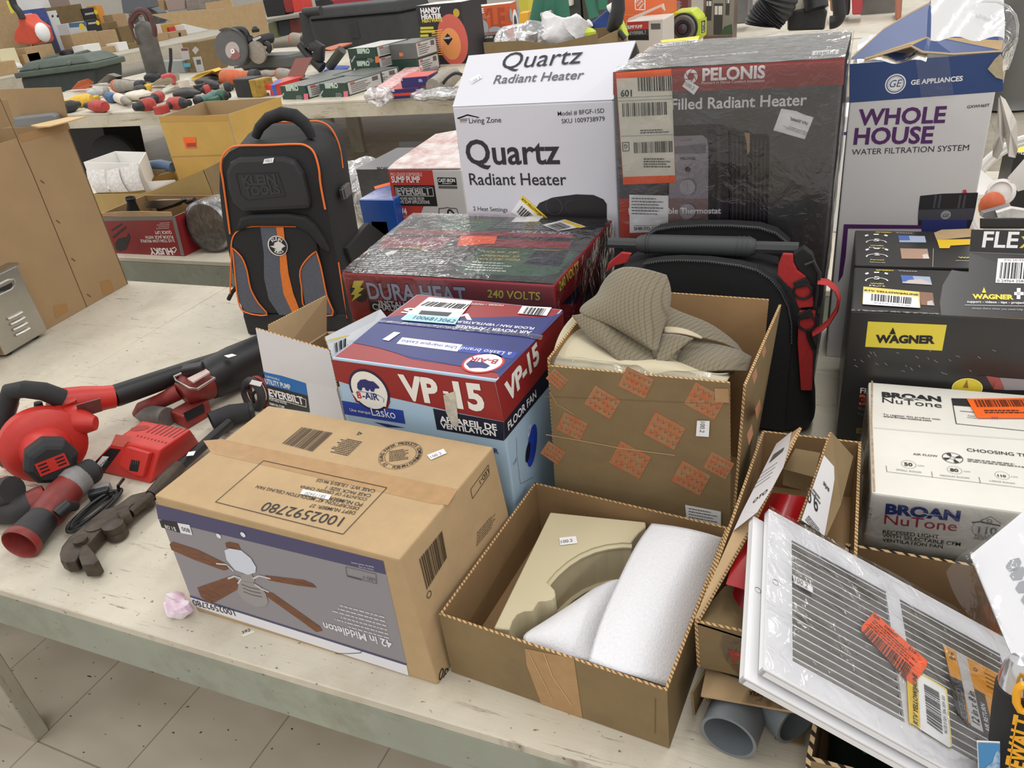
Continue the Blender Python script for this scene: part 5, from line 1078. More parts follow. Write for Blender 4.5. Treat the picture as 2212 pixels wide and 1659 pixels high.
mb = MB(); c = sum(gp_,V()) / len(gp_); k = len(gp_); off_ = V((0,.004,.002)); mb.add([c]+gp_,[(0,i+1,(i+1) % k+1) for i in range(k)],GEB); mb.add([c+off_]+[p+off_ for p in gp_],[(0,(i+1) % k+1,i+1) for i in range(k)],KR)
mb.tube(gp_[:5],.0025,mat('torn_kraft_edge',(190,168,134),.9),5); mb.build('torn_flap',ge)
mb = MB(); cr = [aty(D1(p),yg-.004) for p in ((1950,500),(2000,430),(2045,390),(2060,420),(2058,575),(2010,560))]; mb.prism(cr,V((0,.003,0)),mat('torn_paper_tan',(200,182,152),.9,noise=(40,.2))); mb.build('torn_corner',ge)
mb = MB(); mb.grid(lambda p,q:aty(D1((1010+1060*p,(425-330*p*(1-q) if p < .5 else 260-160*(1-q))-(1-q)*150+20)),gyf-.012+.1*(1-q))+V((0,0,.004*math.sin(23*p+5*q))),30,10,film('creased_film',.03,.14,16,.22)); mb.build('tape_film',ge)
mb = MB(); mb.grid(lambda p,q:aty(D1((1420+240*p+50*q,370+340*q)),yg-.005-.003*math.sin(9*p+4*q)),8,12,film('creased_film',.03,.14,16,.22)); mb.build('tape_strip',ge)
lp = [aty(D1(p),yg+.05) for p in ((1900,8),(2030,15),(2100,50),(2150,110),(2168,180),(2160,290),(2120,420),(2090,500))]
mb = MB(); mb.tube(lp,.0022,film('film_edge',.25,.2,40),6); ib = [p+V((-.03,-.02,-.01)) for p in lp]; mb.net([lp,ib],CLEAR); mb.build('film_loop',ge)
for pts in ([(2040,690),(2080,720),(2120,800),(2160,880),(2168,1080),(2150,1140),(2100,1130),(2080,1010),(2060,980)],[(2030,700),(2060,760),(2070,980),(2060,1080),(2020,1150),(1985,1130),(1990,1050),(2020,860)]):
    q = [aty(D1(p),yg+.012+.012*(i % 3)) for i,p in enumerate(pts)]; c = sum(q,V()) / len(q) + V((0,-.015,0)); k = len(q)
    mb = MB(); mb.add([c]+q,[(0,i+1,(i+1) % k+1) for i in range(k)],mat('torn_white_paper',(220,214,206),.8,noise=(20,.08))); mb.add([c+V((0,.003,0))]+[p+V((0,.003,0)) for p in q],[(0,(i+1) % k+1,i+1) for i in range(k)],WHB); mb.build('torn_side_strip',ge)
# ------------------------------------------------------------------ left half of the nearest table
G = view(0,720,3.19); V5 = view(460,240,3.318); E1 = view(0,380,3.95); V6 = view(0,180,7.373); A1 = view(0,0,3.95)
def g(p,h=0.0): return atz(G(p),ZT+h)
# ---- backpack
O0 = atz(V5((268,1592)),ZT); O1_ = atz(V5((985,1560)),ZT); u = (O1_-O0); u.z = 0; u.normalize(); bk = V((-u.y,u.x,0)); up = (V((0,0,1))+bk*.07).normalized(); nf = u.cross(up).normalized()
if nf.dot(CAMP-O0) < 0: nf = -nf
bp = (O0+V((0,0,.001)),nf); fp = lambda p,h=0.0: onpl(V5(p),bp) + nf * h
pk = thing('backpack','black tool backpack with orange piping and grey stripes, standing at the table back','backpack',O0)
BPM = mat('black_ballistic_nylon',(27,27,29),.72,noise=(140,.2),bump=(260,.3,.0006)); HP = mat('moulded_black_panel',(34,34,36),.5,bump=(90,.15,.0006)); ORP = mat('orange_piping',(232,116,44),.5); GST = mat('slate_grey_fabric',(88,92,102),.7,noise=(180,.12),bump=(240,.3,.0005)); ORS = mat('orange_webbing',(226,122,40),.6,noise=(200,.12))
ol = [(268,1592),(215,1450),(165,1260),(110,1000),(66,760),(44,560),(45,430),(65,335),(115,278),(185,242),(300,228),(480,224),(640,220),(715,242),(768,300),(800,400),(818,560),(855,800),(900,1050),(940,1220),(985,1480),(985,1560)]
pts = [fp(p) for p in ol]; cen = sum(pts,V()) / len(pts)
def sc_(k,d,lift=0.0):
    r = []
    for p in pts:
        q = cen + (p-cen) * k - nf * d; q = q + V((0,0,lift*max(0,(p.z-cen.z)/.25))); q.z = max(q.z,ZT+.001); r.append(q)
    return r
mb = MB(); mb.loft([sc_(.90,-.012),sc_(.975,-.006),sc_(1,.012),sc_(1.0,.06),sc_(1.0,.13,.03),sc_(.99,.19,.045),sc_(.93,.215,.045)],BPM); mb.build('body',pk)
bd = .0
mb = MB(); b0 = [(225,1440),(268,1592),(985,1560),(955,1440)]; mb.loft([[fp(p,.016) for p in b0],[fp(p,.016)-nf*.21 for p in b0]],BLKR,smooth=False); mb.bevel(.008,2)
for q in mb.v: q.z = max(q.z,ZT+.0005)
mb.build('moulded_base',pk)
def tubep(nm,path,r,m,h=.012,d=0.0,n=8):
    mb = MB(); mb.tube(sm([fp(p,h)-nf*d for p in path]),r,m,n); return mb.build(nm,pk)
def pad(nm,pts_,m,h=.02,th=.012,bev=.004,par=None):
    mb = MB(); q = [fp(p,h) for p in pts_]; mb.prism(q,-nf*th,m); mb.bevel(bev,2,40); return mb.build(nm,par or pk)
tubep('piping',[(140,870),(112,650),(92,500),(76,400),(86,325),(130,268),(200,242),(400,238),(600,230),(680,240),(738,290),(772,400),(785,520),(818,695)],.0028,ORP,.0145)
mb = MB(); mb.tube(sm([fp(p,0)-nf*d+V((0,0,.03)) for p,d in (((300,200),.10),((420,205),.11),((560,205),.12),((660,208),.125),((730,250),.13),((775,330),.135),((800,420),.14),((822,560),.14))]),.0028,ORP,8); mb.build('rear_piping',pk)
hp = pad('front_hard_pouch',[(132,420),(160,350),(220,318),(400,310),(540,310),(620,335),(680,430),(720,600),(730,680),(250,705),(180,640),(145,540)],HP,.036,.03,.012)
mb = MB(); q = (bp[0]+nf*.0365,nf); f = Face(mb,q,V5); f.t('KLEIN',(216,532),(458,522),mat('embossed_black',(44,44,46),.45),bold=.05,k=4,hc=1.0); f.t('TOOLS',(232,604),(488,588),mat('embossed_black',(44,44,46),.45),bold=.05,k=4,hc=1.0); f.path([(165,450),(465,440),(520,610),(250,640),(200,600)],.002,ink((18,18,20)),2,True); mb.build('embossed_lettering',hp)
pad('pocket_hood',[(190,850),(225,745),(300,722),(560,715),(690,735),(760,800),(820,900),(860,1000),(800,960),(720,860),(620,808),(300,806)],BPM,.034,.03,.01)
pad('lower_pocket',[(158,900),(200,838),(300,806),(620,806),(700,845),(765,930),(800,1150),(850,1330),(905,1445),(260,1425),(205,1340),(175,1150)],BPM,.022,.02,.006)
for nm,pp in (('grey_side_panel',[(170,962),(235,1028),(272,1120),(298,1250),(350,1350),(415,1438),(262,1420),(212,1345),(188,1150)]),('grey_side_panel',[(764,985),(700,1040),(650,1125),(660,1240),(690,1400),(880,1440),(838,1300),(798,1100)])):
    o = pad(nm,pp,GST,.0245,.003,.001); mb = MB(); mb.tube(sm([fp(p,.026) for p in pp+pp[:1]],3)[:-1],.0022,ORP,6,closed=True); mb.build('panel_piping',o)
pad('grey_stripe',[(366,816),(476,816),(496,950),(505,1100),(525,1230),(600,1440),(500,1440),(425,1330),(392,1180),(390,1000)],GST,.0243,.002,.0006)
pad('orange_stripe',[(477,816),(531,816),(546,980),(566,1150),(600,1290),(650,1420),(600,1440),(530,1290),(507,1130),(500,960)],ORS,.0246,.002,.0006)
tubep('piping',[(150,1290),(158,1050),(162,920),(200,848),(300,812),(620,812)],.002,ORP,.0235)
tubep('piping',[(905,1080),(930,1250),(965,1480)],.002,ORP,.006)
mb = MB(); bc_ = onpl(V5((466,965)),(bp[0]+nf*.024,nf)); q = (bc_+nf*.0043,nf); r_ = (fp((535,965))-fp((466,965))).length
mb.lathe(bc_,nf,[(0,0),(r_,0),(r_,.003),(r_*.95,.004),(0,.004)],ink((220,218,212)),36); f = Face(mb,q,V5); f.ring((466,965),(530,965),ink((26,26,28)),k=3)
f.arc('KLEIN',(466,965),(504,965),2.35,.80,ink((226,224,218)),.009,k=6,bold=.02); f.arc('TOOLS',(466,965),(520,965),-2.35,-.8,ink((226,224,218)),.009,k=6,flip=True,bold=.02)
f.q([(440,945),(470,930),(500,950),(520,968),(500,978),(485,1000),(462,1010),(452,985),(410,968),(440,962)],ink((214,212,206)),5); mb.build('round_badge',pk)
mb = MB(); mb.tube([fp(p,0)-nf*.05+V((0,0,.012)) for p in ((255,240),(285,170),(350,105),(450,70),(540,85),(610,140),(650,205),(668,250))],[.012,.014,.0165,.018,.018,.017,.014,.012],BPM,14); mb.build('top_handle',pk)
sr = fp((818,560)) - nf * .09; 
mb = MB(); e1 = -nf; cz = onpl(V5((955,570)),(sr+u*.012,u)); mb.box(cz,(.012,.05,.034),mat('grey_buckle',(92,92,90),.4),Matrix((u,bk,V((0,0,1)))).transposed()); mb.box(cz-bk*.03,(.010,.018,.03),BLK,Matrix((u,bk,V((0,0,1)))).transposed()); mb.bevel(.003,2); mb.build('side_buckle',pk)
mb = MB(); lb2 = fp((905,1050)) - nf * .10; q = [onpl(V5(p),(lb2+u*.01,u)) for p in ((1120,800),(1240,890),(1000,1090),(960,980))]; mb.prism(q,-u*.02,BPM); mb.bevel(.004,2); mb.build('side_strap_wing',pk)
mb = MB(); mb.tube([fp((180,1250),.004),fp((150,1290),.012),fp((125,1340),.012)],.006,BPM,8); mb.build('zip_pull',pk)
sticker(pk,(bp[0]+nf*.0365,nf),V5,[(370,343),(440,333),(432,368),(360,377)],LBL,words=[(PRICE,(378,366),(424,360),ink((140,140,142)),{})])
# ---- tall cardboard box on the left
c0,c1 = atz((104,711),ZT),atz((277,613),ZT); ed = (c1-c0).normalized(); sd = V((ed.y,-ed.x,0)); f0 = c0 - ed * .35
zt = ZT + .60; pside = plane(c0,c1,c0+V((0,0,1)))
tp1 = onpl((150,266),pside); tp0 = onpl((0,306),pside); zt = (tp1.z) 
tall = thing('tall_carton','tall plain cardboard box with a flap, beside the steel appliance on the left','carton',mid(f0,c1)-sd*.2)
T = [V((p.x,p.y,zt)) for p in (f0,c1)]; inw = V((-sd.x,-sd.y,0)); inw = inw if inw.x < 0 else -inw
D_ = .34; Bq = [down(f0,ZT+.001),down(c1,ZT+.001),down(c1+inw*D_,ZT+.001),down(f0+inw*D_,ZT+.001)]; Tq = [V((p.x,p.y,zt)) for p in Bq]
def d3(mb):
    f = Face(mb,pside,E1,2)
    f.path([(285,0),(742,1122)],.003,ink((96,70,40)),2); f.path([(-150,-1000),(285,0)],.003,ink((96,70,40)),2)
    for p in ((360,50),(495,390),(625,715),(757,1020)): f.seg((p[0]-17,p[1]-12),(p[0]+17,p[1]+12),.004,ink((110,78,44)),3)
    TP2 = mat('tape_patch',(160,120,72),.4); f.q([(850,900),(940,882),(975,985),(880,1020)],TP2,2); f.q([(452,1110),(568,1085),(580,1150),(475,1215)],TP2,2)
    f2 = Face(mb,pside,A1,2); f2.q([(150,1150),(575,1035),(600,1100),(430,1150),(190,1215),(165,1190)],mat('tape_patch2',(158,122,80),.35),2)
open_carton(tall,Tq,Bq,.005,KRT,KRT,edge=KR2,deco=d3)
def pflap(nm,q,m,par,th=.004):
    mb = MB(); n_ = (q[1]-q[0]).cross(q[-1]-q[0]).normalized(); mb.prism(q,n_*th,m); return mb.build(nm,par)
fl_ = [aty(A1(p),y) for p,y in (((262,1068),tp1.y-.14),((570,1000),tp1.y),((738,990),tp1.y-.02),((600,1030),tp1.y-.05),((420,1075),tp1.y-.10),((330,1080),tp1.y-.13))]
pflap('flap',fl_,mat('kraft_pale',(206,174,128),.8),tall)
yb_ = tp1.y + .16; bf = [aty(A1(p),yb_) for p in ((0,762),(515,745),(572,1002),(560,1100),(0,1100))]; pflap('rear_flap',bf,KRT,tall)
lf = [aty(A1(p),tp1.y-.16) for p in ((-80,850),(50,850),(118,1070),(0,1100),(-80,1120))]; pflap('side_flap',lf,KRT,tall)
ins = [aty(A1(p),yb_-.06) for p in ((110,1000),(130,1010),(430,978),(478,990),(490,1040),(480,1060),(110,1090))]
mb = MB(); mb.prism(ins,V((-.04,.05,0)),GRY); mb.bevel(.006,2); tag(mb.build('grey_case'),'dark grey plastic case showing above the rim of the tall carton','case')
# ---- stainless appliance
s0,s1 = atz((12,768),ZT+.012),atz((103,714),ZT+.012); ed2 = (s1-s0).normalized(); psd = plane(s0,s1,s0+V((0,0,1))); ztop = onpl((38,572),psd).z
q0 = s0 - V((0,0,0)); in2 = V((-ed2.y,ed2.x,0)); in2 = in2 if in2.x < 0 else -in2
tr_ = onpl(E1((150,742)),psd); ed3 = s1
st = thing('steel_appliance','stainless steel countertop appliance with louvred side at the left edge','appliance',down(mid(s0,s1)+in2*.15))
Bs = [s0,s1,s1+in2*.3,s0+in2*.3]; slope = tr_ - s1; Ts = [V((s0.x,s0.y,ztop)),V((s1.x,s1.y,ztop))-ed2*((s1-V((tr_.x,tr_.y,s1.z))).length),None,None]; Ts[2] = Ts[1] + in2 * .3; Ts[3] = Ts[0] + in2 * .3
mb = MB(); mb.hexa(Bs,Ts,STEEL); mb.bevel(.004,2)
f = Face(mb,psd,E1); mb.build('housing',st)
mb = MB(); o = V((0,0,.001)); mb.prism([Ts[0]+o-ed2*.004-in2*.006,Ts[1]+o+ed2*.004-in2*.006,Ts[2]+o,Ts[3]+o],V((0,0,.006)),STEEL); mb.build('lid',st)
for k in range(4):
    a_,b_ = (62+22*k,1222+46*k),(182+22*k,1160+46*k); mb = MB(); f = Face(mb,psd,E1); mb.tube([f.at(a_,4),f.at(mid(V((*a_,0)),V((*b_,0)))[:2],12),f.at(b_,4)],(.004,.006),STEEL,8); mb.build('louvre',st)
mb = MB(); f = Face(mb,psd,E1); mb.tube([f.at(p,3) for p in ((-60,1040),(90,970),(130,920),(115,885),(60,890),(-60,950))],.004,STEEL,8); f.q([(-60,985),(60,930),(100,910),(108,935),(80,965),(-60,1010)],ink((30,30,30)),3); mb.build('handle_recess',st)
for p in (s0+ed2*.03+in2*.03,s1-ed2*.03+in2*.03): mb = MB(); mb.cyl(V((p.x,p.y,ZT+.0005)),V((p.x,p.y,ZT+.014)),.014,BLKR); mb.build('foot',st)
# ---- leaf blower
hub = g((300,760),.088); axw = V((.86,-.5,0.02)).normalized()
bw = thing('leaf_blower','red cordless blower with a long black nozzle tube','blower',down(hub))
mb = MB(); R_ = .084; mb.lathe(hub-axw*.03,axw,[(0,0),(.04,0),(R_*.8,.006),(R_,.02),(R_,.045),(R_*.85,.058),(.05,.064),(.042,.085),(.04,.10)],RED,40); mb.build('fan_housing',bw)
mb = MB(); mb.lathe(hub+axw*.055,axw,[(.042,0),(.05,.02),(.052,.045),(.044,.058),(.036,.062),(0,.062)],BLKR,8,False); pc_ = (hub+axw*.1175,axw); mb.bevel(.003,2); f = Face(mb,pc_,G); mb.build('motor_cap',bw)
mb = MB(); e_ = V((0,0,1)).cross(axw).normalized(); w_ = axw.cross(e_); cv = hub + axw * .1173; P_ = lambda a,b,k=0: cv + e_ * a + w_ * b + axw * k
mb.prism([P_(-.028,-.014),P_(.028,-.014),P_(.028,.016),P_(-.028,.016)],axw*.0015,RED)
for sx in (-.016,.016):
    for k in range(3): mb.prism([P_(sx-.008,-.008+.008*k,.0016),P_(sx+.008,-.008+.008*k,.0016),P_(sx+.008,-.0045+.008*k,.0016),P_(sx-.008,-.0045+.008*k,.0016)],axw*.0004,BLK)
mb.build('vent_panel',bw)
n0,n1 = g((470,480),.125),g((785,435),.10); t1 = g((1790,90),.05)
mb = MB(); mb.tube([n0-(n1-n0)*.1,mid(n0,n1,.35),mid(n0,n1,.8),n1],[.036,.034,.028,.027],RED,20); mb.build('outlet',bw)
mb = MB(); mb.tube([n1,n1+(t1-n1)*.02,mid(n1,t1,.5),t1],[.0255,.0265,.0245,.019],BLK,24); mb.build('nozzle_tube',bw)
mb = MB(); mb.prism([g((525,490),.15),g((690,445),.14),g((705,530),.10),g((545,580),.105)],V((.004,-.003,0)),mat('rating_label',(112,70,66),.5)); mb.build('rating_label',bw)
mb = MB(); mb.tube([g(p,h) for p,h in (((430,450),.16),((300,400),.19),((170,385),.205),(( 80,400),.20),((40,520),.165),((10,640),.13),((10,760),.085),((50,840),.05))],[(.02,.016)]*0+[.021,.02,.019,.02,.019,.018,.019,.02],BLKR,14); mb.build('handle',bw)
mb = MB(); mb.tube([g((100,470),.165),g((60,600),.125),g((30,700),.095)],.010,RED,10); mb.build('handle_inlay',bw)
mb = MB(); mb.tube([g((262,475),.17),g((270,520),.155),g((250,580),.135)],[.008,.010,.006],BLK,10); mb.build('trigger',bw)
mb = MB(); q = [g((0,850),.04),g((170,870),.045),g((440,800),.07),g((430,850),.045),g((180,965),.008),g((0,930),.006)]; mb.prism(q,V((.01,.028,.0)),RED); mb.bevel(.004,2)
f = Face(mb,plane(q[0],q[1],q[5]),G); f.q([(0,862),(165,875),(120,935),(0,915)],BLK,3); mb.build('battery_foot',bw)
mb = MB(); mb.tube([g((420,470),.15),g((440,560),.12),g((560,620),.105),g((660,620),.10)],[.03,.034,.03,.016],RED,14); mb.build('volute',bw)
# ---- battery charger
cb_ = [g((600,940)),g((1035,1042)),g((1385,765)),g((960,690))]; ct = [g((790,735),.07),g((1105,800),.07),g((1315,662),.07),g((985,600),.07)]
ch = thing('battery_charger','red battery charger with slotted top and black label, in front of the blower','charger',sum(cb_,V())/4)
mb = MB(); mb.hexa([p+V((0,0,.001)) for p in cb_],ct,RED); mb.bevel(.006,3)
f = Face(mb,plane(ct[0],ct[1],ct[3]),G)
for k in range(7): f.seg((1010+30*k,685+6*k),(1105+30*k,625+6*k),.004,ink((120,24,22)),2)
for k in range(9): f.seg((945+24*k,712+6*k),(955+24*k,702+6*k),.004,ink((120,24,22)),2)
f.ring((965,655),(1030,650),ink((150,34,30)),k=2,asp=.5)
f = Face(mb,plane(cb_[0],cb_[1],ct[0]),G)
f.q([(600,935),(760,790),(835,800),(715,965)],BLK,2); f.q([(800,695),(915,712),(850,785),(765,770)],mat('label_tan_red',(196,96,84),.5),3)
mb.build('housing',ch)
pcf = plane(cb_[0],cb_[1],ct[0])
mb = MB(); q = [onpl(G(p),pcf) for p in ((845,900),(905,775),(1060,820),(1010,985),(950,970))]; mb.prism(q,pcf[1]*.012,RED); mb.bevel(.003,2); f = Face(mb,(pcf[0]+pcf[1]*.012,pcf[1]),G); f.q([(905,870),(965,880),(950,955),(890,945)],BLK,2)
for k in range(4): f.seg((912+14*k,875),(906+14*k,905),.0015,STEEL,4)
mb.build('battery_dock',ch)
sticker(ch,pcf,G,[(712,845),(755,850),(705,920),(665,905)],LBL,words=[(PRICE,(738,860),(690,908),I_G,{})])
mb = MB(); loop = []
for k in range(150):
    t = k / 149 * 5.2 * 2 * PI; c_ = mid(V((620,1240,0)),V((680,1200,0)),.5+.5*math.sin(t*.31)); L_ = 215 + 14 * math.sin(t*.7); w_ = 34 + 16 * math.cos(t*.43)
    ax_,ay_ = math.cos(t) * L_,math.sin(t) * w_; loop.append(g((c_.x+ax_*.78+ay_*.62,c_.y-ax_*.62+ay_*.78),.006+.009*(k/149)+.004*math.sin(t*1.3)))
mb.tube([g((850,1005),.02),g((815,1050),.03)]+loop,.0034,BLK,7); mb.build('power_cord',ch)
mb = MB(); mb.box(g((690,1110),.016),(.04,.022,.024),BLK,Matrix.Rotation(.7,3,'Z')); mb.bevel(.004,2); mb.build('plug',ch)
mb = MB(); mb.box(g((712,1075),.018),(.03,.02,.02),GRY,Matrix.Rotation(.7,3,'Z')); mb.bevel(.003,2); mb.build('plug_cap',ch)
# ---- right angle drill body with open mouth
dr = thing('cordless_driver','worn red and grey cordless driver lying with its empty battery mouth forward','tool',g((330,1260)))
pth = [g((150,1440),.034),g((240,1340),.036),g((330,1240),.036),g((430,1120),.038),g((480,1060),.04)]
GD = mat('dark_grip',(52,50,52),.65,noise=(30,.2)); HEADM = mat('cast_grey',(140,138,136),.5,noise=(40,.2))
mb = MB(); mb.tube(pth[:3],[.034,.031,.0275],GD,24,cap=False); mb.build('grip',dr)
mb = MB(); d_ = (pth[0]-pth[1]).normalized(); mb.lathe(pth[0]-d_*.008,d_,[(.035,0),(.036,.012),(.0335,.016),(.031,.012),(.029,-.02),(.02,-.045),(0,-.05)],DKR,28); mb.build('battery_mouth',dr)
mb = MB(); mb.tube([mid(pth[1],pth[2],.6),pth[2],pth[3],pth[4]],[.0285,.0325,.034,.031],DKR,24); mb.build('body',dr)
mb = MB(); mb.tube([pth[4],g((530,1020),.042),g((580,975),.044)],[.032,.034,.027],HEADM,24); mb.build('gear_head',dr)
mb = MB(); mb.tube([g((570,985),.044),g((610,960),.044),g((640,975),.03)],[.028,.029,.022],BLKR,20); mb.build('nose',dr)
mb = MB(); mb.tube([g((395,1250),.05),g((460,1190),.055),g((520,1190),.04)],[.012,.013,.010],BLK,10); mb.build('trigger',dr)
# ---- second driver at the picture edge
d2_ = thing('cordless_driver','grey cordless driver handle with a red ringed end at the left table edge','tool',g((120,1240)))
mb = MB(); mb.tube([g((-140,1200),.03),g((0,1230),.032),(g((130,1215),.034)),g((215,1180),.034)],[.024,.026,.027,.028],GD,20); mb.build('grip',d2_)
mb = MB(); e = (g((255,1165),.034)-g((180,1195),.034)).normalized(); mb.lathe(g((215,1180),.034),e,[(.0285,0),(.030,.02),(.029,.03),(.025,.03),(.022,.005),(0,.0)],DKR,22); mb.build('end_ring',d2_)
mb = MB(); mb.tube([g((-80,1130),.06),g((30,1090),.07),g((90,1080),.075)],[.03,.033,.028],GD,16); mb.build('motor_body',d2_)
mb = MB(); mb.tube([g((-60,1050),.085),g((0,1030),.09),g((60,1000),.092)],[.014,.016,.008],mat('white_red_tag',(214,190,184),.5,noise=(70,.5),c2=(150,40,40)),8); mb.build('decal_band',d2_)
# ---- pipe cutter
pcx = thing('pipe_cutter','heavy old iron pipe cutter with a long black handle','pipe cutter',g((700,1350)))
fr = [(405,1520),(420,1470),(470,1405),(600,1300),(700,1215),(800,1185),(900,1110),(1000,1085),(1050,1105),(1040,1130),(900,1180),(870,1240),(760,1300),(720,1330),(680,1370),(620,1440),(560,1500),(520,1570),(450,1580),(412,1560)]
mb = MB(); mb.prism([g(p,.034) for p in fr],V((0,0,-.026)),IRON); mb.bevel(.005,2,40); mb.build('frame',pcx)
mb = MB(); q = [g(p,.036) for p in ((560,1455),(600,1450),(640,1500),(680,1560),(650,1590),(560,1595),(540,1540))]; mb.prism(q,V((0,0,-.03)),IRON); mb.bevel(.003,2); mb.build('jaw',pcx)
for c_ in ((700,1400),(815,1395)):
    mb = MB(); mb.lathe(g(c_,.006),V((0,0,1)),[(0,0),(.02,0),(.02,.006),(.017,.012),(.02,.018),(.02,.03),(.008,.034),(0,.034)],IRON,24); mb.build('roller',pcx)
mb = MB(); mb.lathe(g((590,1500),.012),V((0,0,1)),[(0,0),(.013,0),(.013,.03),(.006,.034),(0,.034)],IRON,16); mb.build('cutter_pin',pcx)
mb = MB(); mb.tube([g((830,1270),.03),g((900,1240),.03)],.017,IRON,14); mb.tube([g((900,1240),.03),g((1040,1120),.03)],.0095,IRON,12); mb.build('feed_screw',pcx)
mb = MB(); mb.tube([g((1040,1120),.026),g((1130,1030),.026),g((1230,920),.025)],[.013,.017,.015],IRON,14); mb.build('sleeve',pcx)
mb = MB(); mb.tube([g((1190,960),.025),g((1580,615),.028)],.0115,BLK,14); mb.build('handle',pcx)
sticker(pcx,(g((1320,832),.04),V((0,0,1))),G,[(1300,822),(1350,815),(1335,845),(1285,850)],LBL)
# ---- red and black rotary tool with wire hook
rt_ = thing('rotary_cutter','dirty red and black corded power tool with a wire belt hook, behind the charger','tool',g((1350,560)))
a_,b_ = g((1420,330),.06),g((1830,130),.055)
mb = MB(); mb.tube([a_,mid(a_,b_,.1),mid(a_,b_,.5),b_],[.048,.052,.055,.05],BLK,28); mb.build('barrel',rt_)
mb = MB(); mb.tube([g((1250,420),.06),g((1330,370),.065),a_],[.03,.044,.046],DKR,20); mb.build('gear_case',rt_)
mb = MB(); mb.tube([g((1240,400),.06),g((1100,470),.045),g((980,520),.03),g((945,555),.012)],[.02,.018,.018,.012],DKR,14); mb.build('arm',rt_)
mb = MB(); mb.tube([g((1150,590),.022),g((1050,570),.024),g((960,560),.012)],[.028,.026,.012],mat('worn_grey_shoe',(116,112,108),.6,noise=(40,.25)),16); mb.build('shoe',rt_)
q = [g((1175,590),.012),g((1440,440),.018),g((1460,560),.002),g((1280,660),.002)]; q2 = [g((1165,540),.05),g((1400,430),.052),g((1460,520),.04),g((1250,590),.042)]
mb = MB(); mb.hexa([g((1160,600),.001),g((1290,665),.001),g((1465,560),.001),g((1380,480),.001)],[g((1165,535),.035),g((1260,575),.035),g((1440,455),.035),g((1350,430),.035)],DKR); mb.bevel(.005,2); f = Face(mb,plane(g((1290,665),.001),g((1465,560),.001),g((1260,575),.035)),G); f.q([(1260,550),(1400,480),(1410,540),(1290,610)],BLK,3); mb.build('battery_seat',rt_)
mb = MB(); mb.tube([g(p,h) for p,h in (((1290,260),.11),((1200,300),.10),((1215,330),.10),((1310,380),.10),((1360,385),.10),((1480,310),.10),((1450,300),.10))],.0035,STEEL,8); mb.build('wire_hook',rt_)
mb = MB(); mb.box(g((1330,245),.115),(.05,.03,.02),BLK,Matrix.Rotation(.6,3,'Z')); mb.bevel(.003,1); mb.build('hook_clip',rt_)
mb = MB(); q = [g(p,.112) for p in ((1290,310),(1420,245),(1445,265),(1330,335))]; mb.prism(q,V((0,0,-.004)),mat('name_plate',(196,176,168),.5)); mb.build('name_plate',rt_)
sticker(rt_,(mid(a_,b_,.45)+V((0,0,.056)),V((0,0,1))),G,[(1545,158),(1600,145),(1632,155),(1575,172)],LBL)
# ---- wheel and nozzle behind it
wh = thing('cable_spool','small dark spoked reel wheel with a white price sticker','reel',g((1740,500)))
c_ = g((1740,420),.04); ax_ = V((-.2,-1,.25)).normalized(); w1 = ax_.cross(V((0,0,1))).normalized(); w2 = w1.cross(ax_)
mb = MB(); mb.tube([c_+(w1*math.cos(a)+w2*math.sin(a))*.033 for a in [2*PI*k/28 for k in range(28)]],(.007,.011),GD,10,closed=True); mb.build('rim',wh)
for k in range(3): mb = MB(); a = 2 * PI * k / 3 + .4; mb.tube([c_,c_+(w1*math.cos(a)+w2*math.sin(a))*.03],.004,BLK,8); mb.build('spoke',wh)
mb = MB(); mb.tube([c_-ax_*.02+(w1*math.cos(a)+w2*math.sin(a))*.036 for a in [2*PI*k/28 for k in range(28)]],.006,DKR,8,closed=True); mb.build('rear_flange',wh)
sticker(wh,(c_+V((0,-.01,.038)),ax_),G,[(1740,318),(1812,335),(1798,366),(1722,348)],LBL)
nz = thing('hose_nozzle','dark grey tapered hose nozzle lying behind the pipe cutter handle','nozzle',g((1600,590)))
mb = MB(); n_ = [g((1460,620),.028),g((1600,560),.030),g((1735,535),.026)]; mb.tube(n_,[.027,.025,.021],BLKR,20,cap=False); mb.build('cone',nz)
mb = MB(); e = (n_[2]-n_[1]).normalized(); mb.lathe(n_[2]-e*.006,e,[(.021,0),(.0235,.002),(.0235,.01),(.019,.012),(.016,.008),(.012,-.03),(0,-.03)],BLK,20); mb.build('lip',nz)
# ---- crumpled wrapper and loose tags
mb = MB(); mb.ball(atz((384,1308),ZT+.016),(.026,.02,.015),mat('crumpled_wrapper',(236,230,236),.35,noise=(50,.22,.12),c2=(226,190,212)),n=18); mb.jig(.013,55,2)
for q in mb.v: q.z = max(q.z,ZT+.0005)
tag(mb.build('crumpled_wrapper'),'small crumpled pink and clear plastic wrapper near the table edge','wrapper')
mb = MB(); f = Face(mb,(V((0,0,ZT+.0002)),V((0,0,1))),J); f.q([(555,1412),(622,1385),(642,1398),(570,1428)],mat('old_tag',(222,216,200),.7),1); f.t('392',(562,1412),(612,1392),I_K,k=3); tag(mb.build('paper_tag'),'tiny numbered paper tag stuck on the table front','tag')
# ------------------------------------------------------------------ second table (just behind)
V7 = view(160,280,6.144); B8 = view(740,260,6.911); C6 = view(2080,200,5.53); C5 = view(1960,0,5.532)
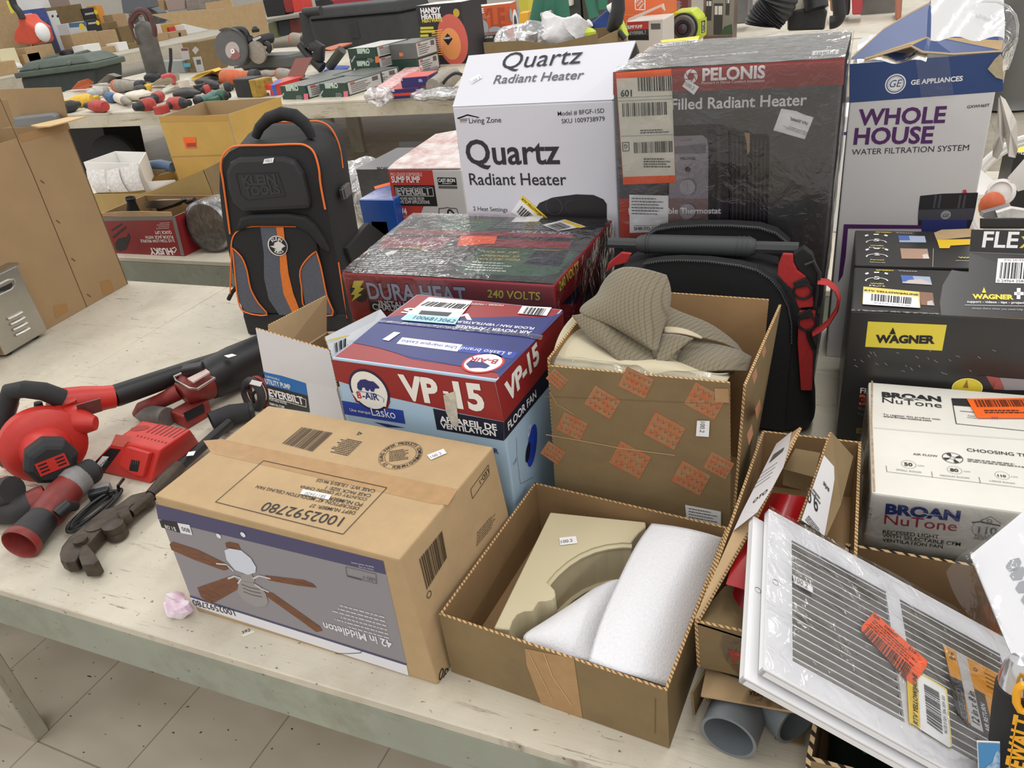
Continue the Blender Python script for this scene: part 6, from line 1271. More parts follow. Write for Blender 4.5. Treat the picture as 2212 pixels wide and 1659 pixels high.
# floor jack box
yj = 2.12; a,b = aty((214,470),yj),aty((370,467),yj); z_ = (a.z+b.z) / 2; a.z = b.z = z_; a.x -= .02
Bj = [down(a,ZT+.001),down(b,ZT+.001),V((b.x+.02,yj+.27,ZT+.001)),V((a.x,yj+.27,ZT+.001))]; Tj = [V((p.x,p.y,z_+.004*(i > 1))) for i,p in enumerate(Bj)]
hj = thing('floor_jack_box','red floor jack box printed upside down with torn open top','box',base_of(Bj)); HR = mat('printed_crimson',(140,36,40),.4,noise=(9,.08)); HGY = ink((120,116,112))
def dj(mb):
    f = Face(mb,plane(Bj[0],Bj[1],Tj[0]),V7,2); f.q([(300,1160),(1290,1148),(1300,1200),(300,1216)],HGY,1); f.q([(200,1216),(1300,1200),(1420,1670),(200,1670)],HR,1); f.q([(1290,1148),(1340,1148),(1465,1670),(1420,1670)],HGY,1)
    f.t('HUSKY',(1290,1575),(990,1572),I_W,bold=.04,k=4); f.path([(1300,1578),(1340,1560),(1362,1585),(1330,1635),(1300,1600)],.004,I_W,4)
    for s_,p,q in (('2-1/2 TON LOW PROFILE',(1330,1455),(880,1460)),('FLOOR JACK WITH',(1310,1405),(945,1408)),('QUICK LIFT',(1290,1345),(1065,1345))): f.t(s_,p,q,I_W,bold=.02,k=4)
    f.lines((1270,1225),(1090,1235),(1262,1320),4,ink((220,200,200)),fill=.3,k=4)
    DKJ = ink((40,38,38)); f.q([(545,1510),(590,1445),(700,1420),(720,1370),(750,1420),(735,1480),(690,1590),(610,1620),(560,1590)],DKJ,4); f.seg((500,1340),(640,1250),.006,DKJ,4); f.seg((520,1430),(690,1290),.008,DKJ,4)
    f2 = Face(mb,plane(Bj[1],Bj[2],Tj[1]),V7,2); f2.q([(1345,1150),(1500,1085),(1560,1659),(1470,1659)],HR,2)
open_carton(hj,Tj,Bj,.004,HR,KRD,deco=dj,edge=KR)
mb = MB(); q = [aty(V7(p),yj) for p in ((370,1110),(600,1090),(900,1085),(1280,1095),(1295,1150),(390,1165))]; mb.prism(q,V((0,.004,0)),KR); mb.build('torn_edge',hj)
bt = thing('rubber_boot_part','black flared rubber spout standing in the jack box','part',down(aty(V7((770,1080)),yj+.1),ZT+.1))
c_ = aty(V7((790,1100)),yj+.1); t_ = aty(V7((745,905)),yj+.1); mb = MB(); mb.lathe(c_,t_-c_,[(.032,-.03),(.027,.0),(.017,(t_-c_).length*.75),(.021,(t_-c_).length),(.018,(t_-c_).length+.002),(.013,(t_-c_).length*.8),(0,.02)],BLK,24); mb.build('spout',bt)
mb = MB(); q = [aty(V7(p),yj+.16) for p in ((930,960),(1060,940),(1450,930),(1300,1000),(1130,1050),(950,1040))]; mb.prism(q,V((0,.05,-.01)),STEEL); tag(mb.build('metal_plate'),'shiny metal plate lying across the open jack box','plate')
mb = MB(); mb.tube([aty(V7(p),yj+.18) for p in ((1120,1060),(1250,1020),(1400,970),(1450,930),(1500,960),(1600,930))],.010,BLK,10); tag(mb.build('black_bracket'),'black bent bracket behind the metal plate in the jack box','bracket')
# wrapped reel
rl = thing('wrapped_reel','round silver item sealed in clear wrap, right of the red jack box','reel',down(aty((447,545),2.17)))
c_ = aty((447,490),2.17); r_ = min(.098,c_.z-ZT-.001); axr = V((-.1,1,-.05)).normalized()
mb = MB(); mb.lathe(c_,axr,[(0,0),(r_*.9,0),(r_,.008),(r_,.10),(r_*.9,.12),(0,.12)],mat('silver_foil',(168,168,170),.3,metal=.7,noise=(18,.3),bump=(28,.9,.006)),40); mb.build('disc',rl)
mb = MB(); mb.lathe(c_-axr*.004,axr,[(0,0),(r_*.95,-.002),(r_+.004,.006),(r_+.004,.10)],film('reel_film',.06,.12,26,.6),40); mb.build('film',rl)
# olive toned open carton with white box and papers in it
yo = 2.42
OC = mat('kraft_olive',(176,148,92),.8,noise=(6,.08))
wp = [aty(p,yo) for p in ((196,420),(300,419),(332,411),(440,367),(462,425),(455,470),(215,480))]
wq = [p.copy() for p in wp]; 
for p in wq[-2:]: p.z = ZT + .002
oc = thing('open_carton','wide open olive brown carton of papers behind the jack box','carton',base_of(wq))
mb = MB(); mb.prism(wq,V((0,.004,0)),OC); mb.build('front_wall',oc)
rw = [wp[3],aty((476,349),yo+.16),None,None]; rw[2] = V((rw[1].x+.01,rw[1].y,ZT+.002)); rw[3] = V((wp[3].x+.03,yo,ZT+.002)); mb = MB(); mb.prism(rw,V((-.004,0,0)),KR2); mb.build('right_wall',oc)
bw_ = [V((wq[0].x,yo+.5,ZT+.12)),V((wp[3].x+.02,yo+.5,ZT+.15)),V((wp[3].x+.02,yo+.5,ZT+.002)),V((wq[0].x,yo+.5,ZT+.002))]; mb = MB(); mb.prism(bw_,V((0,.004,0)),OC); mb.build('rear_wall',oc)
lw = [wq[0],V((wq[0].x,yo+.5,ZT+.12)),V((wq[0].x,yo+.5,ZT+.002)),V((wq[0].x,yo,ZT+.002))]; mb = MB(); mb.prism(lw,V((.004,0,0)),OC); mb.build('left_wall',oc)
wb = [aty(V7(p),y) for p,y in (((125,432),yo+.12),((860,450),yo+.10),((950,300),yo+.30),((540,288),yo+.34))]
bx = thing('white_box','white open paper box leaning in the olive carton','box',down(wb[0],ZT+.01))
mb = MB(); d_ = V((0,0,-.11)); 
for i in range(4): mb.prism([wb[i],wb[(i+1) % 4],wb[(i+1) % 4]+d_,wb[i]+d_],V((0,.003,0)) if i % 2 == 0 else V((.003,0,0)),WHT)
mb.build('sides',bx)
PRN = mat('printed_paper',(222,218,214),.7,noise=(70,.12,.12)); 
for lb_,pts_,y in (('printed instruction sheet bent over the front of the white box',((590,500),(850,430),(940,800),(720,825)),yo+.03),('white printed leaflet standing left in the olive carton',((160,540),(400,530),(480,830),(300,838)),yo+.03),('curled white paper strip between the leaflet and instruction sheet',((440,540),(590,510),(720,825),(490,832)),yo+.02)):
    q = [aty(V7(p),y+.04*(i < 2)) for i,p in enumerate(pts_)]; mb = MB(); mb.grid(lambda s,t:mid(mid(q[0],q[1],s),mid(q[3],q[2],s),t)+V((0,-.012*math.sin(PI*t),.0)),4,8,PRN); pl_ = plane(q[0],q[1],q[3]); f = Face(mb,(pl_[0]+pl_[1]*.014,pl_[1]),V7); tag(mb.build('paper_sheet'),lb_,'paper')
q = [aty(V7(p),yo+.06) for p in ((930,690),(1340,665),(1060,780),(940,800))]; mb = MB(); mb.prism(q,V((0,.004,-.02)),WHT); tag(mb.build('paper_stack'),'flat white paper stack inside the olive carton','paper')
mb = MB(); mb.tube([aty(V7(p),yo+.34) for p in ((880,490),(1000,470),(1150,470),(1310,500))],[.012,.02,.026,.024],mat('blue_grey_sleeve',(92,116,150),.5,noise=(12,.3)),14); tag(mb.build('blue_sleeve'),'blue grey rolled sleeve behind the white box','sleeve')
q = [aty(V7(p),yo+.3) for p in ((900,530),(1200,540),(1060,640),(930,640))]; mb = MB(); mb.prism(q,V((0,.01,0)),KR2); tag(mb.build('card_divider'),'brown card divider under the blue grey sleeve','cardboard')
# golden open carton
yg2 = 2.74; ga = [aty((342,253),yg2),aty((492,249),yg2)]; zg = (ga[0].z+ga[1].z) / 2
gb = [aty((600,211),yg2+.36),aty((453,214),yg2+.40)]
Tg = [V((ga[0].x,yg2,zg)),V((ga[1].x,yg2,zg)),V((gb[0].x,yg2+.38,zg)),V((gb[1].x-.02,yg2+.38,zg))]
Bg = [down(p,ZT+.001) for p in Tg]; Bg[0].x += .0
gc = thing('golden_carton','golden brown open carton with small orange label, left of the backpack','carton',base_of(Bg))
open_carton(gc,Tg,Bg,.005,KRY,mat('kraft_inner_tan',(172,146,108),.85),edge=KR,deco=lambda mb:(lambda f:(f.q([(1440,985),(1355,1000),(1370,1045),(1950,1030),(1945,985)],mat('tape_on_gold',(186,146,74),.35),2),f.q([(1450,1335),(1900,1320),(1905,1328),(1452,1342)],TAPE,2)))(Face(mb,plane(Bg[0],Bg[1],Tg[0]),A1,2)))
sticker(gc,plane(Bg[0],Bg[1],Tg[0]),A1,[(1562,1172),(1672,1170),(1678,1262),(1585,1265)],ORL,'orange_label',k=5,extra=lambda f:f.q([(1590,1222),(1670,1218),(1672,1250),(1596,1255)],ink((170,60,40)),2))
# clear bags, boxes between backpack and heater box
FB = film('cloudy_bag_film',.28,.2,18,.7)
for i,(p0,rr,lb_) in enumerate((((800,345),(.15,.10,.08),'clear plastic bag of parts lying behind the backpack'),((765,318),(.10,.09,.075),'smaller clear bag just behind the backpack handle side'))):
    t = thing('plastic_bag',lb_,'bag',down(aty(p0,2.62+.2*i)))
    c_ = aty(p0,2.62+.2*i); c_.z = ZT + rr[2] + .012 + (0 if i == 0 else .02); mb = MB(); mb.ball(c_,rr,FB,Matrix.Rotation(-.3,3,'Y'),24,.8); mb.jig(.03,14,i); mb.build('film',t)
    mb = MB(); mb.ball(c_-V((0,0,.01)),tuple(k*.8 for k in rr),mat('bag_contents',(206,206,204),.5,noise=(20,.25)),Matrix.Rotation(-.3,3,'Y'),16); mb.jig(.02,20,i+5); mb.build('contents',t)
def pbox(name,label,bl,br_,ytop,d,m,z=ZT,cat='box',group=None,deco=None,vw=None,bev=.003,build=True):
    """box standing at z: front bottom corners and the row of its top edge as seen, depth in metres"""
    a,b = atz(bl,z),atz(br_,z); h = up_to(a,ytop) - 0; u = (b-a).normalized(); w = V((-u.y,u.x,0))
    if w.dot(CAMP-a) > 0: w = -w
    T = [a+V((0,0,h)),b+V((0,0,h)),b+w*d+V((0,0,h)),a+w*d+V((0,0,h))]; B = [p+V((0,0,.001)) for p in (a,b,b+w*d,a+w*d)]
    t = thing(name,label,cat,base_of(B),group); mb = MB(); mb.hexa(B,T,m); mb.bevel(bev,1)
    pl = dict(front=plane(B[0],B[1],T[0]),top=plane(T[0],T[1],T[3]),right=plane(B[1],B[2],T[1]),left=plane(B[0],B[3],T[0]))
    if deco: deco(mb,pl)
    mb.build('carton',t); return t,pl,T,B
def bbox_y(name,label,tl,tr,y,d,m,cat='box',zb=ZT,deco=None,bev=.003):
    a,b = aty(tl,y),aty(tr,y); zt = (a.z+b.z) / 2; T = [V((a.x,y,zt)),V((b.x,y,zt)),V((b.x,y+d,zt)),V((a.x,y+d,zt))]; B = [down(p,zb+.001) for p in T]
    t = thing(name,label,cat,base_of(B)); mb = MB(); mb.hexa(B,T,m); mb.bevel(bev,1)
    pl = dict(front=plane(B[0],B[1],T[0]),top=plane(T[0],T[1],T[3]),right=plane(B[1],B[2],T[1]),left=plane(B[0],B[3],T[0]))
    if deco: deco(mb,pl)
    mb.build('carton',t); return t,pl,T,B
EVR = mat('printed_tomato',(184,62,54),.4); EVG = mat('printed_pale_grey',(196,194,192),.4)
def dsump(mb,pl):
    f = Face(mb,pl['front'],B8)
    f.q([(680,745),(1340,745),(1420,1280),(1210,1282),(1160,1420),(1190,1500),(1190,1900),(850,1900)],EVR,1); f.q([(760,968),(1370,968),(1420,1282),(825,1272)],I_K,2)
    f.t('PRO GRADE SUBMERSIBLE',(722,830),(1192,832),ink((226,180,176)),bold=.02,hc=1.6,k=3); f.t('SUMP PUMP',(738,925),(1165,928),I_W,bold=.02,hc=1.4,k=3)
    f.path([(790,1000),(1345,1005),(1362,1130),(808,1122)],.003,ink((170,168,166)),3,True); f.t('EVERBILT',(822,1105),(1320,1108),ink((176,174,172)),bold=.04,hc=1.15,k=3)
    f.t('REMOVES WATER FROM',(815,1190),(1222,1192),ink((200,198,196)),bold=.02,hc=1.5,k=3); f.t('HOME SUMP APPLICATIONS',(820,1240),(1305,1244),ink((200,198,196)),bold=.02,hc=1.5,k=3)
    f.t('3/4',(850,1400),(968,1402),I_W,bold=.03,hc=1.2,k=3); f.t('HORSEPOWER',(870,1455),(1108,1458),ink((226,170,166)),hc=1.3,k=3); f.t('80',(880,1555),(958,1556),I_W,bold=.03,k=3)
    f.q([(1412,850),(1692,855),(1708,968),(1430,965)],I_K,2); f.t('CAST-IRON',(1432,918),(1682,920),I_W,bold=.03,hc=1.3,k=3); f.q([(1430,978),(1712,982),(1716,1020),(1436,1016)],I_G,2); f.t('DURABILITY',(1492,950),(1636,951),I_W,k=3)
    f.path([(1440,1400),(1440,1315),(1540,1308),(1560,1298),(1600,1310),(1700,1315),(1730,1390)],.003,I_G,3); f.path([(1575,1395),(1575,1345),(1610,1335),(1668,1395)],.006,I_K,3)
su,pl,T,B = bbox_y('sump_pump_box','red grey and black sump pump box, left of the quartz heater box',(838,368),(996,367),2.14,.26,EVG,deco=dsump)
q = [T[0]+V((0,0,.003)),T[1]+V((0,0,.003)),aty(B8((1700,160)),2.46),aty(B8((1390,215)),2.46),aty(B8((780,630)),2.20)]
mb = MB(); mb.prism(q,V((0,0,.003)),mat('worn_white_lid',(216,212,208),.6,noise=(16,.12,.12),c2=(190,150,146))); mb.build('raised_lid',su)
t,pl,T,B = bbox_y('dark_fan_box','dark grey glossy box under the clear bags',(768,366),(838,362),2.32,.3,mat('glossy_charcoal',(78,78,78),.2,noise=(10,.3)),deco=lambda mb,pl:(lambda f:f.t('BROAN',(520,738),(690,732),I_K,bold=.03,k=3))(Face(mb,pl['front'],B8)))
t,pl,T,B = bbox_y('blue_box','glossy blue box with an orange label between backpack and sump pump box',(774,432),(850,430),2.10,.2,dict(all=mat('glossy_blue',(30,84,170),.25,noise=(9,.1)),top=mat('glossy_indigo',(70,80,150),.2,noise=(14,.35),c2=(160,170,206))),deco=lambda mb,pl:(lambda f:f.q([(470,990),(720,920),(720,960),(485,1030)],ORL,2))(Face(mb,pl['top'],B8)))
mb = MB(); q = [aty(B8(p),2.75) for p in ((845,320),(1250,315),(1100,420),(990,480),(850,545))]; mb.prism(q,V((0,.02,-.02)),mat('grey_sheet',(92,92,92),.4)); tag(mb.build('grey_mat'),'flat dark grey mat behind the clear bags','panel')
t,pl,T,B = bbox_y('black_parts_tray','small black box with white loop beside the backpack strap wing',(800,478),(836,476),2.10,.1,BLK)
# right end of the second table
fan_ = thing('white_fan','white desk fan with round guard behind the black sprayer boxes','fan',down(aty((2175,470),2.3)))
cf = aty((2178,425),2.3); axf = V((-.25,-.9,.35)).normalized(); f1 = axf.cross(V((0,0,1))).normalized(); f2_ = f1.cross(axf); WPL = mat('white_plastic',(222,220,216),.4)
for nm,r_,th,o in (('guard_ring',.155,.009,0),('rear_ring',.15,.007,.05)):
    mb = MB(); mb.tube([cf-axf*o+(f1*math.cos(a)+f2_*math.sin(a))*r_+V((.06,0,0)) for a in [2*PI*k/40 for k in range(40)]],th,WPL,8,closed=True); mb.build(nm,fan_)
mb = MB(); hb = aty(C6((450,1190)),2.25); mb.lathe(hb,axf,[(.032,-.03),(.034,.0),(.026,.006),(.024,.0),(.012,.002),(0,.004)],WPL,24); mb.build('hub',fan_)
for k in range(3):
    a = 2 * PI * k / 3 + .3; d_ = f1 * math.cos(a) + f2_ * math.sin(a); s_ = axf.cross(d_); mb = MB()
    mb.grid(lambda p,q:hb+d_*(.03+.10*p)+s_*((q-.5)*(.04+.07*p))+axf*((q-.5)*.03),6,4,WPL); mb.build('blade',fan_)
t,pl,T,B = bbox_y('yellow_black_box','black and yellow box behind the white fan at the right edge',(2195,320),(2300,338),2.75,.2,dict(all=BLK,top=YEL),deco=lambda mb,pl:(lambda f:f.t('FLUX',(665,725),(790,760),I_W,bold=.03,it=.2,k=3))(Face(mb,pl['front'],C6)))
mb = MB(); q = [aty(C6(p),2.12) for p in ((230,1490),(250,1440),(550,1355),(600,1380),(640,1500))]; mb.prism(q,V((0,.05,-.01)),GRY); tag(mb.build('grey_tray'),'grey plastic tray edge just behind the raised sprayer lid','tray')
q = [aty(C6(p),2.10) for p in ((400,1440),(580,1385),(800,1420),(800,1495),(420,1495))]; mb = MB(); mb.prism(q,V((0,.02,0)),PRN); tag(mb.build('paper_sheet'),'pale printed paper on the grey tray','paper')
mb = MB(); mb.ball(aty(C6((345,1350)),2.2),(.03,.03,.035),mat('orange_part',(196,92,50),.5)); tag(mb.build('orange_ball'),'orange plastic ball beside the water filter box bottom','cap')
# between the boxes
mb = MB(); q = [aty((1832,p),2.4) for p in (285,320,350,380)]; 
t,pl,T,B = bbox_y('white_blue_box','white and blue box seen in the gap between radiator and filter boxes',(1790,252),(1850,250),2.55,.2,dict(all=WHB),deco=lambda mb,pl:(lambda f:f.q([(880,955),(960,950),(960,975),(880,975)],GEB,2))(Face(mb,pl['front'],D1)))
# ------------------------------------------------------------------ tool table and the back row
Z4 = view(120,130,9.217); Z5 = view(360,120,9.217); Z1 = view(0,0,9.217); Z2 = view(200,0,9.217); Z3 = view(400,0,9.217); Z6 = view(560,0,6.144); Z7 = view(780,100,9.217); K1_ = view(880,0,7.373); K2_ = view(1140,0,7.373); K3_ = view(1400,0,8.508); K4_ = view(1600,0,6.144)
TR = mat('faded_tool_red',(192,66,60),.5,noise=(30,.2)); TB = mat('tool_blue',(66,104,150),.5,noise=(30,.15)); TY = mat('tool_yellow',(232,186,60),.5,noise=(20,.1)); TO = mat('tool_orange',(212,104,56),.5,noise=(20,.15)); TG = mat('tool_teal',(92,134,128),.5,noise=(30,.2)); TS = mat('tool_grey_beige',(158,150,138),.55,noise=(30,.15)); TK = mat('tool_black',(46,46,48),.5,noise=(30,.25)); TW = mat('tool_cream',(226,218,202),.5,noise=(20,.08)); TGN = mat('tool_green',(44,92,72),.5); TSI = mat('cast_silver',(188,188,186),.4,metal=.4,noise=(20,.2)); LIM = mat('lime_plastic',(196,214,60),.45)
def pt(p,h=0.0): return atz(p,ZT+h)
def drill(label,a,b,r,m1,m2,grip=0.0,batt=None,vw=None,cat='power tool',name='cordless_drill',nose=None):
    """gun shaped tool lying on the table: motor at pixel a, nose at pixel b"""
    vw = vw or (lambda p:p); A,B = pt(vw(a),r),pt(vw(b),r); d = (B-A); L = d.length; d = d / L; s = V((d.y,-d.x,0)); t = thing(name,label,cat,down(mid(A,B)),'used power tools on the tool table')
    mb = MB(); mb.lathe(A,d,[(0,0),(r*.75,.004),(r,L*.12),(r,L*.5),(r*.86,L*.62)],m1,18); mb.build('motor_housing',t)
    mb = MB(); mb.lathe(A+d*L*.6,d,[(r*.86,0),(r*.7,L*.15),(r*.55,L*.18),(r*.5,L*.36),(r*.2,L*.4),(0,L*.4)],m2,16); mb.build('chuck',t)
    if grip:
        g0 = A + d * L * .22; g1 = g0 + s * grip + V((0,0,-r*.35)); mb = MB(); mb.tube([g0,mid(g0,g1),g1],[r*.62,r*.55,r*.58],m2,12); mb.build('grip',t)
        mb = MB(); mb.box(g1+s*r*.4,(r*1.5,r*2.0,r*1.25),batt or m1,Matrix((d,s,V((0,0,1)))).transposed()); mb.bevel(r*.18,2)
        for q in mb.v: q.z = max(q.z,ZT+.001)
        mb.build('battery',t)
    return t
def grinder(label,a,b,r,m1,m2,vw=None,cap=None,name='angle_grinder',disc=True):
    vw = vw or (lambda p:p); A,B = pt(vw(a),r),pt(vw(b),r); d = B - A; L = d.length; d = d / L; t = thing(name,label,'power tool',down(mid(A,B)),'used power tools on the tool table')
    mb = MB(); mb.lathe(A,d,[(0,0),(r*.95,0),(r,L*.03),(r,L*.1)],cap or m1,22); mb.build('end_cap',t)
    mb = MB(); mb.lathe(A+d*L*.1,d,[(r,0),(r*.96,L*.25),(r*.72,L*.4),(r*.66,L*.66)],m1,22); mb.build('body',t)
    mb = MB(); mb.lathe(A+d*L*.76,d,[(r*.66,0),(r*.8,L*.05),(r*.75,L*.2),(r*.4,L*.24),(0,L*.24)],m2,18); mb.build('gear_head',t)
    return t
def lump(name,label,p0,p1,h,m,cat='tool',jig=.01,vw=None,e=.7,seed=0,lift=0,grp=None):
    vw = vw or (lambda p:p); A,B = pt(vw(p0)),pt(vw(p1)); c = mid(A,B); L = (B-A).length / 2; a = math.atan2((B-A).y,(B-A).x)
    mb = MB(); mb.ball(c+V((0,0,h/2+lift)),(L,min(L*.6,h*1.2),h/2),m,Matrix.Rotation(a,3,'Z'),18,e); mb.jig(jig,9,seed)
    for q in mb.v: q.z = max(q.z,ZT+.001+lift)
    return tag(mb.build(name),label,cat,grp)
# front row
drill('black and tan grinder with thick grip at the left end of the tool table',(139,233),(172,224),.055,TK,TK,vw=None,name='black_grinder')
drill('red and black driver second from left along the table front',(228,230),(184,228),.055,TR,TK,.0)
drill('blue cordless drill with dark clamp shaped foot in the front row',(246,212),(226,206),.05,TB,TK,.14,TB)
drill('cream and grey impact driver right of the blue drill',(252,210),(281,222),.048,TW,TS,0)
drill('yellow drill with black motor behind the red driver',(200,215),(140,222),.06,TY,TY,.1,TY)
drill('maroon and black drill in the middle of the front row',(332,222),(288,233),.055,TR,TK,.12,TK)
drill('bright red and black impact driver near the centre of the front row',(366,224),(412,222),.055,TR,TK,.13,TR)
drill('dark red drill behind the maroon drill',(348,206),(325,216),.05,TR,TK,.11,TK)
grinder('teal grinder right of the bright red impact driver',(478,205),(420,220),.05,TG,TK)
drill('green cordless driver with green battery right of the teal grinder',(470,208),(498,205),.05,TGN,TK,.12,TGN)
drill('black and red driver behind the teal grinder',(455,192),(432,196),.045,TR,TK,.1,TK)
grinder('grey grinder with round orange end cap, left of the gas cylinder',(250,186),(312,184),.07,TS,TK,cap=TO)
grinder('grey beige grinder with orange end cap behind the green tool boxes',(604,160),(652,164),.06,TS,TK,cap=TO)
grinder('big orange demolition hammer with black bands',(484,170),(560,164),.085,TO,TK,cap=TO,name='demolition_hammer')
grinder('clear and silver polisher behind the yellow drill',(190,203),(236,196),.055,TSI,TS,name='polisher')
drill('small tan drill behind the cream impact driver',(300,205),(322,200),.045,TW,TK,.0)
drill('charcoal drill left of the white jigsaw',(310,192),(286,200),.05,TK,TK,.1,TK)
drill('charcoal driver in front of the yellow saw',(446,180),(478,186),.045,TK,TK,.1,TK)
drill('red driver between the orange cup and the yellow saw',(420,196),(400,200),.04,TR,TK,.1,TR)
drill('dark drill under the orange hammer',(500,186),(474,190),.045,TK,TS,.1,TK)
lump('tool_housing','round cream tool housing behind the maroon drill',(283,216),(322,216),.09,TW,'tool',.006,seed=2)
lump('yellow_wedge','small bright yellow wedge left of the white jigsaw',(308,199),(330,197),.08,TY,'tool',.004,seed=3)
lump('tool_bundle','dark tangled tool bundle behind the green cordless driver',(430,184),(498,186),.09,TK,'tool',.04,seed=4)
lump('glove','grey work glove right of the orange hammer',(556,166),(598,164),.06,TS,'glove',.02,seed=5)
lump('tool_bundle','black tangled cables around the base of the gas cylinder',(240,182),(300,190),.07,TK,'tool',.03,seed=6)
lump('tool_bundle','dark small tools between red drivers and the teal grinder',(384,212),(430,210),.08,TK,'tool',.04,seed=7)
lump('dark_pouch','black pouch in front of the white jigsaw',(318,178),(350,176),.11,TK,'pouch',.02,seed=8)
lump('sander','grey and black palm sander beside the charcoal driver',(524,196),(552,196),.1,TS,'power tool',.012,seed=9)
# white and red jigsaw, yellow saw, cup, long blade, orange shovel shaped guard
t = thing('jigsaw','white jigsaw with red rear handle behind the maroon drill','power tool',pt((340,184)),'used power tools on the tool table')
q = [pt(p,h) for p,h in (((318,186),.02),((350,165),.14),((372,160),.16),((374,176),.06),((345,186),.02))]; mb = MB(); mb.prism(q,V((.02,.09,0)),TW); mb.bevel(.015,2); mb.build('body',t)
mb = MB(); mb.tube(sm([pt(p,h) for p,h in (((352,166),.16),((368,162),.18),((376,170),.13),((374,180),.06))]),.022,mat('tool_pink_red',(206,84,84),.5),10); mb.build('handle',t)
t = thing('yellow_saw','yellow cutting saw body with dark slots behind the front tools','power tool',pt((440,172)),'used power tools on the tool table')
q = [pt(Z5(p),h) for p,h in (((470,450),.02),((600,370),.10),((900,285),.17),((960,330),.15),((980,430),.06),((870,500),.01),((560,500),.01))]; mb = MB(); mb.prism(q,V((.02,.10,.01)),TY); mb.bevel(.012,2); mb.build('body',t)
f_ = plane(q[0],q[2],q[5]); mb = MB(); f = Face(mb,(f_[0]+f_[1]*.012,f_[1]),Z5); f.q([(800,410),(900,365),(935,370),(915,395),(830,425)],TK,2); mb.build('slot',t)
mb = MB(); q = [pt(p,h) for p,h in (((350,200),.03),((352,191),.04),((404,168),.08),((408,172),.07))]; mb.prism(q,V((.003,.012,0)),mat('pale_bar',(196,204,190),.4)); tag(mb.build('saw_bar'),'long pale saw bar lying diagonally below the yellow saw','tool')
t = thing('orange_cup','white cup with orange content and red base among the tools','cup',pt((404,203))); mb = MB(); c_ = pt((404,203)); mb.lathe(c_,V((0,0,1)),[(0,.001),(.05,.001),(.052,.05)],TR,20); mb.build('base',t); mb = MB(); mb.lathe(c_,V((0,0,1)),[(.048,.05),(.052,.13),(.046,.13),(.04,.1),(0,.1)],TW,20); mb.build('rim',t)
t = thing('blade_guard','orange shovel shaped guard with thin rods in front of the grey bin','tool',pt((172,188))); q = [pt(p,h) for p,h in (((152,194),.02),((168,176),.12),((184,171),.15),((196,178),.10),((192,192),.03))]; mb = MB(); mb.prism(q,V((.0,.05,0)),TO); mb.bevel(.01,2); mb.build('blade',t)
mb = MB(); mb.tube([pt((195,184),.07),pt((246,182),.08)],.008,TSI,8); mb.build('rod',t)
mb = MB(); q = [pt(p,h) for p,h in (((208,180),.02),((232,160),.14),((252,166),.10),((248,178),.03))]; mb.prism(q,V((.02,.08,0)),mat('dusty_grey',(140,136,128),.6,noise=(20,.2))); mb.bevel(.01,2); tag(mb.build('grinder_guard'),'dusty grey metal guard left of the orange capped grinder','tool')
# black and yellow battery pack, red box with blue tape
t = thing('battery_pack','clear topped black and yellow tool battery at the front beside the green boxes','battery',pt((535,215)),'used power tools on the tool table'); a,b = pt((512,211)),pt((545,211)); mb = MB(); mb.hexa([a,b,b+V((.05,.16,0)),a+V((.05,.16,0))],[p+V((0,0,.16)) for p in (a,b,b+V((.05,.16,0)),a+V((.05,.16,0))) ],TK); mb.bevel(.012,2); mb.build('case',t)
a2,b2 = pt((545.5,211)),pt((563,211)); mb = MB(); mb.hexa([a2,b2,b2+V((.05,.16,0)),a2+V((.05,.16,0))],[p+V((0,0,.15)) for p in (a2,b2,b2+V((.05,.16,0)),a2+V((.05,.16,0)))],mat('dirty_yellow',(186,148,56),.5,noise=(20,.3))); mb.bevel(.01,2); mb.build('yellow_end',t)
PRD = mat('printed_signal_red',(206,64,52),.4); BLT = mat('blue_tape',(60,104,190),.5)
t,pl,T,B = pbox('red_box','red box tied with blue tape left of the green boxes',(565,208),(602,206),184,.42,PRD,deco=lambda mb,pl:(lambda f,g_:(f.q([(2068,600),(2160,590),(2212,830),(2170,850)],BLT,3),f.q([(1890,690),(2060,690),(2070,800),(1900,800)],I_W,2),f.q([(1940,740),(2040,740),(2060,800),(1960,805)],I_G,3),g_.q([(2068,600),(2160,590),(2300,480),(2210,480)],BLT,3)))(Face(mb,pl['front'],Z5),Face(mb,pl['top'],Z5)))
mb = MB(); q = [T[3]+V((0,0,.002)),T[2]+V((0,0,.002)),T[2]+V((.05,.12,.14)),T[3]+V((.05,.12,.14))]; mb.prism(q,V((0,.003,0)),mat('brown_red_lid',(120,60,48),.5)); mb.build('lid',t)
# green tool boxes
GB = mat('box_dark_green',(42,66,56),.4); GBT = mat('box_grey_top',(104,106,102),.4,noise=(6,.1)); GEND = mat('box_end_label',(190,188,186),.5)
def gdeco(vw,a,b,sq):
    def fn(mb,pl):
        f = Face(mb,pl['front'],vw); f.t('IIIIPRO',a,b,ink((196,214,196)),bold=.05,hc=1.1,k=3); w = b[0] - a[0]; y = a[1]
        f.lines((a[0]+w*.8,y+w*.38),(a[0]+w*1.35,y+w*.36),(a[0]+w*.8,y+w*.75),3,ink((170,178,170)),fill=.4,k=3); x0 = a[0] + w * 1.4
        f.q([(x0,y+w*.25),(x0+w*.34,y+w*.22),(x0+w*.36,y+w*.72),(x0+w*.04,y+w*.76)],sq,3); f.seg((a[0]-w*.5,y+w*.7),(a[0]-w*.2,y+w*.2),.012,ink((170,176,170)),3)

    return fn
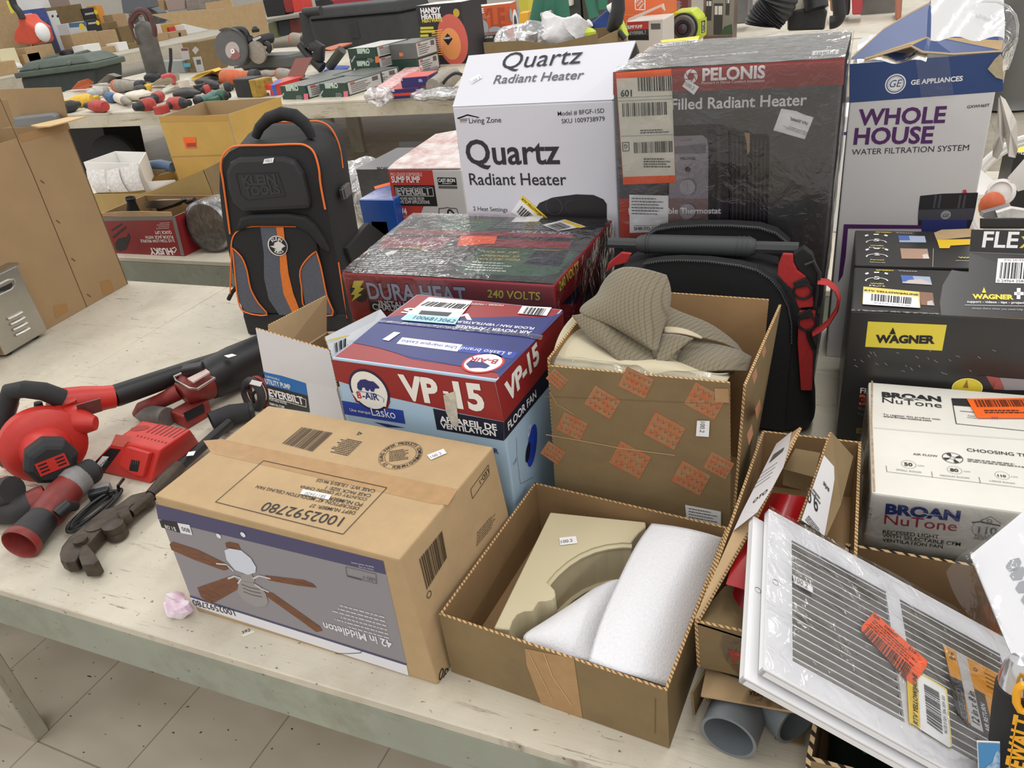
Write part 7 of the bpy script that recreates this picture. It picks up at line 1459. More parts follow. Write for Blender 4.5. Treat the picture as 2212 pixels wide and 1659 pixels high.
def gend(t,pl,T,B):
    mb = MB(); o = plane(B[1],B[2],T[1])[1] * .001; a,b,c,d = B[1],B[2],T[2],T[1]
    P = lambda s,t_: mid(mid(a,b,s),mid(d,c,s),t_) + o
    mb.poly([P(.06,.08),P(.94,.08),P(.94,.93),P(.06,.93)],GEND)
    for k in range(5): mb.poly([P(.12,.2+.13*k)+o,P(.5+.07*(k % 3),.2+.13*k)+o,P(.5+.07*(k % 3),.25+.13*k)+o,P(.12,.25+.13*k)+o],I_G)
    mb.poly([P(.7,.55)+o,P(.86,.55)+o,P(.86,.85)+o,P(.7,.85)+o],I_G); mb.poly([P(.12,.78)+o,P(.24,.78)+o,P(.24,.9)+o,P(.12,.9)+o],ink((196,90,80))); mb.build('end_label',t)
PKS = ink((222,110,130)); ORS2 = ink((226,122,66)); GRP = 'dark green tool boxes on the tool table'
for lb_,bl_,br_,yt,d_,dc in (('front left dark green tool box with pink square, beside the red box',(611,215),(664,215),186,.50,gdeco(Z6,(360,1205),(525,1200),PKS)),
        ('front middle dark green tool box with pink square',(695,210.5),(751,209),181,.50,gdeco(Z6,(880,1170),(1050,1165),PKS)),
        ('dark green box behind the front left one, mostly hidden',(650,190),(700,188.5),170,.45,None)):
    t,pl,T,B = pbox('tool_box',lb_,bl_,br_,yt,d_,dict(all=GB,top=GBT),group=GRP,deco=dc); gend(t,pl,T,B)
t,pl,T,B = pbox('tool_box','dark green box with a wide end label behind the front middle one',(724,192),(790,193),163,.42,dict(all=GB,top=GBT),group=GRP); gend(t,pl,T,B)
sa,sb = pt((764,176)),pt((822,174)); u_ = (sb-sa).normalized(); w_ = V((-u_.y,u_.x,0))
hs = (up_to(sa,105)-0) / 3.0
for k,lb_ in enumerate(('bottom dark green box of the stack of three','middle dark green box of the stack of three','top dark green box of the stack of three with orange square')):
    z_ = ZT + hs * k; B = [V((p.x,p.y,z_+.001)) for p in (sa,sb,sb+w_*.5,sa+w_*.5)]; T = [p+V((0,0,hs-.003)) for p in B]; t = thing('tool_box',lb_,'box',base_of(B),GRP); mb = MB(); mb.hexa(B,T,dict(all=GB,top=mat('box_pale_top',(196,200,194),.5)) if k == 2 else dict(all=GB,top=GBT)); mb.bevel(.003,1); pl = dict(front=plane(B[0],B[1],T[0]),right=plane(B[1],B[2],T[1])); gdeco(Z6,(1305,710+(2-k)*165),(1470,705+(2-k)*165),ORS2)(mb,pl); mb.build('carton',t); gend(t,pl,T,B)
for k,(lb_,yt) in enumerate((('dark green box below the grey topped box right of the stack',0),('grey and green box on the upper right of the stack with orange square',0))):
    a,b = pt((852,165)),pt((906,162)); u2 = (b-a).normalized(); w2_ = V((-u2.y,u2.x,0)); hh = up_to(a,96) / 2; z_ = ZT + hh * k; B = [V((p.x,p.y,z_+.001)) for p in (a,b,b+w2_*.4,a+w2_*.4)]; T = [p+V((0,0,hh-.003)) for p in B]; t = thing('tool_box',lb_,'box',base_of(B),GRP); mb = MB(); mb.hexa(B,T,dict(all=GB if k == 0 else GBT,top=GBT)); mb.bevel(.003,1)
    if k: f = Face(mb,plane(B[0],B[1],T[0]),Z6); f.q([(1855,700),(1905,698),(1910,745),(1862,750)],ORS2,2)
    mb.build('carton',t); gend(t,None,T,B)
# blister packs and long packet, blue and red boxes
mb = MB(); q = [pt(Z6(p),.004) for p in ((840,975),(920,900),(1070,878),(1200,885),(1170,915),(990,955))]; mb.prism(q,V((0,0,.01)),BLT); tag(mb.build('blue_packet'),'flat blue and white packet behind the front green boxes','packet')
lpk = thing('long_packet','long clear packet with pink and white card lying diagonally by the heater box','packet',pt((860,195)))
q = [pt(p,h) for p,h in (((806,213),.01),((812,190),.02),((905,140),.02),((922,146),.02))]; mb = MB(); mb.prism([pt((806,208),.02),pt((838,213),.02),pt((925,146),.02),pt((900,142),.02)],V((0,0,.05)),mat('pink_white_card',(226,208,204),.45,noise=(26,.22,.12),c2=(206,120,122))); mb.bevel(.01,2); mb.build('card',lpk)
mb = MB(); mb.ball(pt((818,207),.06),(.10,.08,.06),FB,n=16,e=.7); mb.jig(.03,16,3); mb.build('crumpled_film',lpk)
NB = mat('box_navy',(44,40,100),.4)
def nbdeco(vw,oy):
    def fn(mb,pl):
        f = Face(mb,pl['front'],vw); f.t('bit',(740-160*(oy > 0),684+oy),(830-160*(oy > 0),680+oy),I_W,bold=.03,k=3); f.q([(1140-50*(oy > 0),655+oy*.9),(1200-50*(oy > 0),650+oy*.9),(1230-50*(oy > 0),710+oy*.9),(1150-50*(oy > 0),715+oy*.9)],ink((150,150,190)),3)
        if oy > 0: f.q([(565,945),(1205,905),(1205,960),(580,1000)],PRD,3)
    return fn
t,pl,T,B = pbox('drill_bit_box','lower navy box with a red stripe at the table front',(845,215),(908,210),194,.28,dict(all=NB,top=PRD),deco=nbdeco(Z7,220),group='navy and red boxes at the table front')
z_ = T[0].z + .002; dB = T[0] + V((.10,.02,0)); a = V((dB.x,dB.y,z_)); b = a + (T[1]-T[0]) * .92; w_ = (T[3]-T[0]) * .9; Bn = [a,b,b+w_,a+w_]; Tn = [p+V((0,0,.075)) for p in Bn]; t = thing('drill_bit_box','upper navy box resting on the red striped one','box',base_of(Bn),'navy and red boxes at the table front'); mb = MB(); mb.hexa(Bn,Tn,dict(all=NB,top=PRD,bottom=PRD)); mb.bevel(.003,1); f = Face(mb,plane(Bn[0],Bn[1],Tn[0]),Z7); f.q([(1140,655),(1200,650),(1230,705),(1150,712)],ink((150,150,190)),3); f.t('bit',(740,684),(830,680),I_W,bold=.03,k=3); mb.build('carton',t)
t = thing('grey_tool','grey corded tool right of the navy boxes','power tool',pt((950,180))); mb = MB(); mb.tube([pt((935,188),.07),pt((965,172),.08),pt((985,160),.10)],[.06,.075,.05],TS,14); mb.build('body',t); mb = MB(); mb.tube(sm([pt(p,h) for p,h in (((952,190),.04),((965,170),.12),((985,158),.16),((1005,165),.12))]),.012,TK,8); mb.build('cord',t)
t = thing('plastic_bag','clear bag of small parts at the table front, right of navy boxes','bag',pt((945,212))); mb = MB(); c_ = pt((950,203),.045); mb.ball(c_,(.24,.11,.04),FB,n=20,e=.8); mb.jig(.03,12,9); mb.build('film',t); mb = MB(); mb.ball(c_-V((0,0,.01)),(.18,.07,.025),mat('mixed_parts',(120,128,128),.5,noise=(30,.6,.1),c2=(226,222,210))); mb.build('contents',t)
mb = MB(); q = [pt(Z7(p),.005) for p in ((1060,580),(1130,500),(1480,375),(1550,470),(1300,560))]; mb.prism(q,V((0,0,.02)),mat('dark_blister',(112,100,98),.3)); tag(mb.build('blister_pack'),'dark flat blister pack in front of the heater box','packet')
# black nail gun, orange lid, grey case, yellow box
t = thing('nail_gun','black upright nail gun with angled magazine in front of the trunk','power tool',pt((690,140),0))
P_ = lambda x,y,h=0: aty(Z6((x,y)),7.2)
mb = MB(); mb.tube([P_(820,145),P_(600,165)],.045,TK,12); mb.build('motor',t); mb = MB(); mb.tube([P_(590,160),P_(640,380),P_(690,620)],[.05,.06,.075],TK,12); mb.build('body',t)
mb = MB(); mb.tube([P_(530,590),P_(700,780),P_(840,900)],[.035,.05,.06],TK,10); mb.build('magazine',t); mb = MB(); mb.tube([P_(1100,660),P_(930,890)],.05,mat('tool_olive_black',(62,62,56),.5),10); mb.build('handle',t); mb = MB(); mb.tube([P_(700,600),P_(800,640),P_(780,780)],.07,TK,10); mb.build('trigger_housing',t)
mb = MB(); q = [aty(Z6(p),y) for p,y in (((830,665),7.3),((960,680),7.25),((1235,580),7.6),((1080,590),7.7))]; mb.prism(q,V((0,0,.012)),TO); tag(mb.build('orange_box_lid'),'flat orange board propped behind the nail gun','lid')  # lid of an orange box, leaning behind the nail gun
t,pl,T,B = pbox('white_orange_box','white and orange box between nail gun and trunk',(692,110),(728,104),84,.3,dict(all=WHT),deco=lambda mb,pl:(lambda f:f.q([(750,600),(920,580),(920,640),(760,650)],ORL,2))(Face(mb,pl['front'],Z6)))
t,pl,T,B = pbox('grey_case','long dark grey moulded tool case below the cut-off saw',(520,153),(628,150),124,.35,mat('case_grey',(84,86,84),.5),bev=.03,cat='case')
t,pl,T,B = pbox('yellow_black_box','small yellow and black box right of the grey case',(650,140),(672,132),116,.25,dict(all=TY,left=TK,top=TK))
grinder('grey and orange grinder standing left of the nail gun',(634,84),(664,86),.09,TS,TK,cap=TO)
# storage trunk
TRK = mat('trunk_black',(52,54,56),.55,noise=(6,.15)); 
t,pl,T,B = pbox('storage_trunk','big black storage trunk with ridged lid at the back of the tool table',(672,112),(872,100),44,.62,TRK,bev=.03,cat='trunk')
a,b,c,d = T; o = V((0,0,.002)); k_ = (b-a).normalized() * .03; w_ = (d-a).normalized() * .03
mb = MB(); mb.hexa([a-k_-w_+o,b+k_-w_+o,c+k_+w_+o,d-k_+w_+o],[a-k_*.3+V((0,0,.13)),b+k_*.3+V((0,0,.13)),c+k_*.3+V((0,0,.13)),d-k_*.3+V((0,0,.13))],TRK); mb.bevel(.03,3); mb.build('lid',t)
mb = MB(); f = Face(mb,pl['front'],Z6); m_ = f.at((1270,400),2); mb.box(m_,(.14,.03,.2),TK); mb.bevel(.01,2); mb.build('latch',t)
# heater, speaker, small sprayer boxes behind the quartz box
HBK = mat('printed_heater_black',(44,38,44),.4)
def dheat(mb,pl):
    f = Face(mb,pl['front'],K1_)
    f.ring((720,640),(960,620),ink((206,98,84)),k=2,asp=1.3); f.ring((690,700),(850,690),ink((232,150,90)),k=3,asp=1.2); f.q([(640,530),(722,620),(650,725),(572,625)],I_K,4)
    for k in range(12): f.seg((390,500+34*k),(560,470+36*k),.008,ink((240,180,90)),4)
    f.t('HANDY',(215,215),(540,195),I_W,bold=.05,k=5,hc=.95); f.t('HEATER',(228,305),(555,285),I_W,bold=.05,k=5,hc=.85); f.t('HEATWAVE',(240,360),(560,340),ink((226,204,80)),bold=.04,k=5)
    for y,w in ((445,210),(500,230),(565,130)): f.q([(205,y-15),(205+w,y-22),(210+w,y+18),(210,y+26)],ink((214,200,70)),5)
    f.lines((240,630),(420,620),(260,860),6,ink((200,180,190)),fill=.4,k=5); f.ring((780,205),(830,200),ink((190,160,50)),k=5); f.t('HANDY',(585,625),(700,615),I_W,bold=.03,k=6)
t,pl,T,B = pbox('handy_heater_box','black box with glowing orange disc heater picture on the back row',(917,141),(1012,137),13,.34,dict(all=HBK,top=mat('box_white_top',(226,220,216),.5)),deco=dheat)
POR = mat('printed_orange',(206,98,58),.4)
def dpyle(mb,pl):
    f = Face(mb,pl['front'],K1_); f.t('PYLE',(1028,225),(1220,205),I_W,bold=.05,k=3); f.t('PYLE',(1060,470),(1570,440),ink((178,76,44)),bold=.04,hc=1.6,k=2)
    f.ring((1195,440),(1290,430),ink((160,168,176)),k=4,asp=1.2); f.ring((1400,480),(1505,470),ink((160,168,176)),k=4,asp=.5); f.lines((1035,240),(1320,225),(1050,310),3,ink((226,190,170)),fill=.3,k=3)
    f = Face(mb,pl['right'],K1_); f.ring((1722,375),(1760,340),I_W,k=3,asp=1.0); f.ring((1722,375),(1745,355),ink((60,60,80)),k=4); f.ring((1650,240),(1665,200),ink((160,168,180)),k=3); f.ring((1762,200),(1775,160),ink((160,168,180)),k=3)
t,pl,T,B = pbox('speaker_box','orange speaker box right of the heater disc box',(1030,108),(1112,100),16,.3,dict(all=POR,top=mat('box_white_top',(226,220,216),.5)),deco=dpyle)
def dwag(mb,pl):
    f = Face(mb,pl['front'],K1_); f.q([(912,640),(1090,628),(1098,710),(920,722)],YW,2); f.t('WAGNER',(935,695),(1072,685),I_K,bold=.04,k=3); f.t('PAINT & STAIN',(1110,625),(1360,600),I_W,bold=.02,k=3)
t,pl,T,B = pbox('sprayer_box','small black sprayer box with yellow panel in front of the orange speaker box',(1006,128),(1080,122),81,.3,BKG,deco=dwag)
t,pl,T,B = pbox('handy_heater_box','second black heater box peeking out behind the orange speaker box',(1008,60),(1040,58),1,.2,HBK,deco=lambda mb,pl:(lambda f:f.t('HANDY',(965,105),(1125,85),I_W,bold=.04,k=3))(Face(mb,pl['front'],K1_)))
for lb_,bl_,br_,yt,m in (('upper yellow carton stacked right of the speaker box',(1122,27),(1142,26),-8,mat('box_lemon',(206,196,70),.5)),('lower yellow carton with orange band right of the speaker box',(1125,70),(1144,68),29,mat('box_amber',(222,168,50),.5))): t,pl,T,B = pbox('yellow_carton',lb_,bl_,br_,yt,.3,m)
# open carton with crumpled plastic and lime tools, behind the quartz box
yk = 3.0; q = [aty(p,yk) for p in ((1044,92),(1128,88),(1195,96),(1290,72),(1300,120),(1044,130))]
ok = thing('open_carton','open brown carton of plastic bags just behind the quartz box lid','carton',down(mid(q[0],q[3]),ZT)); q2 = q[:4] + [down(q[3],ZT+.001),down(q[0],ZT+.001)]
mb = MB(); mb.prism(q2,V((0,.005,0)),KR2); mb.build('front_wall',ok)
for nm,a,b in (('left_wall',q[0],q[0]+V((0,.4,0))),('right_wall',q[3],q[3]+V((0,.4,0))),('rear_wall',q[0]+V((0,.4,0)),q[3]+V((0,.4,0)))): mb = MB(); zc_ = q[0].z - .02; a = V((a.x,a.y,zc_)); b = V((b.x,b.y,zc_)); mb.prism([down(a,ZT+.001),down(b,ZT+.001),b,a],V((.005,.003,0)),KR2); mb.build(nm,ok)
fl2 = [aty(p,yk-.02) for p in ((1120,97),(1128,88),(1150,90),(1200,100),(1190,112))]
for i,(p0,rr,m,lb_) in enumerate((((1113,84),(.075,.06,.055),FB,'clear crumpled bag at the left of the carton behind the quartz box'),((1165,78),(.09,.07,.05),FB,'second clear bag with dark parts in the carton behind the quartz box'),((1212,68),(.10,.07,.06),mat('white_bag',(226,224,224),.35,noise=(20,.08),bump=(20,.8,.01)),'white crumpled plastic bag with pointed corner behind the quartz box'))):
    mb = MB(); mb.ball(aty(p0,yk+.15),rr,m,n=22,e=.8); mb.jig(.035,16,i+20); tag(mb.build('plastic_bag'),lb_,'bag')
t = thing('lime_tool','bright lime and black tool standing beside the orange store box','power tool',aty((1330,80),yk+.3)); P_ = lambda p,o=0: aty(K2_(p),yk+.3+o)
mb = MB(); mb.prism([P_(p) for p in ((1415,340),(1470,350),(1560,580),(1540,625),(1300,620),(1310,560))],V((0,.06,0)),LIM); mb.bevel(.012,2); mb.build('body',t)
mb = MB(); mb.tube([P_((1440,-60)),P_((1440,150)),P_((1400,330)),P_((1320,500))],[.025,.028,.03,.02],TK,10); mb.build('shaft',t); mb = MB(); mb.tube([P_((1450,500),-.02),P_((1550,620),-.02)],.012,TK,8); mb.build('grip',t)
t = thing('lime_tool','lime trimmer head lying in front of the blue tarp','power tool',aty((1255,75),yk+.2)); mb = MB(); mb.ball(aty(K2_((830,540)),yk+.2),(.07,.04,.025),LIM,n=14); mb.build('body',t); mb = MB(); mb.tube([aty(K2_(p),yk+.18) for p in ((680,555),(700,510),(730,505))],.008,TK,8); mb.build('hook',t)
mb = MB(); q = [aty(K2_(p),3.6) for p in ((910,440),(1340,90),(1390,95),(1375,330),(1290,460),(1010,490))]; mb.prism(q,V((0,.06,0)),mat('tarp_blue',(48,80,152),.5,noise=(14,.2))); mb.bevel(.01,2); bt_ = mb.build('blue_tarp'); tag(bt_,'folded blue tarp with white ends leaning behind the lime tools','tarp')
for e0,e1 in (((910,440),(1000,360)),((1290,150),(1390,85))): mb = MB(); mb.tube([aty(K2_(e0),3.58),aty(K2_(e1),3.58)],.018,WHT,10); mb.build('white_end',bt_)
# orange store box with a white square mark, second sump pump box, lime fan, photo box, vacuum parts
HDO = mat('box_store_orange',(226,110,62),.45)
def dhd(mb,pl):
    f = Face(mb,pl['front'],K2_); f.path([(1710,-30),(1865,-30),(1868,155),(1715,152)],.004,I_W,2,True)
    for k in range(3): f.t('THE HOME DEPOT'.split()[k],(1725+30*k,60+42*k),(1810+24*k,-22+42*k),I_W,bold=.03,k=3)
    f.seg((1475,238),(2180,235),.003,ink((240,150,100)),2)
t,pl,T,B = bbox_y('orange_store_box','orange store box with white square mark behind the radiator box',(1338,-30),(1432,-30),3.75,.3,HDO,deco=dhd)
def dsump2(mb,pl):
    f = Face(mb,pl['front'],K2_); f.q([(1575,350),(1925,335),(1925,465),(1590,490)],EVR,2); f.q([(1590,490),(1925,465),(1930,640),(1600,640)],I_K,2); f.t('SUMP PUMP',(1590,460),(1825,445),I_W,bold=.03,hc=1.5,k=3); f.path([(1610,500),(1910,480),(1912,548),(1620,560)],.002,I_G,3,True); f.t('EVERBILT',(1622,550),(1895,532),ink((150,150,148)),bold=.04,k=3); f.q([(1960,375),(2112,372),(2115,465),(1965,470)],I_G,2)
t,pl,T,B = bbox_y('sump_pump_box','sump pump box below the orange store box, top just over the radiator box',(1352,46),(1433,43),3.5,.22,mat('printed_cream',(206,198,190),.5),deco=dsump2)
mb = MB(); q = [aty(K2_(p),3.46) for p in ((1570,345),(1610,290),(2150,60),(2175,170),(2120,110),(1700,310))]; mb.prism(q,V((0,.02,0)),mat('torn_card',(216,196,186),.8)); mb.build('torn_flap',t)
t = thing('lime_blower_fan','square lime framed floor fan with black grille on the back row','fan',aty((1482,85),3.9)); yl = 3.9; P_ = lambda p,o=0: aty(K3_(p),yl+o)
oc_ = [(335,760),(330,390),(470,220),(800,190),(945,340),(950,680),(940,760)]
mb = MB(); fr_ = [P_(p) for p in oc_]; mb.prism(fr_,V((0,.16,0)),LIM,LIM); mb.bevel(.006,1); mb.build('frame',t)
mb = MB(); c_ = P_((650,520),-.004); r_ = (P_((910,520),-.004)-c_).length; ay = V((0,-1,0))
mb.lathe(c_,ay,[(r_*1.02,0),(r_*1.0,.012),(r_*.93,.012),(r_*.9,.002),(0,.002)],TK,36); mb.build('grille',t)
for r2,m in ((.72,TS),(.5,TK)): mb = MB(); mb.tube([c_+ay*.012+V((math.cos(a),0,math.sin(a)))*r_*r2 for a in [2*PI*k/30 for k in range(30)]],.012,m if r2 < .7 else mat('grille_grey',(96,96,96),.5),6,closed=True); mb.build('grille_ring',t)
mb = MB(); mb.lathe(c_+ay*.004,ay,[(r_*.36,0),(r_*.34,.02),(0,.03)],mat('hub_dark',(62,56,64),.5),24); mb.build('hub',t)
mb = MB(); q = [P_(p,-.002) for p in ((945,350),(1075,310),(1070,640),(950,670))]; mb.prism(q,V((0,.003,0)),LIM); f = Face(mb,plane(q[0],q[1],q[3]),K3_); f.q([(975,390),(1050,370),(1045,590),(980,610)],TK,2); f.t('RYOBI',(1035,585),(1032,400),ink((200,210,190)),bold=.03,k=3); mb.build('side_panel',t)
def dlamp(mb,pl):
    f = Face(mb,pl['front'],K3_); f.q([(1040,0),(1590,-40),(1560,640),(1090,660)],ink((132,130,120)),1)
    for x0,y0,x1,y1,lit in ((1210,60,1380,640,270),(1060,-30,1180,380,110),(1430,-60,1510,280,60)): f.q([(x0,y0),(x1,y0),(x1-20,y1),(x0-10,y1)],ink((58,58,60)),2); f.q([(x0+15,max(y0+50,-40)),(x1-15,max(y0+50,-40)),(x1-18,lit),(x0+12,lit)],ink((214,210,206)),3); f.q([((x0+x1)/2-16,y0+50),((x0+x1)/2-4,y0+50),((x0+x1)/2-6,lit),((x0+x1)/2-18,lit)],ink((58,58,60)),4)
    f.q([(1340,600),(1400,490),(1540,440),(1550,630),(1330,640)],ink((60,84,60)),4)
t,pl,T,B = bbox_y('outdoor_light_box','box picturing black outdoor wall lights right of the lime fan',(1520,-40),(1586,-42),4.2,.15,mat('box_brown_edge',(110,92,82),.5),deco=dlamp)
t,pl,T,B = bbox_y('parts_packet','red spotted upright card packet left of the outdoor light box',(1446,-40),(1486,-40),4.4,.1,mat('dark_red_card',(116,64,60),.5),deco=lambda mb,pl:(lambda f:f.lines((470,20),(620,10),(470,190),7,ink((216,208,200)),fill=.4,k=2))(Face(mb,pl['front'],K3_)))
t = thing('vacuum_hose','thick black ribbed vacuum hose behind the radiator box','hose',aty((1660,55),4.6)); pth = sm([aty(K4_(p),4.6) for p in ((560,-180),(480,60),(400,160),(320,260),(300,330))],8)
mb = MB(); mb.tube(pth,[.09+.007*(i % 2) for i in range(len(pth))],TK,16); mb.build('hose',t)
t = thing('garden_vacuum','white framed black garden vacuum body behind the radiator box','vacuum',aty((1745,60),4.8)); P_ = lambda p,o=0: aty(K4_(p),4.8+o)
mb = MB(); mb.prism([P_(p) for p in ((605,-200),(615,420),(1130,390),(1180,-200))],V((0,.06,0)),TW); mb.bevel(.01,1); mb.build('panel',t); mb = MB(); mb.prism([P_(p,-.05) for p in ((625,200),(700,140),(880,110),(1080,90),(1150,150),(1130,250),(1110,400),(620,410))],V((0,.04,0)),TK); mb.bevel(.012,2); mb.build('bag',t); mb = MB(); mb.tube([P_((980,-100),-.04),P_((1010,120),-.06)],.06,TK,12); mb.build('intake',t)
mb = MB(); mb.tube(sm([aty(K4_(p),5.0) for p in ((1180,300),(1260,280),(1310,200),(1300,60),(1290,-100))]),.035,TK,10); tag(mb.build('black_hose'),'thin black hose hanging right of the garden vacuum','hose')
lump('parts_heap','heap of small white yellow and blue parts behind the radiator box top',(1602,75),(1690,68),.10,mat('mixed_bits',(214,208,204),.5,noise=(22,.5,.06),c2=(96,90,130)),'parts',.03,seed=31,lift=.38)
# ------------------------------------------------------------------ far left and back rows
def far_box(label,bl,br_,yt,d,m,name='carton',z=ZT,cat='box',grp=None,deco=None): return pbox(name,label,bl,br_,yt,d,m,z,cat,grp,deco)
def side_x(p): # which row of the far left table a thing stands in
    n = atz(p) if ray(p).z < -.02 else V((-99,0,0))
    return min(-12.9,n.x) if n.x > -14.2 else -14.2 - (92-min(p[1],92)) * .032
def side_box(label,bl,br_,yt,d,m,deco=None):
    x = side_x(bl); a,b = atx(bl,x),atx(br_,x); zt = atx((bl[0],yt),x).z; o = V((-d,0,0)); B = [V((x,a.y,ZT+.001)),V((x,b.y,ZT+.001))]; B += [B[1]+o,B[0]+o]; T = [V((p.x,p.y,zt)) for p in B]
    t = thing('carton',label,'box',base_of(B)); mb = MB(); mb.hexa(B,T,m); mb.bevel(.004,1)
    deco(mb,dict(front=plane(B[0],B[1],T[0]))); mb.build('carton_body',t)
# wheelie bin beyond the tool table
BN = mat('bin_grey_green',(62,70,68),.6,noise=(6,.15)); BL_ = mat('bin_lid_green',(94,106,96),.55,noise=(4,.15))
yb3 = 8.6; t = thing('wheeled_bin','grey green wheeled rubbish bin with domed lid behind the tool table','bin',down(aty((120,170),yb3),0))
P_ = lambda p,y=0: aty(Z1(p),yb3+y)
fr = [P_((400,1550)),P_((1890,1350)),P_((1750,1900)),P_((520,2100))]; dz = V((-.12,.62,0))
q = [down(fr[3],.06),down(fr[2],.06),down(fr[2],.06)+dz,down(fr[3],.06)+dz]; q2 = [fr[0],fr[1],fr[1]+dz,fr[0]+dz]
mb = MB(); mb.hexa(q,q2,BN); mb.bevel(.04,2); mb.build('tub',t)
mb = MB(); r1 = [P_((280,1500),-.06),P_((1890,1290),-.06),P_((1890,1290),-.06)+dz*1.1,P_((280,1500),-.06)+dz*1.1]; mb.hexa([p-V((0,0,.05)) for p in r1],[p+V((0,0,.03)) for p in r1],BL_); mb.bevel(.02,2); mb.build('rim',t)
c_ = sum(r1,V()) / 4; mb = MB(); mb.hexa([c_+(p-c_)*.95+V((0,0,.03)) for p in r1],[c_+(p-c_)*.72+V((0,0,.15)) for p in r1],BL_); mb.bevel(.05,3); mb.build('lid',t)
for k in (.3,.7):
    a = mid(r1[0],r1[1],k); b = mid(r1[3],r1[2],k); mb = MB(); mb.tube([a+V((0,0,.04)),mid(a,b,.3)+V((0,0,.15)),mid(a,b,.7)+V((0,0,.16)),b+V((0,0,.05))],.03,BL_,8); mb.build('lid_rib',t)
for p in (q[2],q[3]): mb = MB(); mb.cyl(V((p.x-.03,p.y,.1)),V((p.x+.03,p.y,.1)),.1,BLKR); mb.build('wheel',t)
# gas cylinder with hose
yc = 7.5; cb2 = aty(Z2((1270,1470)),yc); ct2 = aty(Z2((990,420)),yc); cb2.z = ZT + .002; ax = (ct2-cb2).normalized(); L_ = (ct2-cb2).length; rr = .115
CY = mat('cylinder_grey',(106,104,98),.6,noise=(9,.25),bump=(20,.3,.003)); t = thing('gas_cylinder','tall scuffed grey gas cylinder with brown hose over its valve','cylinder',cb2)
mb = MB(); mb.lathe(cb2,ax,[(0,0),(rr*.9,0),(rr,.02),(rr,L_*.8),(rr*.94,L_*.9),(rr*.7,L_*.96),(rr*.3,L_),(0,L_)],CY,32); mb.build('tank',t)
mb = MB(); mb.lathe(cb2+ax*L_,ax,[(.03,-.01),(.03,.05),(.045,.06),(.045,.10),(.02,.12),(0,.12)],TSI,16); mb.build('valve',t)
for k,(pp,r_) in enumerate(((((780,560),(760,400),(850,250),(960,195),(1080,230),(1150,330),(1190,450),(1230,560),(1240,720)),.028),(((750,470),(790,620),(840,760),(920,880)),.014),(((800,420),(870,300),(960,250),(1060,300),(1110,420)),.024))):
    mb = MB(); mb.tube(sm([aty(Z2(p),yc-.14) for p in pp]),r_,mat('brown_hose',(84,52,48),.6),8); mb.build('hose',t)
# cut-off saw
ys2 = 7.5; t = thing('cutoff_saw','black cut-off saw with large guarded disc on the back row','power tool',down(aty(Z3((900,1330)),ys2))); c_ = aty(Z3((910,960)),ys2); ax = V((.28,-.95,.12)).normalized(); R_ = (aty(Z3((910,580)),ys2)-c_).length
SG = mat('saw_disc_grey',(94,94,94),.5,noise=(9,.1))
mb = MB(); mb.lathe(c_,ax,[(0,0),(R_*.92,0),(R_*.92,.012),(0,.012)],SG,40); mb.build('disc',t)
mb = MB(); f = Face(mb,(c_+ax*.014,ax),Z3); f.ring((940,1005),(1070,1080),ink((176,166,164)),k=3,asp=1.15); f.ring((945,1020),(985,1040),I_W,k=6); f.ring((940,1015),(952,1022),I_K,k=8); f.q([(890,1160),(930,1090),(990,960),(1110,1100),(1060,1170),(960,1200)],ink((140,92,92)),5); mb.build('disc_label',t)
s_ = ax.cross(V((0,0,1))).normalized(); w_ = s_.cross(ax); mb = MB(); arc_ = [2*PI*k/32 for k in range(6,25)]
mb.loft([[c_+(s_*math.cos(a)+w_*math.sin(a))*R_*rr_+ax*o_ for rr_,o_ in ((.95,.03),(1.03,.03),(1.03,-.12),(.95,-.12))] for a in arc_],mat('guard_grey',(78,78,76),.5,noise=(9,.15)),smooth=False); mb.build('blade_guard',t)
mb = MB(); mb.prism([aty(Z3(p),ys2+.1) for p in ((1190,880),(1330,760),(1500,680),(1560,800),(1540,900),(1240,1000))],V((0,.22,0)),TK); mb.bevel(.02,2); mb.build('engine',t)
for nm,pp,r_ in (('front_handle',((950,600),(1150,590),(1220,680),(1240,760)),.035),('rear_handle',((1540,850),(1650,880),(1680,960),(1650,1020)),.03),('belt_arm',((1100,1010),(1220,880),(1330,800)),.06)): mb = MB(); mb.tube(sm([aty(Z3(p),ys2+.14) for p in pp]),r_,TK,10); mb.build(nm,t)
mb = MB(); f = Face(mb,(aty(Z3((1430,760)),ys2+.095),V((0,-1,0))),Z3); f.q([(1340,770),(1500,710),(1520,750),(1360,830)],GEND,1); mb.build('label_plate',t)
mb = MB(); mb.lathe(aty(Z3((1450,1040)),ys2+.1),V((0,-1,0)),[(.12,0),(.12,.03),(.06,.04),(0,.04)],TS,20); mb.build('fuel_cap',t)
mb = MB(); mb.lathe(aty(Z3((1410,640)),ys2+.2),V((0,0,1)),[(.04,0),(.045,.03),(.02,.06),(0,.06)],TK,14); mb.build('knob',t)
def dch(mb,pl):
    f = Face(mb,pl['front'],Z2); f.q([(1740,960),(1900,950),(1940,1180),(1790,1190)],GEND,2); f.q([(1990,1140),(2160,1120),(2230,1420),(2080,1440)],GEND,2); f.q([(1980,1000),(2045,920),(2120,985),(2050,1085)],GEND,2); f.q([(2060,1190),(2150,1185),(2165,1280),(2080,1290)],I_G,3); f.q([(1760,965),(1895,960),(1900,1010),(1770,1015)],ink((120,70,66)),3)
far_box('brown shipping carton with white labels left of the cut-off saw',(411,157),(448,155),93,.35,KR2,deco=dch)
far_box('grey flat box with teal sticker right of the gas cylinder',(352,159),(400,158),133,.15,mat('flat_grey',(150,154,154),.5),'grey_box',deco=lambda mb,pl:(lambda f:f.q([(1800,1260),(1940,1250),(1950,1330),(1820,1340)],ink((80,170,190)),2))(Face(mb,pl['front'],Z2)))
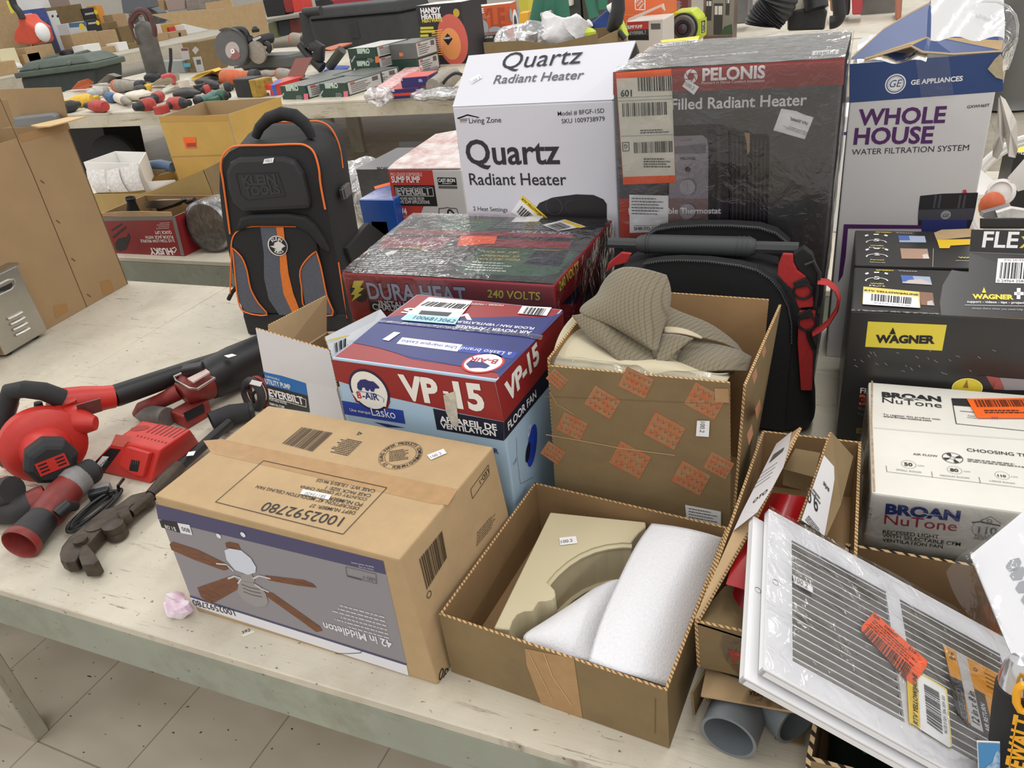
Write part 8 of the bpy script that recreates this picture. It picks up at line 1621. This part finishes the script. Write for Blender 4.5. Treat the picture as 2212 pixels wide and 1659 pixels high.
mb = MB(); mb.tube([aty(Z2(p),7.3) for p in ((1550,960),(1560,1200),(1530,1450))],.018,TK,8); tag(mb.build('black_stand'),'thin black upright stand in front of the grey flat box','stand')
# big torn cardboard sheets
for nm,lb_,pp,y in (('cardboard_sheet','large torn cardboard sheet standing right behind the cut-off saw',((860,330),(760,180),(1520,30),(1740,1000),(1560,1010),(1200,560)),8.4),('cardboard_sheet','long low cardboard sheet behind the white boxes, left of the torn one',((-700,290),(0,230),(760,170),(860,330),(1200,560),(960,600),(480,590),(0,480),(-100,470)),8.9),('cardboard_flap','upright cardboard flap behind the long low sheet',((390,60),(900,-20),(950,140),(740,200),(430,220)),9.2)):
    q = [aty(Z3(p),y+.1*i) for i,p in enumerate(pp)]; q = [aty(Z3(p),y) for p in pp]; mb = MB(); mb.prism(q,V((0,.02,0)),KR); tag(mb.build(nm),lb_,'cardboard')
# side table goods: (label, bl, br, ytop, depth, material)
CW = WHT; KB = KR; SIDE = [('white open box at the front edge of the far left table',(188,124),(223,117),97,.5,CW),('low brown box right of the white open box',(224,117),(258,112),103,.4,KB),('small white box behind the cylinder foot',(258,111),(279,107),92,.4,CW),('small orange brown box left of the gas cylinder',(280,106),(302,103),95,.3,KR2),
    ('long brown open box in the middle of the far left table',(160,98),(217,90),73,.6,KB),('square brown box behind the long brown one',(216,90),(256,84),68,.5,KB),('brown carton beside the cylinder top',(260,76),(286,72),58,.5,KR2),('upper brown carton of the pile left of the cylinder',(250,56),(278,53),30,.6,KB),('brown carton with white side label left of the cylinder',(222,68),(258,66),50,.6,KR2),
    ('brown carton lowest in the left picture edge pile',(0,165),(42,157),135,.6,KB),('tan carton with torn white corner at the left',(56,138),(92,134),117,.5,KB),('wide tan carton left of the small red tools',(58,117),(118,111),103,.5,KB),('pale yellow box at the left picture edge',(0,122),(38,119),108,.4,mat('pale_yellow_box',(226,216,180),.6)),('thin tan open tray in front of red tools',(137,125),(176,120),115,.4,KB),
    ('white box with black ear marks behind the blower',(50,48),(76,47),31,.4,CW),('blue patterned box above the dark crate',(77,48),(108,46),19,.4,mat('blue_pattern',(84,98,168),.5,noise=(20,.25))),('white ear marked box right of the blue patterned box',(108,43),(128,41),24,.4,CW),('dark square crate behind the blower',(86,84),(118,84),49,.7,mat('crate_dark',(58,62,66),.5)),
    ('blue and white box with yellow sun label',(152,73),(190,69),50,.4,mat('box_white_teal',(206,208,212),.5)),('lower black and white label box',(189,68),(222,65),44,.4,TK),('upper black box with orange side',(184,43),(210,40),18,.4,TK),('orange backed box beside the upper black box',(214,36),(228,34),11,.3,mat('box_tangerine',(232,160,70),.5)),
    ('tall white panel box at the top left',(55,32),(115,28),-6,.5,CW),('tan carton behind the tall white panel',(-6,70),(52,60),-5,.6,KR),('grey brown carton top centre left',(115,19),(155,17),-8,.5,mat('taupe_carton',(160,142,134),.7)),('brown carton behind the black label boxes',(125,42),(185,38),14,.6,KR2),('white boxes right of the gas cylinder',(404,77),(450,73),52,.5,CW),('small white box atop the tan ones right of the cylinder',(396,60),(416,57),46,.3,CW),
    ('tan box right of the gas cylinder',(336,90),(366,86),74,.4,KB),('tan box with black strap right of the gas cylinder',(368,84),(406,78),70,.4,KB),('white and pink box just right of the cylinder',(333,72),(352,70),52,.3,mat('pink_white',(226,206,204),.5)),('red flat box right of the cylinder',(367,68),(396,66),59,.3,PRD),('yellow brown tray above the red flat box',(352,66),(394,58),53,.3,KRY)]
for lb_,bl_,br_,yt,d_,m in SIDE:
    def ds(mb,pl,lb_=lb_):
        f = Face(mb,pl['front'])
        if 'ear' in lb_:
            for x in (56,68) if 'behind' in lb_ else (111,122): f.q([(x,38),(x+4,37),(x+5,43),(x+1,44)] if 'behind' in lb_ else [(x,33),(x+4,32),(x+5,37),(x+1,38)],I_K,3)
        if 'sun' in lb_: f.q([(148,50),(186,47),(187,57),(150,60)],ink((74,112,140)),2); f.ring((177,58),(183,58),ink((236,206,60)),k=4)
        if 'black and white label' in lb_: f.q([(190,49),(206,47),(207,51),(191,53)],GEND,3); f.ring((211,49),(215,49),YEL,k=3)
        if 'upper black' in lb_: f.q([(183,29),(202,26),(203,30),(184,33)],GEND,3); f.ring((207,26),(211,26),YEL,k=3)
        if 'strap' in lb_: f.q([(385,71),(390,70),(392,82),(387,83)],I_K,3)
    side_box(lb_,bl_,br_,yt,min(d_,.3),m,deco=ds)
# orange leaf blower, dark red bag, red tools
yo2 = 9.2; t = thing('leaf_blower','orange red petrol blower with black handle at the far left','blower',down(aty(Z1((520,930)),yo2))); P_ = lambda p: aty(Z1(p),yo2); ORD = mat('blower_orange_red',(222,84,58),.4,noise=(6,.1))
mb = MB(); mb.prism([P_(p) for p in ((330,310),(420,310),(500,430),(700,560),(780,860),(640,900),(340,880),(250,800),(280,600),(360,470))],V((0,.3,0)),ORD); mb.bevel(.06,3); mb.build('shroud',t)
mb = MB(); mb.tube(sm([P_(p) for p in ((220,-60),(290,120),(380,230),(450,370))]),.05,TK,10); mb.build('handle',t); mb = MB(); mb.ball(P_((740,660))+V((0,.1,0)),(.07,.12,.14),CW,n=14); mb.build('tank',t); mb = MB(); mb.prism([P_(p) for p in ((120,20),(190,30),(290,250),(220,270))],V((0,.02,0)),mat('yellow_tag',(226,222,70),.5)); mb.build('tag',t)
for i,(p0,p1,h,m,lb_) in enumerate((((97,129),(118,126),.10,TR,'small red tool with orange button on the far left table'),((118,124),(142,118),.07,TR,'pinkish red tool right of the orange button one'),((128,112),(156,108),.16,TK,'dark clamp tools pile on the far left table'),((156,110),(174,107),.10,TR,'red oval tool right of the dark clamps'),((84,92),(112,90),.12,TK,'black pouch in front of the dark crate'),((176,120),(184,118),.06,TY,'tiny yellow and red part beside the white open box'),((112,92),(150,88),.10,CW,'loose white papers on the far left table'),((0,132),(34,130),.10,CW,'white wrapped bundle at the left picture edge'),((226,80),(240,78),.08,TK,'black and white knob on the square brown box'),((128,50),(150,48),.14,CW,'white paper stack beside the blue and white box'))):
    if i in (6,8,9): continue
    x = side_x(p0); a,b = atx(p0,x),atx(p1,x); mb = MB(); mb.ball(V((x+.05,(a.y+b.y)/2,ZT+h/2)),(.16,max(.08,abs(b.y-a.y)/2),h/2),m,n=16,e=.7); mb.jig(.02,9,50+i)
    for q in mb.v: q.z = max(q.z,ZT+.001)
    tag(mb.build('small_goods'),lb_,'goods')
# monitor behind the cylinder, bright panels, shelf rows
def card(name,label,pts_,y,m,cat,th=.1,vw=Z2):
    mb = MB(); mb.prism([aty(vw(p),y) for p in pts_],V((0,th,0)),m); mb.bevel(.01,1); return tag(mb.build(name),label,cat)
card('monitor','back of a dark grey monitor behind the gas cylinder',((560,0),(620,-150),(1060,-150),(1150,150),(700,270),(600,260)),10.2,mat('monitor_grey',(96,100,106),.45),'monitor',.2)
card('printer_base','dark grey machine base below the monitor',((700,280),(1150,170),(1300,260),(1290,480),(800,480)),10.4,mat('machine_grey',(84,88,92),.5),'machine',.2)
card('dark_case','dark blue flat case right of the cylinder top',((1290,360),(1690,280),(1710,340),(1330,440)),10.0,mat('case_blue_dark',(60,70,86),.5),'case')
for i,(pp,m,lb_) in enumerate((((1190,60),(1400,50),(1430,210),(1200,230)),KRT,'tan wrapped bundle in the far shelf row') if 0 else x for x in ((((1190,0),(1400,-10),(1430,210),(1200,230)),KRT,'tan wrapped bundle right of the monitor'),(((1430,0),(1820,-60),(1840,190),(1500,230)),mat('taupe_carton',(160,142,134),.7),'taupe cartons with blue and white tag right of the tan bundle'),(((1850,0),(2380,-60),(2390,170),(1870,210)),mat('grey_wrapped',(150,140,132),.5,noise=(12,.2)),'grey film wrapped carton right of the taupe cartons'))): card('far_carton',lb_,pp,11.5,m,'box',.4)
# red bags and counter behind the trunk
card('far_counter','low grey counter behind the trunk with shelf openings',((80,260),(560,180),(620,150),(620,190),(560,230),(90,300)),13,mat('counter_grey',(140,138,130),.5),'counter',.5,Z6)
for i,(pp,m,lb_) in enumerate(((((40,0),(330,-40),(340,200),(100,230)),TK,'black machine on the far counter'),(((310,0),(440,-20),(450,160),(350,170)),mat('deep_red',(150,50,50),.5),'dark red cabinet side left of the bright red panel'),(((430,0),(560,-40),(600,140),(460,170)),mat('bright_red',(216,70,62),.45),'bright red panel above the far counter'),(((730,0),(930,-20),(1010,110),(900,170),(760,110)),TK,'black hanging bag behind the trunk'),(((950,0),(1440,-40),(1490,110),(1040,150)),mat('crimson_bag',(156,50,66),.6),'crimson tote bag above the trunk'),(((1480,60),(1930,10),(1935,90),(1490,120)),KR,'tan shelf board right of the crimson tote'),(((1940,0),(2110,-20),(2115,70),(1950,90)),mat('sea_green',(70,108,92),.5),'sea green bin behind the heater disc box'),(((110,300),(220,290),(250,500),(140,510)),mat('olive_bin',(104,110,80),.6),'olive bin under the far counter'),(((240,280),(390,260),(420,460),(280,480)),mat('navy_bin',(44,46,58),.5),'navy bin under the far counter'),(((390,260),(500,240),(530,440),(420,450)),mat('maroon_bin',(110,50,48),.5),'maroon bin under the far counter'))): card('far_goods',lb_,pp,13.3 if i < 7 else 13.2,m,'goods',.3,Z6)
# green step ladder and dark racks behind the plastic bags
t = thing('step_ladder','green fibreglass step ladder legs behind the crumpled bags','ladder',aty(K2_((300,500)),9)); LG = mat('ladder_green',(48,112,92),.5)
for a,b,w in (((210,-60),(100,500),.08),((370,-60),(300,470),.09),((520,-60),(560,330),.09),((980,-60),(1060,280),.06),((1180,-60),(1190,150),.06)): mb = MB(); mb.tube([aty(K2_(a),9),aty(K2_(b),9)],(w,.03),LG,6,flat=(1,0,0)); mb.build('rail',t)
mb = MB(); mb.tube([aty(K2_((220,260)),8.9),aty(K2_((390,215)),8.9)],.04,TSI,6); mb.build('step',t)
for pp,m,lb_ in ((((440,-60),(830,-60),(860,480),(480,500)),mat('rack_dark',(66,70,68),.5,noise=(3,.3)),'dark rack with yellow straps behind the ladder'),(((850,-60),(1420,-60),(1420,480),(900,470)),mat('rack_olive',(84,80,72),.5,noise=(2,.4)),'olive dark machinery right of the ladder'),(((600,-60),(690,-60),(690,100),(600,90)),TW,'pale gauge plate on the dark rack')): card('machine_rack',lb_,pp,9.6 if 'pale' not in lb_ else 9.5,m,'rack',.4,K2_)
# right background machines
for pp,m,lb_,y in ((((-400,0),(0,-30),(90,-30),(90,310),(-60,320)),mat('rack_grey',(110,108,108),.5,noise=(3,.3)),'grey red striped machine left of the vacuum hose',8),(((1180,-100),(1290,-100),(1290,150),(1190,150)),mat('amber_machine',(150,96,40),.5),'amber machine part right of the garden vacuum',8),(((1290,-100),(1450,-100),(1440,200),(1310,210)),mat('plum_dark',(66,60,70),.5),'dark panel right of the amber machine',8.2),(((1470,-100),(1620,-100),(1610,190),(1480,200)),mat('signal_red_dark',(170,60,66),.5),'red tank part behind the torn filter box',8),(((1640,-100),(2050,-100),(2050,320),(1690,380),(1560,380)),mat('steel_cart',(130,128,124),.5,metal=.3,noise=(2,.2)),'grey steel cart behind the torn filter box',8.6),(((2050,-60),(2150,-60),(2130,250),(2060,280)),mat('copper_bottle',(170,110,90),.4),'copper bottle shaped part right of the grey cart',8)): card('machine',lb_,pp,y,m,'machine',.4,K4_)
mb = MB(); mb.lathe(down(aty((2190,120),8.2),0),V((0,0,1)),[(.0,.01)]+[(.42-.03*(i % 2),.02+.09*i) for i in range(12)]+[(0,1.0)],mat('ribbed_can',(120,120,118),.35,metal=.6),32); tag(mb.build('ribbed_can'),'ribbed grey metal can standing at the top right','can')
# black tote and wheel on the floor under the tool table
t = thing('black_tote','black plastic tote on the floor under the tool table','tote',V((-6.9,6.2,0))); a,b = aty((146,330),6.0),aty((243,330),6.0); mb = MB(); mb.hexa([V((a.x,6.0,.002)),V((b.x-.1,6.0,.002)),V((b.x-.1,6.5,.002)),V((a.x,6.5,.002))],[V((a.x,6.0,.58)),V((b.x,6.0,.58)),V((b.x,6.5,.58)),V((a.x,6.5,.58))],BLK); mb.bevel(.02,2); mb.build('tub',t)
mb = MB(); c_ = aty((248,318),5.9); mb.lathe(V((c_.x,5.9,.24)),V((.3,-1,0)),[(0,0),(.2,0),(.24,.03),(.24,.09),(.2,.12),(0,.12)],BLKR,28); tag(mb.build('floor_tyre'),'black rubber tyre on the floor beside the black tote','wheel')
card('white_floor_box','white box leaning on the floor behind the black tote',((1040,1410),(1100,1300),(1240,1270),(1300,1500),(1320,1600),(1180,1480)),6.75,TW,'box',.06,Z4)
